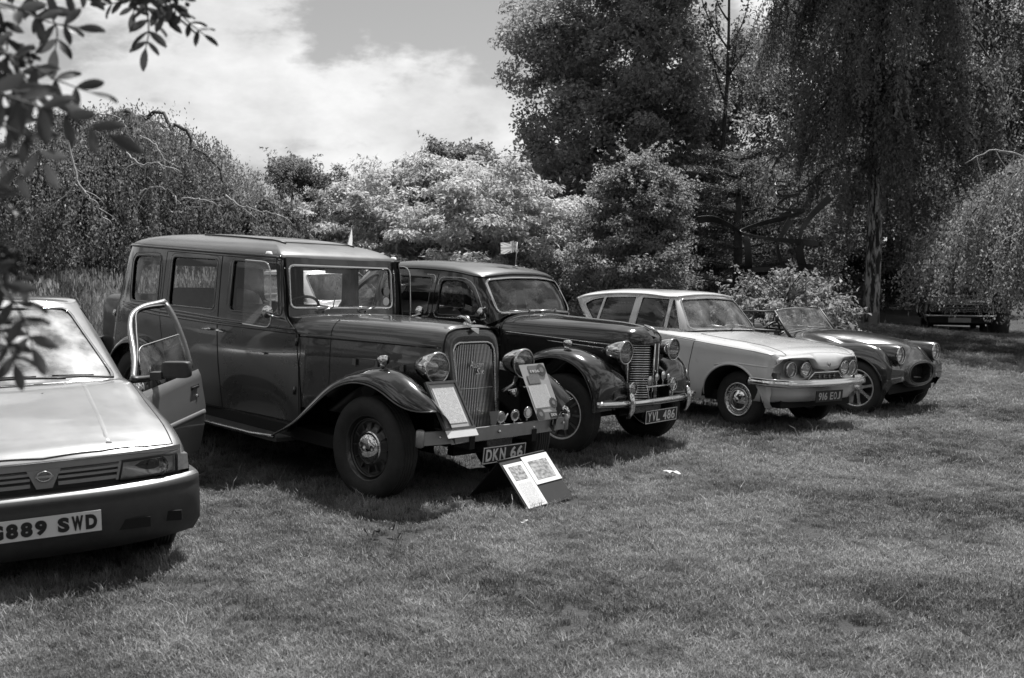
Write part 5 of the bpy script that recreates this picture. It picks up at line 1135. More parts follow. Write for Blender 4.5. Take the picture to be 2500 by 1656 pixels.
    # wipers, washer jet, cabin
    for pts in ([(-.56, .30, .985), (-.575, .0, 1.0), (-.60, -.35, .99)], [(-.62, .60, .965), (-.575, .36, .99), (-.57, .14, .995)]):
        P = curve(pts, 12) + [.012, 0, .006]; mb = MB(); mb.tube(P, .008, 5); mb.tube(P[3:-2] + [-.006, 0, .010], .006, 5); mb.build('wiper', TRIM, c)
    mb = MB(); mb.lathe([(.0, .012), (.01, .010), (.012, 0)], 8, 2, (-.38, .14, .92)); mb.build('washer_jet', TRIM, bn)
    ST = mat('car_seat_cloth', .05, .8, var=.2, vscale=20)
    for y in (-.36, .36): seat(c, -1.75, y, .52, .48, .62, ST)
    seat(c, -2.5, 0, 1.2, .50, .5, ST); steering(c, (-1.22, -.36, .86), 30, .185); mb = MB(); V, F = soft_box((-.95, 0, .86), (.6, 1.30, .16), 5); mb.add(V, F); mb.build('dashboard', mat('dash_grey', .09, .6), c)
    V, F = soft_box((-1.36, .0, 1.33), (.03, .2, .06), 4); mesh_obj('rear_mirror', V, F, TRIM, c)
    return c
modern_car()

# ------------------------------------------------------------------ open roadster
def roadster():
    c = car('open_roadster', 'roadster', 'dark open roadster with small oval mouth, bug-eye lamps and eight-spoke silver wheels')
    PT = mat('roadster_paint', .030, .20, coat=1.0, rvar=.05, vscale=4)
    def sec(zc, zd, zw, yw=.59, ym=.69, low=.24, yl=.62, yd=.43):
        return [(yl, low), (yl + .045, low + .07), (ym - .008, .42), (ym, min(.55, zw - .06)), (ym - .018, (zw + .55) / 2 + .02), (yw + .03, zw - .02), (yw - .03, zw), (yw - .09, (zw * .6 + zd * .4)), (yd, zd), (yd * .80, zd + (zc - zd) * .45), (yd * .45, zd + (zc - zd) * .88), (0, zc)]
    S_ = [(-3.28, sec(.55, .54, .53, .5, .58, .36, .5)), (-3.2, sec(.66, .64, .63, .52, .64, .32)), (-2.8, sec(.80, .78, .79)), (-2.4, sec(.86, .84, .845)), (-2.0, sec(.88, .86, .82)), (-1.7, sec(.88, .86, .76)), (-1.3, sec(.87, .84, .70)), (-1.0, sec(.89, .86, .78)), (-.72, sec(.905, .86, .83)),
          (-.45, sec(.905, .81, .795)), (-.2, sec(.89, .735, .79)), (0, sec(.865, .70, .802)), (.14, sec(.84, .675, .79)), (.25, sec(.81, .645, .755)), (.34, sec(.77, .60, .675, .58, .685)), (.40, sec(.715, .56, .58, .57, .675, .34)), (.425, sec(.66, .53, .52, .56, .655, .37))]
    arches = [(0, .30, .335, .35), (-2.235, .30, .32, .33)]
    sf, regs = hull(c, S_, arches)
    cut = np.stack(sf.inv(rounded([(-1.06, -.46), (-1.04, 0), (-1.06, .46), (-1.95, .44), (-1.95, -.44)], [.08, .3, .08, .1, .1]), [0, 1], lambda X: X[:, 2] > .62), 1)
    Lh = np.stack(sf.inv(rounded([(-.78, -.36), (-.78, .36), (.30, .30), (.30, -.30)], .06), [0, 1], lambda X: X[:, 2] > .6), 1)
    pan = panel(sf, regs + [('cockpit', cut), ('hood', Lh)], 84, 48)
    body = emit(pan, 'skin', 'body', PT, c); emit(pan, 'hood', 'bonnet', PT, c, off=.001); gap(sf, Lh, body, None, True, 'bonnet_gap')
    X, N = loop3(sf, cut); V, F = ribbon(X, N, halfround(.018, .014)); mesh_obj('cockpit_trim', V, F, TRIM, body); V, F = ribbon(X, N, [(0, 0), (0, -.45)]); mesh_obj('cockpit_wall', V, F, LINING, body)
    wells(c, arches, .68, .38)
    for ax, az, ra, rz in arches[:1]:
        th = np.linspace(.28, math.pi - .05, 26); L = uvline(sf, [(ax + (ra + .008) * math.cos(a), az + (rz + .008) * math.sin(a)) for a in th], [0, 2], RSIDE, .04); gap(sf, L, body, 'v', False, 'arch_lip', halfround(.012, .012), PT)
    # nose: closing panel, mouth, lamps
    u = np.ones(80); ring = sf(u, np.linspace(0, 1, 80)); cen = np.array([.46, 0, .47]); V = []
    for s in (1, .92, .84, .74, .62): V += list(cen + (ring - cen) * s + np.array([.03 * (1 - s ** 2), 0, 0]))
    mesh_obj('nose_panel', V, [(i * 80 + q, i * 80 + q + 1, (i + 1) * 80 + q + 1, (i + 1) * 80 + q) for i in range(4) for q in range(79)], PT, c)
    th = np.linspace(0, 2 * np.pi, 49)[:-1]; el = lambda a, b, x: np.array([(x, a * np.sign(math.cos(t)) * abs(math.cos(t)) ** .8, .468 + b * np.sign(math.sin(t)) * abs(math.sin(t)) ** .85) for t in th])
    rings = [el(.385, .165, .405), el(.365, .15, .455), el(.335, .132, .478), el(.305, .116, .472), el(.295, .110, .44), el(.29, .106, .34)]; n = len(th)
    V = np.vstack(rings); F = [(i * n + q, i * n + (q + 1) % n, (i + 1) * n + (q + 1) % n, (i + 1) * n + q) for i in range(5) for q in range(n)]
    mo = mesh_obj('mouth_surround', V, F, PT, c); mb = MB(); mb.add(rings[-1] + [.01, 0, 0], [tuple(range(n))]); g = mb.build('radiator_grille', DARK, mo, smooth=False)
    mb = MB()
    for y in np.linspace(-.24, .24, 13): h = .10 * math.sqrt(max(0, 1 - (y / .29) ** 2)); mb.tube([(.36, y, .468 - h), (.36, y, .468 + h)], .003, 4)
    mb.build('grille_mesh', mat('mesh_dark', .05, .4, .5), g); mb = MB(); mb.tube([(.41, -.06, .42), (.41, .12, .405)], .006, 5); mb.build('mouth_bar', STEEL, mo)
    mb = MB(); mb.tube(rings[3] + [.004, 0, 0], .008, 6, True); mb.build('mouth_rim', mat('rim_dull', .12, .3, .8), mo)
    for s in (-1, 1):
        pod = []; nn = 24
        for x, r_, z in ((-.05, .03, .76), (.08, .085, .715), (.18, .105, .70), (.30, .112, .69), (.41, .112, .685), (.43, .106, .685)):
            pod += [(x, s * .455 + r_ * math.cos(a), z + r_ * math.sin(a)) for a in np.linspace(0, 2 * math.pi, nn + 1)[:-1]]
        mesh_obj('lamp_pod', pod, [(i * nn + q, i * nn + (q + 1) % nn, (i + 1) * nn + (q + 1) % nn, (i + 1) * nn + q) for i in range(5) for q in range(nn)], PT, c)
        head_lamp(c, (.43, s * .455, .685), .098, .05)
        mb = MB(); mb.lathe([(.0005, .03), (.02, .028), (.034, .012), (.036, -.02)], 16, 0, (.43, s * .435, .42)); mb.build('side_lamp', mat('side_lamp_lens', .25, .15, coat=1), c)
    mb = MB(); mb.box((.345, 0, .795), (.10, .022, .008), rot_y(22)); mb.build('bonnet_badge', CHROME, body, smooth=False)
    # windscreen
    yb = np.linspace(-.55, .55, 19); bot = np.array([(-.86 - .045 * (abs(y) / .54) ** 2, y, .905 - .045 * (abs(y) / .54) ** 2.2) for y in yb]); tp = np.array([(-1.055 - .06 * (abs(y) / .54) ** 2, y * .95, 1.15 - .035 * (abs(y) / .54) ** 4) for y in yb])
    V = np.vstack([bot, tp]); k = len(yb); ws = mesh_obj('windscreen', V, [(q, q + 1, k + q + 1, k + q) for q in range(k - 1)], glass('dusty_roadster_screen', .72, extra=.14), c)
    mb = MB(); mb.tube(np.vstack([bot, tp[::-1]]), .010, 6, True); mb.build('screen_frame', CHROME, ws)
    for s in (-1, 1):
        mb = MB(); mb.tube([(-.86, s * .575, .81), (-.92, s * .572, .88), (-1.11, s * .545, 1.12)], [.02, .018, .012], 8); mb.build('screen_pillar', TRIM, ws)
        mb = MB(); mb.tube([(-1.11, s * .55, 1.11), (-1.38, s * .56, 1.105), (-1.75, s * .56, 1.085), (-1.80, s * .57, .90)], .011, 6); mb.tube([(-1.38, s * .56, 1.10), (-1.37, s * .57, .86)], .009, 6); mb.tube([(-1.0, s * .57, .88), (-1.80, s * .575, .885)], .016, 6); mb.build('side_screen', TRIM, c)
        for y0 in (.18,): mb = MB(); mb.tube([(-.82, s * .2, .91), (-.86, s * .22, .94), (-.88, s * .22 - .22, .955)], .005, 5); mb.build('wiper', STEEL, c)
    mb = MB(); mb.lathe([(.0005, .02), (.03, .012), (.045, 0), (.0005, -.01)], 14, 0, (-1.04, -.60, 1.03)); mb.tube([(-1.02, -.55, 1.0), (-1.03, -.59, 1.03)], .006, 5); mb.build('door_mirror', TRIM, c)
    # wheels
    AL = mat('alloy_silver', .60, .30, .75, rvar=.08, vscale=20)
    face = [('wheel', mat('wheel_shadow', .02, .6), [(.2, .01), (.10, .02), (0, .02)]),
            ('rim', AL, [(.186, .0), (.190, -.04), (.196, -.060), (.207, -.068), (.214, -.064), (.213, -.05)]), ('hub', AL, [(.0005, -.052), (.022, -.052), (.028, -.045), (.045, -.042), (.055, -.03), (.056, 0)])]
    def spk(w):
        for k in range(8):
            a = 2 * math.pi * k / 8 + .2; M = np.array([[math.cos(a), 0, -math.sin(a)], [0, 1, 0], [math.sin(a), 0, math.cos(a)]]); V = []
            for r_, hw, y in ((.04, .024, -.040), (.10, .019, -.046), (.15, .017, -.050), (.197, .024, -.052)): V += [(r_, y + .012, -hw), (r_, y - .004, -hw * .6), (r_, y - .004, hw * .6), (r_, y + .012, hw)]
            V = np.array(V) @ M.T; F = [(i * 4 + q, i * 4 + q + 1, (i + 1) * 4 + q + 1, (i + 1) * 4 + q) for i in range(3) for q in range(3)]
            mesh_obj('spoke', V, F, AL, w, smooth=False)
    for x in (0, -2.235):
        for s in (-1, 1): make_wheel(c, (x, s * .565, .30), s, .305, .213, .165, face, extra=spk)
    mb = MB(); mb.box((-1.3, 0, .30), (3.3, 1.10, .10)); mb.build('floor_pan', DARK, c, smooth=False)
    for y in (-.26, .26): seat(c, -1.85, y, .42, .50, .42, mat('roadster_seat', .05, .5, var=.3))
    steering(c, (-1.35, -.28, .80), 30, .2, mat('dark_wheel', .02, .4)); mb = MB(); mb.box((-1.12, 0, .80), (.06, .95, .14)); mb.build('dashboard', TRIM, c, smooth=False)
    return c
roadster()

# ------------------------------------------------------------------ saloons parked further off
def plain_saloon(name, label, pos, yaw, roofv, bodyv, roll=0):
    c = thing(name, label, 'car'); c.matrix_world = car_matrix(pos, yaw, roll, 0)
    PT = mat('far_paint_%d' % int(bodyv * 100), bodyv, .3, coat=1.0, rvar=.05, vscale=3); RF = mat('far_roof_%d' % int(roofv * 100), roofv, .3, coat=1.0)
    def sec(zc, zb, yb=.76, ym=.80, low=.28): return [(.70, low), (ym - .02, .40), (ym, .55), (yb + .02, (zb + .6) / 2), (yb, zb - .02), (yb - .04, zb), (.5, zc - .01), (.25, zc), (0, zc)]
    S_ = [(-3.5, sec(.80, .78, .70, .74)), (-3.4, sec(.88, .86)), (-2.6, sec(.93, .90)), (-1.5, sec(.94, .90)), (-.7, sec(.95, .90)), (0, sec(.92, .88)), (.55, sec(.88, .85)), (.68, sec(.84, .82, .74, .78)), (.70, sec(.80, .79, .72, .76))]
    arches = [(0, .30, .37, .36), (-2.5, .30, .37, .36)]; sf, regs = hull(c, S_, arches); pan = panel(sf, regs, 50, 30); emit(pan, 'skin', 'body', PT, c); wells(c, arches, .78, .42)
    belt = [(-.70, 0, .945), (-.72, .35, .94), (-.80, .62, .915), (-.95, .70, .905), (-1.6, .715, .905), (-2.2, .70, .91), (-2.65, .62, .925), (-2.78, .35, .93), (-2.80, 0, .93)]
    top = [(-1.22, 0, 1.37), (-1.24, .3, 1.36), (-1.29, .50, 1.335), (-1.40, .54, 1.335), (-1.7, .56, 1.34), (-2.0, .555, 1.335), (-2.25, .52, 1.32), (-2.33, .3, 1.32), (-2.35, 0, 1.32)]
    wins = [([(-.92, .93), (-1.58, .93), (-1.56, 1.305), (-1.36, 1.305)], .03), ([(-1.66, .93), (-2.45, .94), (-2.20, 1.295), (-1.64, 1.305)], .04)]
    screen = ([(-.60, .955), (.60, .955), (.49, 1.31), (-.49, 1.31)], .05); back = ([(-.5, .96), (.5, .96), (.42, 1.28), (-.42, 1.28)], .05)
    greenhouse(c, belt, top, .015, wins, screen, back, PT, .045, (2.4, 2.0), (.009, .007), CHROME, None, RF, glassm=MATS['tinted_car_window'], nu=40, nv=8)
    mb = MB(); mb.add([(.695, -.74, .60), (.695, .74, .60), (.695, .74, .80), (.695, -.74, .80)], [(0, 1, 2, 3)]); g = mb.build('radiator_grille', TRIM, c, smooth=False)
    for z in (.64, .68, .72): mb = MB(); mb.box((.70, 0, z), (.01, 1.0, .012)); mb.build('grille_slat', DULLCHROME, g, smooth=False)
    mb = MB(); mb.box((.70, 0, .812), (.06, 1.50, .035)); mb.build('grille_trim', CHROME, c, smooth=False)
    for s in (-1, 1): head_lamp(c, (.71, s * .61, .70), .085, .04); mb = MB(); mb.box((.66, s * .76, .70), (.06, .05, .14)); mb.build('indicator', mat('indicator_lens', .34, .15), c, smooth=False)
    P = [(.55, -.80, .52), (.70, -.78, .52), (.76, -.60, .52), (.78, 0, .52), (.76, .60, .52), (.70, .78, .52), (.55, .80, .52)]; V, F = sweep(curve(P, 30), [(-.02, -.028), (-.03, 0), (-.02, .028), (.02, .028), (.02, -.028)]); V[:, :] = V; mesh_obj('bumper', V, F, CHROME, c)
    mb = MB(); mb.box((.60, 0, .42), (.10, 1.40, .16)); mb.build('valance', TRIM, c, smooth=False)
    mb = MB(); mb.box((.80, 0, .42), (.01, .52, .11)); mb.build('number_plate', mat('plate_grey', .25, .4), c, smooth=False)
    mb = MB(); mb.box((-1.4, 0, .32), (3.7, 1.3, .1)); mb.build('floor_pan', DARK, c, smooth=False)
    for x in (0, -2.5):
        for s in (-1, 1): make_wheel(c, (x, s * .63, .30), s, .31, .18, .15, [('wheel', DULLCHROME, [(.178, -.05), (.16, -.062), (.12, -.05), (.0005, -.06)])])
    seat(c, -1.75, 0, 1.2, .5, .55, MATS['saloon_seat']); seat(c, -2.5, 0, 1.2, .5, .5, MATS['saloon_seat']); mb = MB(); mb.box((-1.0, 0, .88), (.3, 1.2, .08)); mb.build('dashboard', TRIM, c, smooth=False)
    return c
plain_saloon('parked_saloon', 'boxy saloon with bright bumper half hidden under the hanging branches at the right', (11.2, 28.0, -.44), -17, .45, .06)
plain_saloon('white_saloon', 'white saloon glimpsed through the windows of the two oldest cars', (-1.7, 15.3, .10), 46, .70, .60)
# ------------------------------------------------------------------ terrain through the wheels of every car
def _contacts():
    out = []
    for k, xs, hw in (('limousine', (0, -3.16), .72), ('black', (0, -2.63), .66), ('pale', (.03, -2.5), .60), ('roadster', (0, -2.235), .57), ('modern', (0, -2.43), .70)):
        for x in xs:
            for s in (-1, 1): out.append(to_world(k, (x, s * hw, .012)))
    return np.array(out)
_A = np.vstack([_contacts(), np.array([(0, 0, 0), (0, 3.5, 0), (2.5, 5, 0), (-5, 2, 0), (6, 5, -.08), (.1, 7.5, .01), (1.24, 8.6, 0), (8.07, 25, .06), (11.2, 28, -.45), (10.5, 31, -.40), (9.75, 19, -.02), (6.6, 15, -.02), (-1.7, 15.3, .10), (-3.4, 17, .2),
                                     (-6, 13, .25), (-7, 17, .60), (-4.5, 18, .40), (-10, 18, .7), (0, 20, .25), (3, 24, .4), (-3, 26, .5), (9, 31, -.2), (16, 14, .0), (16, 26, -.4), (-18, 12, .5), (-18, 30, .9), (0, 45, .6), (30, 45, .2), (-30, 45, .9), (30, 5, 0), (-30, 0, .2), (0, -30, 0), (30, -30, 0), (-30, -30, 0)])])
def _fit():
    D = np.linalg.norm(_A[:, None, :2] - _A[None, :, :2], axis=2); n = len(_A)
    K = np.zeros((n + 3, n + 3)); K[:n, :n] = -D - np.eye(n) * .25; K[:n, n] = 1; K[:n, n + 1:] = _A[:, :2]; K[n, :n] = 1; K[n + 1:, :n] = _A[:, :2].T
    return np.linalg.solve(K, np.concatenate([_A[:, 2], [0, 0, 0]]))
_W = _fit()
def ground_z(x, y):
    x = np.asarray(x, float); y = np.asarray(y, float); sh = x.shape; P = np.stack([x.ravel(), y.ravel()], 1); out = np.empty(len(P)); n = len(_A)
    for i in range(0, len(P), 20000):
        q = P[i:i + 20000]; D = np.linalg.norm(q[:, None] - _A[None, :, :2], axis=2)
        out[i:i + 20000] = -D @ _W[:n] + _W[n] + q @ _W[n + 1:]
    r = np.hypot(P[:, 0], P[:, 1] - 10); k = np.clip((r - 40) / 60, 0, 1); out = out * (1 - k) + .6 * k
    return out.reshape(sh)
def gz(x, y): return float(ground_z(np.array([x]), np.array([y]))[0])
def build_ground():
    g = np.concatenate([-np.geomspace(30, 700, 12)[::-1], np.linspace(-24, 24, 130), np.geomspace(30, 700, 12)])
    h = np.concatenate([-np.geomspace(12, 700, 12)[::-1], np.linspace(-8, 40, 130), np.geomspace(46, 900, 12)])
    X, Y = np.meshgrid(g, h, indexing='ij'); Z = ground_z(X, Y); V = np.stack([X, Y, Z], 2).reshape(-1, 3); m = len(h)
    i, j = np.meshgrid(np.arange(len(g) - 1), np.arange(m - 1), indexing='ij'); a = (i * m + j).ravel(); F = np.stack([a, a + m, a + m + 1, a + 1], 1)
    o = mesh_obj('ground', V, F, None); o['kind'] = 'structure'; o['label'] = 'lawn ground under the parked cars'
    m = bpy.data.materials.new('lawn_soil'); m.use_nodes = True; nt = m.node_tree; N = nt.nodes; Lk = nt.links; b = N['Principled BSDF']; b.inputs['Roughness'].default_value = .95; b.inputs['Specular IOR Level'].default_value = .1
    tc = N.new('ShaderNodeTexCoord'); n1 = N.new('ShaderNodeTexNoise'); n1.inputs['Scale'].default_value = 1.1; n1.inputs['Detail'].default_value = 10; n1.inputs['Roughness'].default_value = .7; Lk.new(tc.outputs['Object'], n1.inputs['Vector'])
    mr = N.new('ShaderNodeMapRange'); mr.inputs['From Min'].default_value = .3; mr.inputs['From Max'].default_value = .7; mr.inputs['To Min'].default_value = .04; mr.inputs['To Max'].default_value = .085
    Lk.new(n1.outputs['Fac'], mr.inputs['Value']); Lk.new(mr.outputs[0], b.inputs['Base Color'])
    n2 = N.new('ShaderNodeTexNoise'); n2.inputs['Scale'].default_value = 45; n2.inputs['Detail'].default_value = 5; bp = N.new('ShaderNodeBump'); bp.inputs['Strength'].default_value = .8; bp.inputs['Distance'].default_value = .03
    Lk.new(tc.outputs['Object'], n2.inputs['Vector']); Lk.new(n2.outputs['Fac'], bp.inputs['Height']); Lk.new(bp.outputs[0], b.inputs['Normal']); o.data.materials.append(m)
build_ground()

# ------------------------------------------------------------------ value noise for numpy
def vnoise(x, y, seed=0):
    def h(i, j): 
        n = (i * 374761393 + j * 668265263 + seed * 974711) & 0x7fffffff; n = ((n ^ (n >> 13)) * 1274126177) & 0x7fffffff; return (n % 100003) / 100003.0
    i = np.floor(x).astype(np.int64); j = np.floor(y).astype(np.int64); fx = x - i; fy = y - j; fx = fx * fx * (3 - 2 * fx); fy = fy * fy * (3 - 2 * fy)
    return (h(i, j) * (1 - fx) + h(i + 1, j) * fx) * (1 - fy) + (h(i, j + 1) * (1 - fx) + h(i + 1, j + 1) * fx) * fy
def fbm(x, y, seed=0, o=4):
    s = 0; a = .5; t = 0
    for k in range(o): s = s + a * vnoise(x * 2 ** k, y * 2 ** k, seed + k); t += a; a *= .55
    return s / t
# ------------------------------------------------------------------ grass: tufts placed on points
def blade_tuft(r, n, h, spread, w, lean, flat=0.0):
    V = []; F = []
    for _ in range(n):
        a = r.uniform(0, 2 * np.pi); d = spread * math.sqrt(r.uniform()); x, y = d * math.cos(a), d * math.sin(a)
        hh = h * r.uniform(.45, 1.1); b = r.uniform(0, 2 * np.pi); l = lean * r.uniform(.3, 1.3) * hh; ww = w * r.uniform(.7, 1.3); c, s = math.cos(b), math.sin(b); k = len(V)
        tx, ty = -s * ww, c * ww
        V += [(x - tx, y - ty, -.008), (x + tx, y + ty, -.008), (x + c * l * .35 + tx * .8, y + s * l * .35 + ty * .8, hh * .6), (x + c * l * .35 - tx * .8, y + s * l * .35 - ty * .8, hh * .6), (x + c * l, y + s * l, hh * (1 - flat * .3))]
        F += [(k, k + 1, k + 2), (k, k + 2, k + 3), (k + 3, k + 2, k + 4)]
    return np.array(V), np.array(F)
def scatter(name, label, P, scale, tone, tufts, material, picks=None):
    """one object: point cloud of P with a tuft drawn on every point (geometry nodes)"""
    col = bpy.data.collections.new(name + '_tufts')
    for k, (V, F) in enumerate(tufts):
        me = bpy.data.meshes.new('tuft'); me.from_pydata(V.tolist(), [], F.tolist()); me.materials.append(material); o = bpy.data.objects.new('tuft', me); col.objects.link(o)
    me = bpy.data.meshes.new(name); me.vertices.add(len(P)); me.vertices.foreach_set('co', np.asarray(P, np.float32).ravel())
    for an, av in (('sc', scale), ('tone', tone), ('rz', rng.uniform(0, 6.283, len(P)))):
        a = me.attributes.new(an, 'FLOAT', 'POINT'); a.data.foreach_set('value', np.asarray(av, np.float32))
    a = me.attributes.new('pick', 'INT', 'POINT'); a.data.foreach_set('value', (rng.integers(0, len(tufts), len(P)) if picks is None else picks).astype(np.int32))
    ob = bpy.data.objects.new(name, me); COL.objects.link(ob); ob['kind'] = 'stuff'; ob['label'] = label
    ng = bpy.data.node_groups.new(name + '_nodes', 'GeometryNodeTree'); ng.interface.new_socket('Geometry', in_out='INPUT', socket_type='NodeSocketGeometry'); ng.interface.new_socket('Geometry', in_out='OUTPUT', socket_type='NodeSocketGeometry')
    N = ng.nodes; L = ng.links; gi = N.new('NodeGroupInput'); go = N.new('NodeGroupOutput'); ci = N.new('GeometryNodeCollectionInfo'); ci.inputs['Collection'].default_value = col; ci.inputs['Separate Children'].default_value = True; ci.inputs['Reset Children'].default_value = True
    ip = N.new('GeometryNodeInstanceOnPoints'); ip.inputs['Pick Instance'].default_value = True
    def at(nm, t):
        n = N.new('GeometryNodeInputNamedAttribute'); n.data_type = t; n.inputs['Name'].default_value = nm; return [s for s in n.outputs if s.enabled and s.name == 'Attribute'][0]
    cx = N.new('ShaderNodeCombineXYZ'); L.new(at('rz', 'FLOAT'), cx.inputs['Z']); e2r = N.new('FunctionNodeEulerToRotation'); L.new(cx.outputs[0], e2r.inputs[0])
    L.new(gi.outputs[0], ip.inputs['Points']); L.new(ci.outputs[0], ip.inputs['Instance']); L.new(at('pick', 'INT'), ip.inputs['Instance Index']); L.new(e2r.outputs[0], ip.inputs['Rotation']); L.new(at('sc', 'FLOAT'), ip.inputs['Scale']); L.new(ip.outputs[0], go.inputs[0])
    md = ob.modifiers.new('scatter', 'NODES'); md.node_group = ng
    return ob
def grass_mat(name, lo, hi, trans=.3):
    m = leaf_mat(name, lo, hi, trans, .5)
    for n in m.node_tree.nodes:
        if n.type == 'ATTRIBUTE': n.attribute_type = 'INSTANCER'
    return m
def lawn():
    P = []; 
    for y0, y1, dens in ((1.9, 3.2, 1500), (3.2, 4.6, 1300), (4.6, 6.5, 1000), (6.5, 9, 700), (9, 13, 400), (13, 19, 200), (19, 30, 90)):
        x0, x1 = -.53 * y1 - 1.0, .53 * y1 + 1.2; n = int((x1 - x0) * (y1 - y0) * dens)
        q = np.stack([rng.uniform(x0, x1, n), rng.uniform(y0, y1, n)], 1); q = q[abs(q[:, 0]) < .53 * q[:, 1] + 1.2]; P.append(q)
    P = np.vstack(P); x, y = P[:, 0], P[:, 1]
    t = fbm(x * .9, y * .9, 3, 5); t2 = fbm(x * 3.1, y * 3.1, 9, 3); keep = rng.uniform(0, 1, len(P)) < np.clip(1.5 - 1.6 * abs(t2 - .45) - (t2 < .30) * 1.2, .25, 1)
    P, x, y, t, t2 = P[keep], x[keep], y[keep], t[keep], t2[keep]
    tone = np.clip(.55 + (t - .5) * 1.9 + (t2 - .5) * 1.4 + rng.normal(0, .17, len(P)), 0, 1)
    sunlit_patch = np.exp(-((x - 7.0) / 2.2) ** 2 - ((y - 16.0) / 1.6) ** 2); tone = np.clip(tone + .55 * sunlit_patch, 0, 1)  # sunlight painted into the grass tone of this stretch
    sc = (.75 + .5 * t2) * np.where(y > 9, 1.15, 1) * np.where(y > 13, 1.35, 1) * rng.uniform(.75, 1.25, len(P))
    sc *= np.where((x > 3) & (y > 14), .8, 1)
    r = np.random.default_rng(3); tu = [blade_tuft(r, 15, .040, .035, .0016, .9, .3) for _ in range(5)] + [blade_tuft(r, 9, .065, .03, .0016, 1.1, .4), blade_tuft(r, 22, .026, .04, .0020, 1.4, .6), blade_tuft(r, 5, .11, .03, .0018, 1.0, .5)]
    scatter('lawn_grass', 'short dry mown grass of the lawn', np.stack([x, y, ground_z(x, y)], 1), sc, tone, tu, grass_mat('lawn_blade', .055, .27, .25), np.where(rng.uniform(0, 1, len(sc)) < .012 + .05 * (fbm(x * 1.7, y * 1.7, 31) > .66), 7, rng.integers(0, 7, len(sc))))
lawn()
def meadow():
    n = 15000; x = rng.uniform(-13, -1.0, n); y = rng.uniform(12.5, 21, n)
    ok = (x < -4.0 + .06 * (y - 13) + .5 * np.sin(y * 1.7)) & (x > -.56 * y - 2); x, y = x[ok], y[ok]
    h = np.clip(.32 + (y - 13) * .06, .32, .72) * (.55 + .9 * fbm(x * .9, y * .9, 21))
    tone = np.clip((fbm(x * 1.1, y * 1.1, 5) - .30) * 2.2 * rng.uniform(.4, 1.5, len(x)), 0, 1)
    r = np.random.default_rng(5); tu = [blade_tuft(r, 16, 1.0, .12, .0065, .45, .25) for _ in range(4)]
    for _ in range(3):                                                  # stems with seed heads
        V, F = blade_tuft(r, 12, 1.0, .12, .005, .35, .2)
        for _ in range(5):
            a = r.uniform(0, 6.28); d = r.uniform(.02, .12); hx, hy, hz = d * math.cos(a) * 2.2, d * math.sin(a) * 2.2, r.uniform(.85, 1.15); k = len(V)
            V = np.vstack([V, [(hx - .012, hy, hz), (hx + .012, hy, hz), (hx + .01, hy + .02, hz + .14), (hx - .02, hy - .01, hz + .10)]]); F = np.vstack([F, [(k, k + 1, k + 2), (k, k + 2, k + 3)]])
        tu.append((V, F))
    scatter('meadow_grass', 'tall pale seeding grass behind the two left cars', np.stack([x, y, ground_z(x, y)], 1), h, tone, tu, grass_mat('meadow_blade', .045, .32, .35))
meadow()

# ------------------------------------------------------------------ trees and bushes
def leaf_quads(C, Nrm, Dir, L, W, fold=.25):
    """one folded rhombus per leaf: C base point, Dir along the leaf, Nrm its face"""
    S = np.cross(Dir, Nrm); S /= np.linalg.norm(S, axis=1, keepdims=True) + 1e-9; L = L[:, None]; W = W[:, None]
    a = C; b = C + Dir * L * .5 + S * W * .5 + Nrm * W * fold; c = C + Dir * L; d = C + Dir * L * .5 - S * W * .5 + Nrm * W * fold
    V = np.stack([a, b, c, d], 1).reshape(-1, 3); n = len(C); k = np.arange(n)[:, None] * 4
    F = np.concatenate([k + np.array([[0, 1, 2]]), k + np.array([[0, 2, 3]])], 0); return V, F
def unit(v): return v / (np.linalg.norm(v, axis=-1, keepdims=True) + 1e-9)
def clump_leaves(r, cen, rad, n, size, axis_c, up=.6, out=.5, rand=.8, droop=.2, tone0=.5, tspread=.18, ratio=.55, wts=None):
    k = r.integers(0, len(cen), n) if wts is None else r.choice(len(cen), n, p=np.array(wts) / np.sum(wts)); d = unit(r.normal(size=(n, 3))); s = r.uniform(0, 1, n) ** .45
    P = cen[k] + d * rad[k] * s[:, None]
    o = unit((P - axis_c) * [1, 1, .6]); Nr = unit(o * out + np.array([0, 0, up]) + r.normal(size=(n, 3)) * rand)
    D = unit(np.cross(Nr, r.normal(size=(n, 3))) + np.array([0, 0, -droop])); L = size * r.uniform(.6, 1.35, n)
    ct = r.normal(tone0, .10, len(cen)); t = np.clip(ct[k] + r.normal(0, tspread, n), 0, 1)
    V, F = leaf_quads(P, Nr, D, L, L * ratio); return V, F, np.repeat(t, 4)
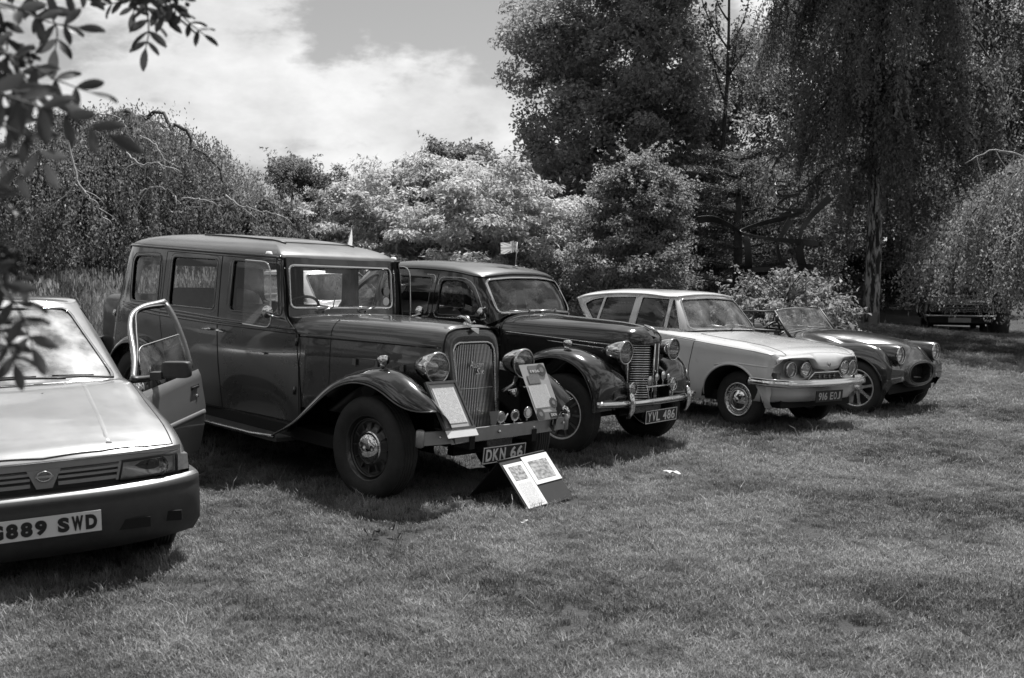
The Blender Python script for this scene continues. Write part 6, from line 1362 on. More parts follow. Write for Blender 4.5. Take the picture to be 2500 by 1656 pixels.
def tree(name, label, cat, base, H, R0, prof, nclump, nleaf, leaf, lo, hi, seed, z0=.12, trunk_r=.16, clump_r=.16, lump=.3, up=.6, out=.5, rand=.8, droop=.2, flat=.75, group=None, spikes=0, trunks=1, ratio=.55, trans=.35, bark=.035, lean=(0, 0), squash=(1, 1), tone0=.5, lobes=0):
    r = np.random.default_rng(seed); x0, y0 = base; zb = gz(x0, y0); root = thing(name, label, cat, (x0, y0, zb), group=group)
    # clump centres on a lumpy shell
    u = r.uniform(0, 1, nclump); th = r.uniform(0, 2 * np.pi, nclump); z = z0 + (1 - z0) * u
    lum = 1 + lump * (fbm(np.cos(th) * 1.7 + 7, z * 4 + np.sin(th) * 1.7, seed, 3) - .5) * 2
    rr = np.interp(z, prof[0], prof[1]) * R0 * lum * (1 - .75 * r.uniform(0, 1, nclump) ** 3.0)
    cen = np.stack([rr * np.cos(th) * squash[0] + lean[0] * z, rr * np.sin(th) * squash[1] + lean[1] * z, z * H], 1); cr = clump_r * R0 * r.uniform(.6, 1.35, nclump); rad = np.stack([cr, cr, cr * flat], 1)
    if lobes:
        nl = int(nclump * .72); cz = r.uniform(z0 + .12, .90, lobes); ca = np.arange(lobes) * 2.4 + r.uniform(0, .9, lobes); cb = np.interp(cz, prof[0], prof[1]) * R0; lr = np.maximum(cb * r.uniform(.38, .62, lobes), .22 * R0); lc = np.stack([cb * .66 * np.cos(ca) * squash[0], cb * .66 * np.sin(ca) * squash[1], cz * H], 1)
        q = r.integers(0, lobes, nl); d = unit(r.normal(size=(nl, 3)) + np.array([0, 0, .25])); cen[:nl] = lc[q] + d * lr[q][:, None] * np.array([1, 1, .8]) * r.uniform(.6, 1.08, nl)[:, None]; cen[nl:] *= [.86, .86, .95]; cen[:, 2] = np.clip(cen[:, 2], z0 * H * .6, H * 1.04)
    wts = [1.0] * nclump
    if spikes:
        q = r.uniform(0, 2 * np.pi, spikes); zt = H * r.uniform(.55, 1.0, spikes); br = np.interp(zt / H, prof[0], prof[1]) * R0
        for a, zz, b in zip(q, zt, br):
            L = R0 * r.uniform(.25, .55); d = np.array([math.cos(a) * .75, math.sin(a) * .75, r.uniform(.3, 1.3)]); d /= np.linalg.norm(d)
            for s in np.linspace(.1, 1, 6): cen = np.vstack([cen, [np.array([b * math.cos(a) * .8, b * math.sin(a) * .8, zz * .93]) + d * L * s + [0, 0, -.12 * L * s * s]]]); rad = np.vstack([rad, [[.040 * R0 * (1.3 - s)] * 3]]); wts.append(.10 * (1.25 - s))
    V, F, t = clump_leaves(r, cen, rad, nleaf, leaf, np.array([0, 0, H * .45]), up, out, rand, droop, tone0=tone0, ratio=ratio, wts=wts)
    mesh_obj('crown', V, F, leaf_mat('leaf_%s_%d' % (name, seed), lo * 1.45, hi * 1.45, trans + .12), root, smooth=False, attrs={'tone': t})
    for k in range(trunks):
        a0 = r.uniform(0, 6.28); off = .0 if trunks == 1 else .12 * R0
        top = np.array([lean[0] * .7 + r.normal(0, .05 * R0) + off * 3 * math.cos(a0), lean[1] * .7 + off * 3 * math.sin(a0), H * .58]); b = np.array([off * math.cos(a0), off * math.sin(a0), -.12])
        P = curve([b, b * .4 + top * .3 + [r.normal(0, .03) * R0, 0, -.0], b * .1 + top * .65, top], 14); mb = MB(); mb.tube(P, np.linspace(trunk_r, trunk_r * .22, 14), 9)
        tk = mb.build('trunk', mat('bark_%d' % int(bark * 1000), bark, .9, var=.5, vscale=10, bump=.6, bscale=18), root)
        for j in range(10):
            i = int(r.integers(3, 12)); c_ = cen[r.integers(0, len(cen))]; s = P[i]
            mid = (s + c_) / 2 + [0, 0, .12 * np.linalg.norm(c_ - s)]; mb = MB(); mb.tube(curve([s, mid, c_], 8), np.linspace(trunk_r * .35 * (1 - i / 16), .008, 8), 5); mb.build('limb', tk.data.materials[0], tk)
    return root
def px(x, depth): return (x - 1250) / 2720 * depth
def pz(y, depth): return CAM_H + (596 - y) / 2720 * depth
DOME = ([0, .12, .3, .5, .7, .85, .95, 1.0], [.72, .95, 1.0, .97, .82, .58, .34, .12])
OVAL = ([0, .15, .35, .55, .75, .9, 1.0], [.45, .78, .98, 1.0, .82, .50, .14])
CONE = ([0, .1, .3, .5, .7, .85, 1.0], [.85, 1.0, .86, .66, .44, .26, .06])
def height(py, d, x): return pz(py, d) - gz(px(x, d), d)
G1 = 'broad-leaved trees behind the lawn'
tree('loose_bush', 'feathery dark shrub with long whippy shoots between the weeping dome and the pale-leaved bush', 'bush', (px(725, 25), 25), height(385, 25, 725), 1.50, OVAL, 300, 46000, .075, .045, .17, 11, z0=.02, trunk_r=.05, spikes=46, trunks=4, lobes=9, lump=.45, rand=1.0, ratio=.42, clump_r=.13)
tree('pale_leaved_bush', 'broad dome bush with pale sunlit leaves behind the roofs of the two oldest cars', 'bush', (px(1105, 23.5), 24), height(395, 24, 1105), 3.0, DOME, 700, 112000, .115, .11, .42, 12, z0=.02, trunk_r=.10, trunks=3, flat=.40, lobes=22, up=1.15, out=.35, rand=.5, droop=.5, lump=.22, clump_r=.115, ratio=.42, trans=.25)
tree('rear_tree', 'small thin-crowned tree peeping over the pale-leaved bush', 'tree', (px(1110, 33), 33), height(345, 33, 1110), 1.9, OVAL, 200, 24000, .10, .045, .16, 13, z0=.15, trunk_r=.08, clump_r=.16, spikes=26, lobes=7, lump=.4, rand=1.0)
tree('tall_tree', 'tallest dark rounded tree against the sky above the black saloon', 'tree', (px(1500, 30), 30.5), 10.6, 3.0, ([0, .12, .25, .45, .65, .8, .92, 1.0], [.45, .72, .95, 1.0, .93, .80, .52, .2]), 1000, 150000, .12, .055, .25, 14, z0=.08, trunk_r=.26, clump_r=.15, lump=.30, lobes=26, flat=.7, rand=.9, group=G1)
tree('hawthorn', 'grey-leaved conical hawthorn behind the white roof of the pale saloon', 'tree', (px(1565, 22), 22.2), height(372, 22.2, 1565), 1.95, CONE, 480, 76000, .068, .058, .20, 15, z0=.03, trunk_r=.12, trunks=2, spikes=60, flat=.55, lobes=13, up=.8, lump=.34, clump_r=.13, rand=.8)
tree('dark_tree', 'dark tree filling the gap right of the tall rounded tree', 'tree', (px(1800, 32), 33), 8.2, 2.6, OVAL, 480, 70000, .11, .042, .19, 16, z0=.03, lobes=15, trunk_r=.22, lump=.35, group=G1)
tree('dark_tree', 'shadowed tree behind the crown of the silver birch', 'tree', (px(2080, 33), 35), 10.5, 3.3, OVAL, 520, 70000, .115, .036, .165, 17, z0=.02, lobes=16, trunk_r=.25, lump=.35, group=G1)
tree('dark_tree', 'big dark tree at the right edge above the arching pale branches', 'tree', (px(2480, 28), 29), 11.0, 3.3, OVAL, 560, 80000, .115, .036, .175, 18, z0=.22, lobes=18, trunk_r=.28, lump=.38, group=G1)
tree('dark_tree', 'low dark tree behind the birch trunk', 'tree', (px(2200, 36), 37), 6.4, 3.4, DOME, 300, 40000, .13, .012, .05, 19, z0=.02, trunk_r=.2, lump=.3, group=G1)
tree('dark_tree', 'low dark tree in shade behind the metal sculpture', 'tree', (px(1850, 27.5), 28.5), 4.0, 2.5, DOME, 300, 40000, .09, .03, .13, 20, z0=.02, lobes=10, trunk_r=.2, lump=.3, group=G1)
tree('low_bush', 'low leafy bush under the metal sculpture, behind the roadster', 'bush', (px(1935, 18), 18.4), height(665, 18.4, 1935), 1.12, DOME, 190, 17000, .080, .06, .23, 21, z0=.02, lobes=8, trunk_r=.05, trunks=3, flat=.6, lump=.6, clump_r=.17, spikes=34)
tree('filler_bush', 'small bush in the gap between the feathery shrub and the pale-leaved bush', 'bush', (px(850, 29), 29), height(520, 29, 850), 1.6, DOME, 200, 24000, .085, .04, .15, 22, z0=.02, trunk_r=.05, trunks=2, lump=.4)
tree('filler_bush', 'bush in the gap between the pale-leaved bush and the hawthorn', 'bush', (px(1330, 26), 27), height(480, 27, 1330), 1.7, DOME, 200, 24000, .085, .03, .12, 23, z0=.02, trunk_r=.05, trunks=2, lump=.4)
def bare_tree():
    d = 29.; r = np.random.default_rng(4); x0 = px(1745, d); root = thing('young_tree', 'thin nearly bare young tree rising beside the tall rounded tree', 'tree', (x0, d, gz(x0, d)))
    H = 10.2; mb = MB(); P = curve([(0, 0, -.1), (.1, 0, 3), (.25, 0, 6.5), (.20, 0, H)], 16); mb.tube(P, np.linspace(.09, .015, 16), 7); tk = mb.build('trunk', mat('bark_60', .06, .9, var=.4, vscale=10), root); C = []
    for k in range(16):
        i = r.integers(7, 15); a = r.uniform(0, 6.28); L = r.uniform(.8, 2.0); e = P[i] + [math.cos(a) * L * .45, math.sin(a) * L * .45, L]; q = curve([P[i], (P[i] + e) / 2 + [math.cos(a) * .12, 0, -.1], e], 8); mb = MB(); mb.tube(q, np.linspace(.03, .006, 8), 5); mb.build('limb', tk.data.materials[0], tk); C += list(q[3:])
    C = np.array(C); V, F, t = clump_leaves(r, C, np.full((len(C), 3), .16), 1600, .10, np.array([0, 0, 5.0]), rand=1.0); mesh_obj('crown', V, F, leaf_mat('leaf_young', .03, .12), root, smooth=False, attrs={'tone': t})
bare_tree()
def weeping(name, label, base, H, spread, nb, strands, leaf, lo, hi, seed, bark=.30, arcs=None, top=.86, seg=13, minz=.15, trunk_r=.16, sl=(.35, .5), tall=0, dens=1.0, pale=6, cat='tree', aspect=1.0, fill=0, bare=(), bunch=0, shell=0):
    """weeping tree: pale limbs arching out of a short trunk, hung with leafy strands"""
    r = np.random.default_rng(seed); x0, y0 = base; zb = gz(x0, y0); root = thing(name, label, cat, (x0, y0, zb))
    mb = MB(); P = curve([(0, 0, -.15), (.05, .02, H * .35), (-.05, .0, H * .7), (.0, 0, H * (1 if tall else .86))], 14); mb.tube(P, np.linspace(trunk_r, trunk_r * .3, 14), 9); BK = birch_bark('birch_bark_%d' % int(bark * 100), bark); tk = mb.build('trunk', BK, root)
    S0 = []; 
    for k in range(nb):
        a = 2 * math.pi * (k + r.uniform(0, .8)) / nb; L = spread * r.uniform(.45, 1.08); zs = H * (r.uniform(.45, .82) if not tall else r.uniform(.24, .9)); e = min(zs + H * r.uniform(.04, .22), H) if not tall else zs + r.uniform(.2, .9)
        c, s = math.cos(a), math.sin(a) * aspect; w = r.normal(0, .09, 2) * spread
        tipz = max(minz + .05, zs - H * r.uniform(.15, .60) * (L / spread)) if not tall else max(1.6, zs - r.uniform(.8, 2.6))
        if tall: L *= .55 + .45 * (1 - zs / H)
        q = curve([(0, 0, zs), (c * L * .28 + w[0] * .4, s * L * .28, e), (c * L * .62 + w[0], s * L * .62 + w[1], (e + tipz) / 2 + (e - tipz) * .25), (c * L, s * L, tipz)], 22); q[2:-1] += r.normal(0, .022 * spread, (19, 3))
        mb = MB(); mb.tube(q, np.linspace(trunk_r * .34, .008, 22), 6); mb.build('limb', BK if k < pale else mat('bark_60', .06, .9, var=.4, vscale=10), tk); S0.append(q)
    for pts, w0, w1 in bare:                                            # bare pale boughs standing clear of the leaves
        q = curve([np.array([px(a, d_), d_, pz(b_, d_)]) - [x0, y0, zb] for a, b_, d_ in pts], 16); q[1:-1] += r.normal(0, .012, (14, 3)); mb = MB(); mb.tube(q, np.linspace(w0, w1, 16) * .72, 6); mb.build('limb', mat('bare_bough', .34, .8, var=.45, vscale=14), tk)
        for i in (4, 7, 10, 13):
            e = q[i] + [r.normal(0, .18), r.normal(0, .05), -r.uniform(.15, .45)]; mb = MB(); mb.tube(curve([q[i], (q[i] + e) / 2 + [r.normal(0, .05), 0, .04], e], 6), np.linspace(w1 * 1.2, .003, 6), 4); mb.build('limb', MATS['bare_bough'], tk)
    C = []; N_ = []; D_ = []; T_ = []
    per = int(strands / nb)
    for q in S0:
        st = r.normal(.5, .09); nodes = r.uniform(5, 20.5, bunch or 1)
        for _ in range(per):
            i = min(20.9, max(3.0, nodes[r.integers(0, len(nodes))] + r.normal(0, .55))) if bunch else r.uniform(3, 21); k = int(i); b = q[k] * (1 - (i - k)) + q[min(k + 1, 21)] * (i - k); b = b + r.normal(0, [.10, .10, .03]) * spread * (.22 if bunch else .32)
            L = H * r.uniform(*sl) * r.uniform(.35, 1.1); L = min(L, b[2] - minz * r.uniform(.5, 1.6)); 
            if L < .12: continue
            n = int(seg * L / .5 * dens) + 3; s = np.linspace(0, 1, n); sw = r.normal(0, .10, 2); ph = r.uniform(0, 6.28); od = unit(np.array([b[0], b[1], 0]) + 1e-6)
            X = b + np.stack([sw[0] * s * L + .03 * np.sin(s * 7 + ph) + od[0] * .20 * L * s ** .6, sw[1] * s * L + .03 * np.cos(s * 6 + ph) + od[1] * .20 * L * s ** .6, -L * s ** 1.15], 1) + r.normal(0, .018, (n, 3))
            C.append(X); T_.append(np.clip(st + r.normal(0, .10) + r.normal(0, .12, n), 0, 1)); N_.append(unit(od * .7 + np.array([0, 0, .45]) + r.normal(0, .6, (n, 3))))
    for _ in range(shell):                                              # the outer curtain that rounds the dome
        a = r.uniform(0, 2 * np.pi); f = math.asin(r.uniform(.05, 1) ** .8); q_ = r.uniform(.86, 1.0) * (1 + .10 * math.sin(3 * a + seed) + .05 * math.sin(7 * a)); b = np.array([spread * math.cos(f) * math.cos(a) * q_, spread * math.cos(f) * math.sin(a) * q_ * aspect, H * (.22 + .76 * math.sin(f)) * (.97 + .05 * math.sin(5 * a + seed))])
        L = min(H * r.uniform(.08, .22), b[2] - minz * r.uniform(.7, 1.5))
        if L < .1: continue
        n = int(seg * L / .42) + 4; s = np.linspace(0, 1, n); od = np.array([math.cos(a), math.sin(a), 0]); st = .5 + .22 * math.sin(4 * a + 3 * f) * math.cos(2.3 * a)
        C.append(b + np.stack([od[0] * .25 * L * s, od[1] * .25 * L * s, -L * s ** 1.1], 1) + r.normal(0, .03, (n, 3))); T_.append(np.clip(st + r.normal(0, .16, n), 0, 1)); N_.append(unit(od * .6 + np.array([0, 0, .6]) + r.normal(0, .5, (n, 3))))
    if fill:
        S = np.vstack(S0); k = r.integers(0, len(S), fill); X = S[k] + r.normal(0, [.16, .16, .10], (fill, 3)) * spread * .35; X[:, 2] = np.maximum(X[:, 2], minz)
        C.append(X); T_.append(np.clip(r.normal(.5, .16, fill), 0, 1)); N_.append(unit(unit(X * [1, 1, .2]) * .6 + np.array([0, 0, .7]) + r.normal(0, .6, (fill, 3))))
    C = np.vstack(C); T_ = np.concatenate(T_); N_ = np.vstack(N_); n = len(C); D_ = unit(np.array([0, 0, -1.0]) + r.normal(0, .55, (n, 3))); Ls = leaf * r.uniform(.6, 1.4, n)
    V, F = leaf_quads(C, N_, D_, Ls, Ls * .48); mesh_obj('crown', V, F, leaf_mat('leaf_%s_%d' % (name, seed), lo * 1.45, hi * 1.45, .42), root, smooth=False, attrs={'tone': np.repeat(T_, 4)})
    return root
weeping('weeping_tree', 'weeping dome with bare pale limbs behind the tall grass', (px(275, 22.5), 22.5), height(268, 22.5, 275), 3.5, 50, 6600, .060, .042, .18, 31, bark=.3, sl=(.22, .42), pale=8, fill=30000, bunch=9, shell=3600, bare=[([(180, 345, 19.3), (190, 400, 19.2), (196, 445, 19.1), (150, 490, 19.0), (62, 548, 19.0)], .028, .010), ([(194, 440, 19.1), (228, 490, 19.0), (268, 548, 19.0)], .022, .009),
    ([(318, 375, 19.0), (352, 404, 18.9), (392, 400, 18.9), (442, 424, 19.0)], .026, .010), ([(352, 336, 19.2), (392, 362, 19.1), (410, 392, 19.0), (446, 412, 19.1)], .022, .009), ([(345, 480, 18.8), (368, 462, 18.8), (412, 462, 18.8), (444, 496, 18.9)], .022, .009), ([(452, 486, 19.0), (500, 490, 18.9), (550, 506, 19.0)], .022, .009), ([(250, 285, 20.2), (300, 292, 20.1), (326, 318, 20.0)], .018, .008)])
weeping('weeping_tree', 'low weeping mound to the right of the weeping dome, behind the tall limousine', (px(610, 22.), 21.8), height(478, 21.8, 610), 2.0, 24, 1900, .058, .036, .15, 32, bark=.42, sl=(.22, .42), pale=7, fill=12000, trunk_r=.1, bare=[([(556, 478, 19.6), (585, 500, 19.5), (625, 512, 19.5), (690, 528, 19.6)], .024, .010)])
weeping('silver_birch', 'silver birch with pale cracked trunk and hanging leaf curtains behind the open roadster', (px(2128, 25), 25.0), 13.4, 3.75, 90, 3900, .080, .030, .135, 33, bark=.46, sl=(.06, .14), tall=1, minz=1.95, trunk_r=.19, pale=10, dens=1.0, fill=46000, bunch=5)
weeping('weeping_birch', 'weeping birch with pale arching limbs at the right edge, draped over the boxy saloon', (9.75, 19.0), height(330, 19, 2480), 3.05, 48, 6200, .054, .048, .20, 34, bark=.5, sl=(.28, .60), pale=12, minz=1.22, bunch=6, fill=26000, shell=1500, trunk_r=.11, bare=[([(2560, 455, 17.2), (2500, 398, 17.1), (2440, 370, 17.0), (2395, 372, 17.0), (2345, 402, 17.0)], .030, .007), ([(2560, 380, 17.2), (2490, 402, 17.0), (2472, 428, 17.0), (2455, 462, 17.0), (2438, 480, 17.0), (2415, 520, 17.0)], .036, .009), ([(2560, 540, 17.0), (2490, 560, 16.9), (2430, 600, 16.9)], .022, .008)])
def conifer():
    d = 24.5; x0 = px(1800, d); r = np.random.default_rng(8); root = thing('conifer', 'spreading dark conifer with layered boughs above the metal sculpture', 'tree', (x0, d, gz(x0, d))); H = 3.6
    mb = MB(); mb.tube([(0, 0, -.1), (0, 0, H)], [.14, .03], 8); tk = mb.build('trunk', mat('bark_35', .035, .9), root); C = []
    for z in np.linspace(.7, H - .2, 8):
        for k in range(6):
            a = r.uniform(0, 6.28); L = (1.9 - .38 * z) * r.uniform(.75, 1.1) + .3; q = curve([(0, 0, z), (math.cos(a) * L * .5, math.sin(a) * L * .5, z + .12), (math.cos(a) * L, math.sin(a) * L, z + .22)], 10); mb = MB(); mb.tube(q, np.linspace(.03, .006, 10), 5); mb.build('bough', tk.data.materials[0], tk); C += list(q[2:])
    C = np.array(C); V, F, t = clump_leaves(r, C, np.tile([[.22, .22, .07]], (len(C), 1)), 26000, .055, np.array([0, 0, 0]), up=1.2, out=.2, rand=.4, ratio=.3); mesh_obj('crown', V, F, leaf_mat('needles', .03, .15, .15), root, smooth=False, attrs={'tone': t})
conifer()
def treeline():
    r = np.random.default_rng(77); n = 420; a = np.linspace(-1.15, 1.15, n) + r.normal(0, .01, n); d = r.uniform(44, 54, n); x = np.sin(a) * d; y = np.cos(a) * d
    top = np.where(x < -4, 3.0, np.where(x < 6, 3.6, 8.5)) + 2.2 * (fbm(x * .15, y * .15, 2) - .5) - 2.2 * np.exp(-((x + 9) / 4) ** 2)
    cen = []; rad = []
    for i in range(n):
        for _ in range(4): cen.append((x[i], y[i], gz(x[i], y[i]) + r.uniform(.2, max(top[i], 1.0)))); rad.append((1.3, 1.3, 1.0))
    V, F, t = clump_leaves(r, np.array(cen), np.array(rad), 60000, .30, np.array([0, 0, 0]), up=.6, out=-.4, rand=.8)
    o = mesh_obj('treeline', V, F, leaf_mat('leaf_far', .018, .075), smooth=False, attrs={'tone': t}); o['kind'] = 'stuff'; o['label'] = 'far belt of woodland closing the view'
    # the same belt behind the photographer, seen only mirrored in chrome and paint
    n = 300; a = np.linspace(math.pi * .60, math.pi * 1.40, n); x = np.sin(a) * 32; y = np.cos(a) * 32; top = 13 + 5.0 * (fbm(x * .12, y * .12, 6) - .5) * 2; cen = []; rad = []
    for i in range(n):
        for _ in range(6): cen.append((x[i], y[i], r.uniform(.2, top[i]))); rad.append((1.6, 1.6, 1.3))
    V, F, t = clump_leaves(r, np.array(cen), np.array(rad), 34000, .62, np.array([0, 0, 0]), up=.6, out=-.4, rand=.8)
    o = mesh_obj('woodland', V, F, MATS['leaf_far'], smooth=False, attrs={'tone': t}); o['kind'] = 'stuff'; o['label'] = 'woodland on the other side of the lawn'
treeline()
# ------------------------------------------------------------------ notices, flag, sculpture, litter, overhanging leaves
def printed(name, lo, hi, sx, sy, seed=0, rows=30):
    """paper with lines of print too small to read: rows broken into words"""
    m = bpy.data.materials.new(name); m.use_nodes = True; nt = m.node_tree; N = nt.nodes; L = nt.links; b = N['Principled BSDF']; b.inputs['Roughness'].default_value = .6
    uv = N.new('ShaderNodeUVMap'); sp = N.new('ShaderNodeSeparateXYZ'); L.new(uv.outputs[0], sp.inputs[0])
    def mth(op, a, bb=None, v=None):
        n = N.new('ShaderNodeMath'); n.operation = op
        for i, s in enumerate((a, bb)):
            if s is None: continue
            if isinstance(s, (int, float)): n.inputs[i].default_value = s
            else: L.new(s, n.inputs[i])
        return n.outputs[0]
    row = mth('FLOOR', mth('MULTIPLY', sp.outputs['Y'], rows)); fr = mth('FRACT', mth('MULTIPLY', sp.outputs['Y'], rows)); line = mth('MULTIPLY', mth('GREATER_THAN', fr, .35), mth('LESS_THAN', fr, .80))
    cb = N.new('ShaderNodeCombineXYZ'); L.new(mth('MULTIPLY', sp.outputs['X'], 34), cb.inputs[0]); L.new(mth('MULTIPLY', row, 7.3), cb.inputs[1]); no = N.new('ShaderNodeTexNoise'); no.inputs['Scale'].default_value = 1.0; no.inputs['Detail'].default_value = 1; L.new(cb.outputs[0], no.inputs['Vector'])
    word = mth('GREATER_THAN', no.outputs['Fac'], .44); mg = mth('MULTIPLY', mth('GREATER_THAN', sp.outputs['X'], .06), mth('LESS_THAN', sp.outputs['X'], .94)); ink = mth('MULTIPLY', mth('MULTIPLY', line, word), mg)
    mr = N.new('ShaderNodeMapRange'); mr.inputs['To Min'].default_value = hi; mr.inputs['To Max'].default_value = lo; L.new(ink, mr.inputs['Value']); L.new(mr.outputs[0], b.inputs['Base Color']); return m
def picture_mat(name, seed):
    m = bpy.data.materials.new(name); m.use_nodes = True; nt = m.node_tree; N = nt.nodes; L = nt.links; b = N['Principled BSDF']; b.inputs['Roughness'].default_value = .5
    uv = N.new('ShaderNodeUVMap'); no = N.new('ShaderNodeTexNoise'); no.inputs['Scale'].default_value = 6; no.inputs['Detail'].default_value = 6; mp = N.new('ShaderNodeMapping'); mp.inputs['Location'].default_value = (seed, 0, 0); L.new(uv.outputs[0], mp.inputs[0]); L.new(mp.outputs[0], no.inputs['Vector'])
    mr = N.new('ShaderNodeMapRange'); mr.inputs['From Min'].default_value = .35; mr.inputs['From Max'].default_value = .65; mr.inputs['To Min'].default_value = .12; mr.inputs['To Max'].default_value = .45; L.new(no.outputs['Fac'], mr.inputs['Value']); L.new(mr.outputs[0], b.inputs['Base Color']); return m
def sheet(name, o, r, u, w, h, m, parent, off, a=(0, 0), b=(1, 1)):
    """flat sheet on a board: o lower-left corner, r/u unit axes; a..b the part of the board it covers"""
    n = np.cross(r, u); P = [o + r * w * p + u * h * q + n * off for p, q in ((a[0], a[1]), (b[0], a[1]), (b[0], b[1]), (a[0], b[1]))]
    P2 = [p - n * .0015 for p in P]; ob = mesh_obj(name, P + P2, [(0, 1, 2, 3), (4, 7, 6, 5), (0, 4, 5, 1), (1, 5, 6, 2), (2, 6, 7, 3), (3, 7, 4, 0)], m, parent, smooth=False)
    uv = ob.data.uv_layers.new(name='UVMap'); q = [(0, 0), (1, 0), (1, 1), (0, 1)]
    for p in ob.data.polygons:
        for li, vi in zip(p.loop_indices, p.vertices): uv.data[li].uv = q[vi % 4]
    return ob
PRINT = printed('printed_text', .30, .66, 1, 1); PRINT2 = printed('printed_small_text', .34, .62, 1, 1, 3, 46); GREY_PANEL = mat('print_grey_panel', .16, .6); DARKPRINT = mat('print_dark', .07, .6)
def leaning(key, BL, BR, TL):
    BL, BR, TL = [to_world(key, p) for p in (BL, BR, TL)]; r = BR - BL; w = np.linalg.norm(r); r /= w; u = TL - BL; h = np.linalg.norm(u); u /= h; return BL, r, u, w, h
def framed_notice():
    o, r, u, w, h = leaning('limousine', (.605, -.63, .556), (.605, -.335, .556), (.43, -.675, .87)); u2 = u
    t = thing('framed_notice', 'dark framed sheet of print leaning on the limousine bumper below its right-hand lamp', 'notice', o); n = np.cross(r, u); n /= np.linalg.norm(n)
    o = np.zeros(3)
    sheet('backing', o, r, u, w, h, mat('notice_mount', .42, .6), t, .004)
    for nm, a, b in (('frame_rail', (0, 0), (1, .05)), ('frame_rail', (0, .95), (1, 1)), ('frame_rail', (0, .05), (.065, .95)), ('frame_rail', (.935, .05), (1, .95))):
        P = [o + r * w * p + u * h * q for p, q in ((a[0], a[1]), (b[0], a[1]), (b[0], b[1]), (a[0], b[1]))]; V = [p + n * .016 for p in P] + [p - n * .006 for p in P]
        mesh_obj(nm, V, [(0, 1, 2, 3), (4, 7, 6, 5), (0, 4, 5, 1), (1, 5, 6, 2), (2, 6, 7, 3), (3, 7, 4, 0)], PAPER if (a == (0, 0) and b == (1, .05)) and 0 else WOODFRAME, t, smooth=False)
    sheet('printed_page', o, r, u, w, h, PRINT, t, .007, (.15, .14), (.85, .88)); sheet('ledge', o - u * .055 + n * .004, r, u, w * 1.0, .055, PAPER, t, .010)
framed_notice()
def poster():
    o, r, u, w, h = leaning('limousine', (.605, .345, .556), (.605, .625, .562), (.43, .285, .955)); t = thing('car_poster', 'printed poster headed 1936 leaning on the limousine bumper below its left-hand lamp', 'poster', o); o = np.zeros(3)
    sheet('board', o, r, u, w, h, mat('poster_ground', .40, .6, var=.06, vscale=20), t, .004)
    sheet('text_block', o, r, u, w, h, PRINT2, t, .007, (.06, .22), (.80, .62)); sheet('grey_panel', o, r, u, w, h, GREY_PANEL, t, .0072, (.14, .64), (.62, .80)); sheet('panel_text', o, r, u, w, h, printed('panel_print', .1, .22, 1, 1, 5, 7), t, .0092, (.16, .65), (.60, .79))
    sheet('header', o, r, u, w, h, GREY_PANEL, t, .0072, (.30, .83), (.74, .97)); sheet('footer', o, r, u, w, h, GREY_PANEL, t, .0072, (.02, .01), (.98, .135)); sheet('footer_plate', o, r, u, w, h, PLATE_BLACK, t, .0092, (.52, .03), (.95, .115))
    put_text('1936', o + r * w * .52 + u * h * .865 + np.cross(r, u) * .010, r, u, 'lettering', PLATE_WHITE, t, width=w * .36, height=h * .05, size=.03, bold=.0006, extrude=.0006)
    put_text('DKN 66', o + r * w * .735 + u * h * .072 + np.cross(r, u) * .0105, r, u, 'lettering', PLATE_WHITE, t, width=w * .36, height=h * .05, size=.03, bold=.0005, extrude=.0006)
    n = np.cross(r, u); n /= np.linalg.norm(n)
    for cx, cy, ra, star in ((.80, .88, .17, 0), (.82, .28, .14, 1), (.17, .11, .15, 0)):
        k = 36; P = [o + r * w * cx + u * h * cy + n * .0095 + (r * math.cos(a) + u * math.sin(a)) * ra * w * (1 + (.14 if star and i % 3 == 0 else 0)) for i, a in enumerate(np.linspace(0, 2 * np.pi, k + 1)[:-1])]; ob = mesh_obj('emblem', P + [p - n * .001 for p in P], [tuple(range(k)), tuple(range(k, 2 * k))[::-1]], DARKPRINT, t, smooth=False)
        P = [o + r * w * cx + u * h * cy + n * .011 + (r * math.cos(a) + u * math.sin(a)) * ra * w * .45 for a in np.linspace(0, 2 * np.pi, 19)[:-1]]; mesh_obj('emblem_centre', P, [tuple(range(18))], mat('emblem_mid', .20, .6), ob, smooth=False)
poster()
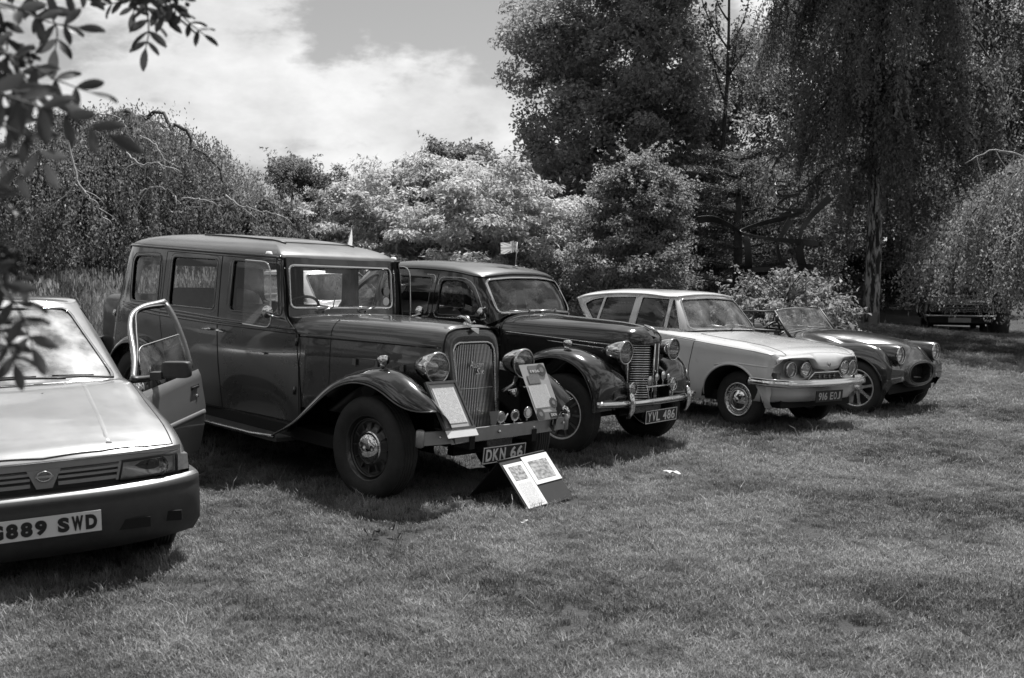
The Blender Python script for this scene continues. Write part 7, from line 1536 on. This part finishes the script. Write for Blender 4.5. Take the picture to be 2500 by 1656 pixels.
def tent_board():
    z = .01; FL = np.array([.108, 7.521, z]); FR = np.array([.445, 7.925, z]); BLf = np.array([-.325, 7.88, z]); BR_ = BLf + (FR - FL); RL = np.array([-.098, 7.705, .315]); RR = np.array([.232, 8.105, .315])
    t = thing('display_board', 'black folded display board with two white sheets on the grass before the limousine', 'display board', (FL + BR_) / 2 * [1, 1, 0] + [0, 0, gz(.1, 7.8)]); c = (FL + BR_) / 2 * [1, 1, 0]; off = np.array([0, 0, 0.])
    FL, FR, BLf, BR_, RL, RR = [p - c + off for p in (FL, FR, BLf, BR_, RL, RR)]; BD = mat('board_black', .012, .6, var=.3, vscale=10)
    def pan(nm, a, b, c_, d):
        n = np.cross(b - a, d - a); n /= np.linalg.norm(n); P = [a, b, c_, d]; return mesh_obj(nm, [p for p in P] + [p - n * .006 for p in P], [(0, 1, 2, 3), (4, 7, 6, 5), (0, 4, 5, 1), (1, 5, 6, 2), (2, 6, 7, 3), (3, 7, 4, 0)], BD, t, smooth=False)
    fr = pan('front_panel', FL, FR, RR, RL); pan('back_panel', BR_, BLf, RL, RR)
    mb = MB(); mb.tube([RL, RR], .008, 6); mb.build('fold', BD, t)
    r = FR - FL; w = np.linalg.norm(r); r /= w; u = RL - FL; u = u - r * (u @ r); h = np.linalg.norm(u); u /= h; n = np.cross(r, u)
    if n[2] < 0: n = -n
    # papers as skewed sheets following the panel
    def on(p, q, k=.004): return FL + (FR - FL) * p + (RL - FL) * q + n * k
    def ps(nm, a, b, m, k):
        P = [on(a[0], a[1], k), on(b[0], a[1], k), on(b[0], b[1], k), on(a[0], b[1], k)]; ob = mesh_obj(nm, P + [p - n * .001 for p in P], [(0, 1, 2, 3), (4, 7, 6, 5), (0, 4, 5, 1), (1, 5, 6, 2), (2, 6, 7, 3), (3, 7, 4, 0)], m, t, smooth=False); uv = ob.data.uv_layers.new(name='UVMap'); q = [(0, 0), (1, 0), (1, 1), (0, 1)]
        for p in ob.data.polygons:
            for li, vi in zip(p.loop_indices, p.vertices): uv.data[li].uv = q[vi % 4]
        return ob
    ps('paper_sheet', (.03, .02), (.43, .90), PAPER, .005); ps('printed_page', (.08, .06), (.38, .50), PRINT, .0065); ps('photograph', (.10, .56), (.36, .84), picture_mat('print_photo_a', 1), .0065)
    ps('paper_sheet', (.44, .40), (1.0, .97), PAPER, .0055); ps('photograph', (.52, .48), (.92, .86), picture_mat('print_photo_b', 5), .007)
tent_board()
def union_flag():
    M = np.array(car_matrix(*POSE['black'])); b = np.array([-1.16, .05, 1.588]); tp = np.array([-1.19, .10, 1.825]); t = thing('union_flag', 'small Union flag on a stick fixed to the roof of the black saloon', 'flag', to_world('black', b)); Rm = M[:3, :3]
    L = lambda p: Rm @ (np.asarray(p) - b)
    mb = MB(); mb.lathe([(.03, 0), (.026, .008), (.006, .014)], 14, 2, L(b)); mb.build('suction_cup', TRIM, t); mb = MB(); mb.tube([L(b), L(tp)], .0035, 6); mb.build('stick', PLATE_WHITE, t)
    W_, H_ = .21, .11; o = tp - np.array([0, 0, H_]); 
    def pt(p, q, k): return L(o + np.array([.05 * math.sin(p * 4) * p + k * .8, -W_ * p + .012 * (1 - q), H_ * q * (1 - .0 * p) + .012 * math.sin(p * 5)]))
    polys = []
    for a, c_ in (((0, 0), (1, 1)), ((1, 0), (0, 1))):
        for wd, m in ((.13, 1), (.04, 2)):
            s = 1 if a[0] == 0 else -1; polys.append(([(a[0], a[1]), (a[0] + s * wd, a[1]), (c_[0], c_[1] - wd * 1.6), (c_[0], c_[1]), (c_[0] - s * wd, c_[1]), (a[0], a[1] + wd * 1.6)], m))
    polys.sort(key=lambda q: q[1])
    for e, m in ((.12, 1), (.065, 2)): f = e * 1.6; polys.append(([(.5 - e, 0), (.5 + e, 0), (.5 + e, .5 - f), (1, .5 - f), (1, .5 + f), (.5 + e, .5 + f), (.5 + e, 1), (.5 - e, 1), (.5 - e, .5 + f), (0, .5 + f), (0, .5 - f), (.5 - e, .5 - f)], m))
    pts = []; ed = []
    for Q in [[(0, 0), (1, 0), (1, 1), (0, 1)]] + [q for q, _ in polys]:
        Q = np.clip(resample(np.array(Q, float), .08), 0, 1); k = len(pts); pts += [tuple(q) for q in Q]; ed += [(k + i, k + (i + 1) % len(Q)) for i in range(len(Q))]
    vo, eo, fo, *_ = delaunay_2d_cdt([Vector(q) for q in pts], ed, [], 0, 1e-6); UV = np.array([v[:] for v in vo])
    fl = mesh_obj('flag_cloth', [pt(v[0], v[1], 0) for v in UV], [tuple(f) for f in fo], [leaf_mat('flag_dark', .10, .10, .5), leaf_mat('flag_white', .45, .45, .5), leaf_mat('flag_mid', .26, .26, .5)], t, smooth=False)
    cen = np.array([UV[list(f)].mean(0) for f in fo]); mi = np.zeros(len(fo), int)
    for q, m in polys: mi[in_poly(cen, np.array(q))] = m
    for p, m in zip(fl.data.polygons, mi): p.material_index = int(m)
union_flag()
def pennant():
    d = 13.2; x0, x1 = px(822, d), px(862, d); z0, z1 = pz(606, d), pz(550, d); g = gz(x0 - .5, d); t = thing('pennant', 'limp pale pennant on a slanting stick seen over the limousine roof', 'flag', (x0 - .25, d, g))
    o = np.array([x0 - .25, d, g]); a = np.array([x0 - .25, d, g]) - o; b = np.array([x1, d, z1]) - o; mb = MB(); mb.tube([a, a * .4 + b * .6 - [.02, 0, 0], b], .006, 6); mb.build('pole', DULLCHROME, t)
    p = lambda s: a + (b - a) * s; V = [p(.99), p(.85), p(.70), p(.66) + [.07, .02, .0], p(.76) + [.09, 0, .03], p(.90) + [.045, 0, .02]]; mesh_obj('cloth', V, [tuple(range(6))], leaf_mat('pennant_cloth', .6, .6, .5), t, smooth=False)
pennant()
def sculpture():
    d = 20.5; r0 = gz(px(1915, d), d); c0 = np.array([px(1915, d), d, r0]); t = thing('metal_sculpture', 'dark sculpture of curling flat metal bands standing in front of the trees', 'sculpture', c0); MT = mat('sculpture_steel', .014, .45, .3, var=.3, vscale=8)
    def P(x, y, dd=0): X = 1640 + x / 4.612; Y = 440 + y / 4.612; D = d + dd; return np.array([px(X, D), D, pz(Y, D)]) - c0
    def band(pts, w, th=.012, vert=True, n=30):
        Q = curve([P(*p) for p in pts], n); T = np.gradient(Q, axis=0); T = unit(T); w = np.interp(np.linspace(0, 1, n), np.linspace(0, 1, len(np.atleast_1d(w))), np.atleast_1d(w)) if np.ndim(w) else np.full(n, w)
        up = unit(np.cross(T, np.array([0, 1., .25]))) if vert else unit(np.cross(np.cross(T, [0, 0, 1.]), T) * 0 + np.array([0, 0, 1.]) - T * T[:, 2:3]); nn = unit(np.cross(T, up)); V = []
        for k in range(n): h = up[k] * w[k] / 2; e = nn[k] * th / 2; V += [Q[k] + h + e, Q[k] + h - e, Q[k] - h - e, Q[k] - h + e]
        F = [(i * 4 + q, i * 4 + (q + 1) % 4, (i + 1) * 4 + (q + 1) % 4, (i + 1) * 4 + q) for i in range(n - 1) for q in range(4)] + [(0, 3, 2, 1), (4 * n - 4, 4 * n - 3, 4 * n - 2, 4 * n - 1)]; return mesh_obj('band', V, F, MT, t, smooth=False)
    band([(280, 452, -.5), (430, 440, -.4), (560, 475, -.2), (680, 535, -.1), (770, 600, 0)], [.13, .12, .10, .07, .04]); band([(1640, 715, .3), (1400, 690, -.35), (1100, 662, -.45), (870, 625, -.2), (760, 585, 0), (900, 520, .25), (1100, 462, .4), (1300, 418, .45), (1420, 395, .3)], [.09, .11, .08, .06, .05, .06, .08, .09, .06], vert=False, n=50)
    band([(1425, 690, -.2), (1445, 570, -.15), (1520, 440, 0), (1640, 310, .15), (1760, 195, .3)], [.06, .08, .10, .13, .15]); band([(820, 620, 0), (845, 760, -.1), (855, 900, -.1), (870, 1010, 0)], [.08, .12, .13, .12]); band([(1440, 690, -.3), (1435, 850, -.3), (1470, 1000, -.25), (1410, 1140, -.2), (1280, 1235, -.1), (1250, 1330, -.1)], [.10, .15, .15, .17, .14, .12])
    band([(850, 1015, 0), (1100, 1000, -.3), (1450, 975, -.3), (1640, 985, .1), (1450, 960, .5), (1100, 975, .5), (850, 1010, 0)], .085, vert=False, n=46); band([(1320, 450, .3), (1240, 590, .1), (1185, 720, 0), (1200, 840, 0), (1250, 970, 0)], [.13, .12, .05, .06, .08])
    band([(1250, 30, 0), (1160, 25, .1), (1145, 70, 0), (1240, 75, -.1), (1280, 110, 0), (1170, 125, .1), (1160, 175, 0), (1300, 180, -.1), (1410, 158, .0), (1250, 215, .1), (1160, 305, 0), (1300, 340, -.1), (1480, 345, 0), (1320, 400, .1), (1200, 400, 0), (1330, 378, -.05)], [.03, .03, .04, .05, .06, .08], vert=False, n=90)
    band([(870, 1000, 0), (880, 1200, 0), (885, 1460, 0)], [.12, .10, .12]); band([(1600, 980, .2), (1610, 1200, .2), (1615, 1470, .2)], [.10, .10, .12])
sculpture()
def litter():
    r = np.random.default_rng(12)
    def scrap(name, label, cat, x, y, L, W, v, ang, crumple=.35, h=.03):
        n = 7; V = []; o = np.array([x, y, gz(x, y) + h])
        for i in range(n):
            s = i / (n - 1) - .5; w = W * (1 - (2 * s) ** 4 * .6); z = r.normal(0, .012) * crumple * 3 + .02 * crumple * math.cos(s * 7)
            for q in (-1, 0, 1): V.append((s * L, q * w / 2, z + (abs(q) * .02 * crumple) + r.normal(0, .004)))
        V = np.array(V) @ rot_z(ang).T; F = [(i * 3 + q, i * 3 + 3 + q, i * 3 + 4 + q, i * 3 + 1 + q) for i in range(n - 1) for q in range(2)]
        ob = mesh_obj(name, V, F, mat('scrap_%d' % int(v * 100), v, .7), smooth=False); ob.location = o; tag(ob, label, cat)
    scrap('paper_scrap', 'crumpled pale scrap lying on the lawn ahead of the black saloon', 'litter', 1.25, 8.6, .15, .06, .42, -38, .15, .060)
    scrap('paper_scrap', 'thin white strip on the lawn just ahead of the folded display board', 'litter', .10, 7.1, .10, .012, .55, 20, .2, .035)
    scrap('dry_leaf', 'shrivelled dark leaf on the lawn ahead of the limousine wheel, left piece', 'leaf', -.86, 6.73, .10, .045, .04, 10, .8, .035)
    scrap('dry_leaf', 'curled dry leaf on the lawn, right of the shrivelled dark one', 'leaf', -.72, 6.76, .09, .03, .16, -15, .8, .04)
litter()
def marker():
    mb = MB(); d = 24.6; mb.box((px(2126, d), d - .2, gz(px(2126, d), d) + .13), (.17, .03, .26)); o = mb.build('tree_label', mat('label_plaque', .16, .5), smooth=False); tag(o, 'small plain plaque standing at the foot of the silver birch', 'plaque')
marker()
# leafy branch hanging into the top left corner, close to the camera
def overhang():
    r = np.random.default_rng(41); t = thing('rowan_tree', 'leafy rowan branches hanging into the top left corner close to the camera', 'tree', (-3.3, 2.2, gz(-3.3, 2.2))); o = np.array([-3.3, 2.2, gz(-3.3, 2.2)])
    BK = mat('rowan_bark', .05, .8, var=.4, vscale=14, bump=.3); mb = MB(); mb.tube(curve([(0, 0, -.1), (.05, 0, 1.2), (.0, .05, 2.4), (.15, .1, 4.0)], 14), np.linspace(.13, .07, 14), 10); tk = mb.build('trunk', BK, t)
    def W(x, y, d): return np.array([px(x, d), d, pz(y, d)]) - o
    LM = []
    for v in (.035, .05, .075): LM.append(leaf_mat('rowan_leaf_%d' % int(v * 1000), v, v * 1.5, .35, .4))
    # leaflet mesh: long oval, folded along the midrib
    k = 7; V = []; 
    for i in range(k):
        s = i / (k - 1); w = (.06, .30, .46, .52, .50, .38, .10)[i]
        V += [(s, -w * .36, .05 * math.sin(s * 3)), (s, 0, -.03 + .05 * math.sin(s * 3) - .10 * s * s), (s, w * .36, .05 * math.sin(s * 3))]
    F = [(i * 3 + q, i * 3 + 3 + q, i * 3 + 4 + q, i * 3 + 1 + q) for i in range(k - 1) for q in range(2)]; metas = []
    for m in LM:
        me = bpy.data.meshes.new('leaflet'); me.from_pydata(V, [], F); me.materials.append(m); a = me.attributes.new('tone', 'FLOAT', 'POINT'); a.data.foreach_set('value', np.full(len(V), .5, np.float32)); me.polygons.foreach_set('use_smooth', np.ones(len(F), bool)); metas.append(me)
    cnt = [0]
    def leaflet(p, d, n, L, par):
        if cnt[0] >= 296: return
        cnt[0] += 1; d = unit(d); s = unit(np.cross(n, d)); n = np.cross(d, s); M = np.eye(4); M[:3, 0] = d * L; M[:3, 1] = s * L; M[:3, 2] = n * L; M[:3, 3] = p
        ob = bpy.data.objects.new('leaflet', metas[r.integers(0, 3)]); COL.objects.link(ob); ob.parent = par; ob.matrix_local = Matrix(M.tolist())
    def compound(pts, npair, L, hang=.25):
        L = L * .84
        """feather leaf: a stalk with opposite leaflets and one at the tip; pts are (x, y, depth) of the photo"""
        Q = curve([W(*p) for p in pts], 18); mb = MB(); mb.tube(Q, np.linspace(.0028, .0012, 18), 5); st = mb.build('leaf_stalk', BK, t); T = unit(np.gradient(Q, axis=0)); view = unit(np.array([.2, -1, .35]))
        for i in range(npair):
            s = .22 + .72 * i / max(1, npair - 1); j = int(s * 17); side = unit(np.cross(T[j], view)); 
            for sg in (-1, 1): leaflet(Q[j], T[j] * .55 + side * sg * .95 + np.array([0, 0, -hang]) + r.normal(0, .16, 3), unit(view + r.normal(0, .35, 3)), L * r.uniform(.8, 1.15) * (1 - .25 * abs(s - .5)), st)
        leaflet(Q[-1], T[-1] + r.normal(0, .1, 3), unit(view + r.normal(0, .3, 3)), L, st)
    def twig(pts, r0=.008):
        Q = curve([W(*p) for p in pts], 20); mb = MB(); mb.tube(Q, np.linspace(r0, .002, 20), 6); mb.build('twig', BK, tk)
    D = 2.5
    twig([(-350, -400, 2.3), (-120, -180, 2.4), (150, -60, D), (330, -20, D), (430, 40, D), (500, 100, D)]); twig([(-350, -300, 2.2), (-160, -60, 2.1), (-40, 60, 2.1), (60, 170, 2.0), (120, 300, 1.9)]); twig([(-300, -100, 2.1), (-150, 150, 1.9), (-60, 260, 1.8), (60, 330, 1.75)]); twig([(-250, 300, 1.9), (-120, 500, 1.75), (-40, 640, 1.7), (30, 740, 1.65)])
    # hanging spray at the top middle
    compound([(375, -30, D), (378, 40, D), (380, 90, D), (372, 128, D)], 5, .060); compound([(400, -20, D), (440, 30, D), (480, 70, D), (512, 96, D)], 5, .045); compound([(385, -40, D), (345, 5, D), (310, 20, D), (283, 25, D)], 4, .045); compound([(420, -50, D), (405, 30, D), (425, 62, D)], 4, .05); compound([(360, -60, D), (350, -10, D), (345, 45, D)], 4, .05)
    compound([(450, -60, D), (455, 0, D), (445, 40, D)], 3, .045)
    # left hand sprays, nearer
    for pts, n_, L in (([(-60, -60, 2.2), (60, -20, 2.2), (150, 0, 2.2), (215, 5, 2.2)], 5, .065), ([(20, -60, 2.2), (120, 20, 2.2), (160, 80, 2.2), (155, 130, 2.2)], 5, .07), ([(-40, 20, 2.1), (60, 30, 2.1), (120, 60, 2.1), (210, 80, 2.1)], 4, .06), ([(-80, 40, 2.1), (0, 110, 2.1), (60, 170, 2.1), (110, 235, 2.0)], 6, .065), ([(-60, 120, 2.0), (60, 150, 2.0), (150, 200, 2.0), (235, 232, 2.0)], 5, .06),
                       ([(-80, 150, 1.9), (20, 215, 1.9), (110, 250, 1.9), (150, 262, 1.9)], 5, .06), ([(-60, 210, 1.8), (60, 250, 1.8), (150, 280, 1.8), (275, 335, 1.8)], 5, .075), ([(-80, 230, 1.8), (10, 290, 1.8), (80, 340, 1.8), (120, 400, 1.8)], 5, .055), ([(-60, 60, 2.0), (-10, 160, 2.0), (30, 240, 2.0), (60, 300, 2.0)], 5, .06), ([(-90, 320, 1.8), (-20, 370, 1.8), (40, 400, 1.8), (55, 430, 1.8)], 4, .05),
                       ([(-90, 420, 1.75), (-40, 460, 1.75), (5, 490, 1.75)], 4, .05), ([(-70, 650, 1.7), (0, 690, 1.7), (50, 770, 1.7), (75, 850, 1.7)], 5, .055), ([(-80, 700, 1.7), (-20, 780, 1.7), (20, 850, 1.7), (30, 890, 1.7)], 5, .05), ([(-80, 580, 1.75), (-20, 620, 1.75), (30, 650, 1.75), (55, 690, 1.75)], 4, .04), ([(-60, -20, 2.1), (20, 40, 2.1), (40, 110, 2.1), (35, 160, 2.1)], 5, .06), ([(60, -60, 2.3), (200, -30, 2.3), (235, 0, 2.3)], 3, .055)):
        compound(pts, n_, L)
    # bunches of small green berries
    for bx, by, bd in ((30, 90, 2.1), (75, 150, 2.05), (455, 5, D), (25, 620, 1.75), (40, 650, 1.75)):
        mb = MB()
        for _ in range(12):
            q = W(bx + r.normal(0, 16), by + r.normal(0, 14), bd + r.normal(0, .02)); Vq, Fq = soft_box(q, (.011, .011, .011), 2, 8, 5); mb.add(Vq, Fq); mb.tube([W(bx, by - 22, bd), q], .0008, 4)
        ob = mb.build('berry_cluster', LM[1], tk); ob['kind'] = 'stuff'
overhang()
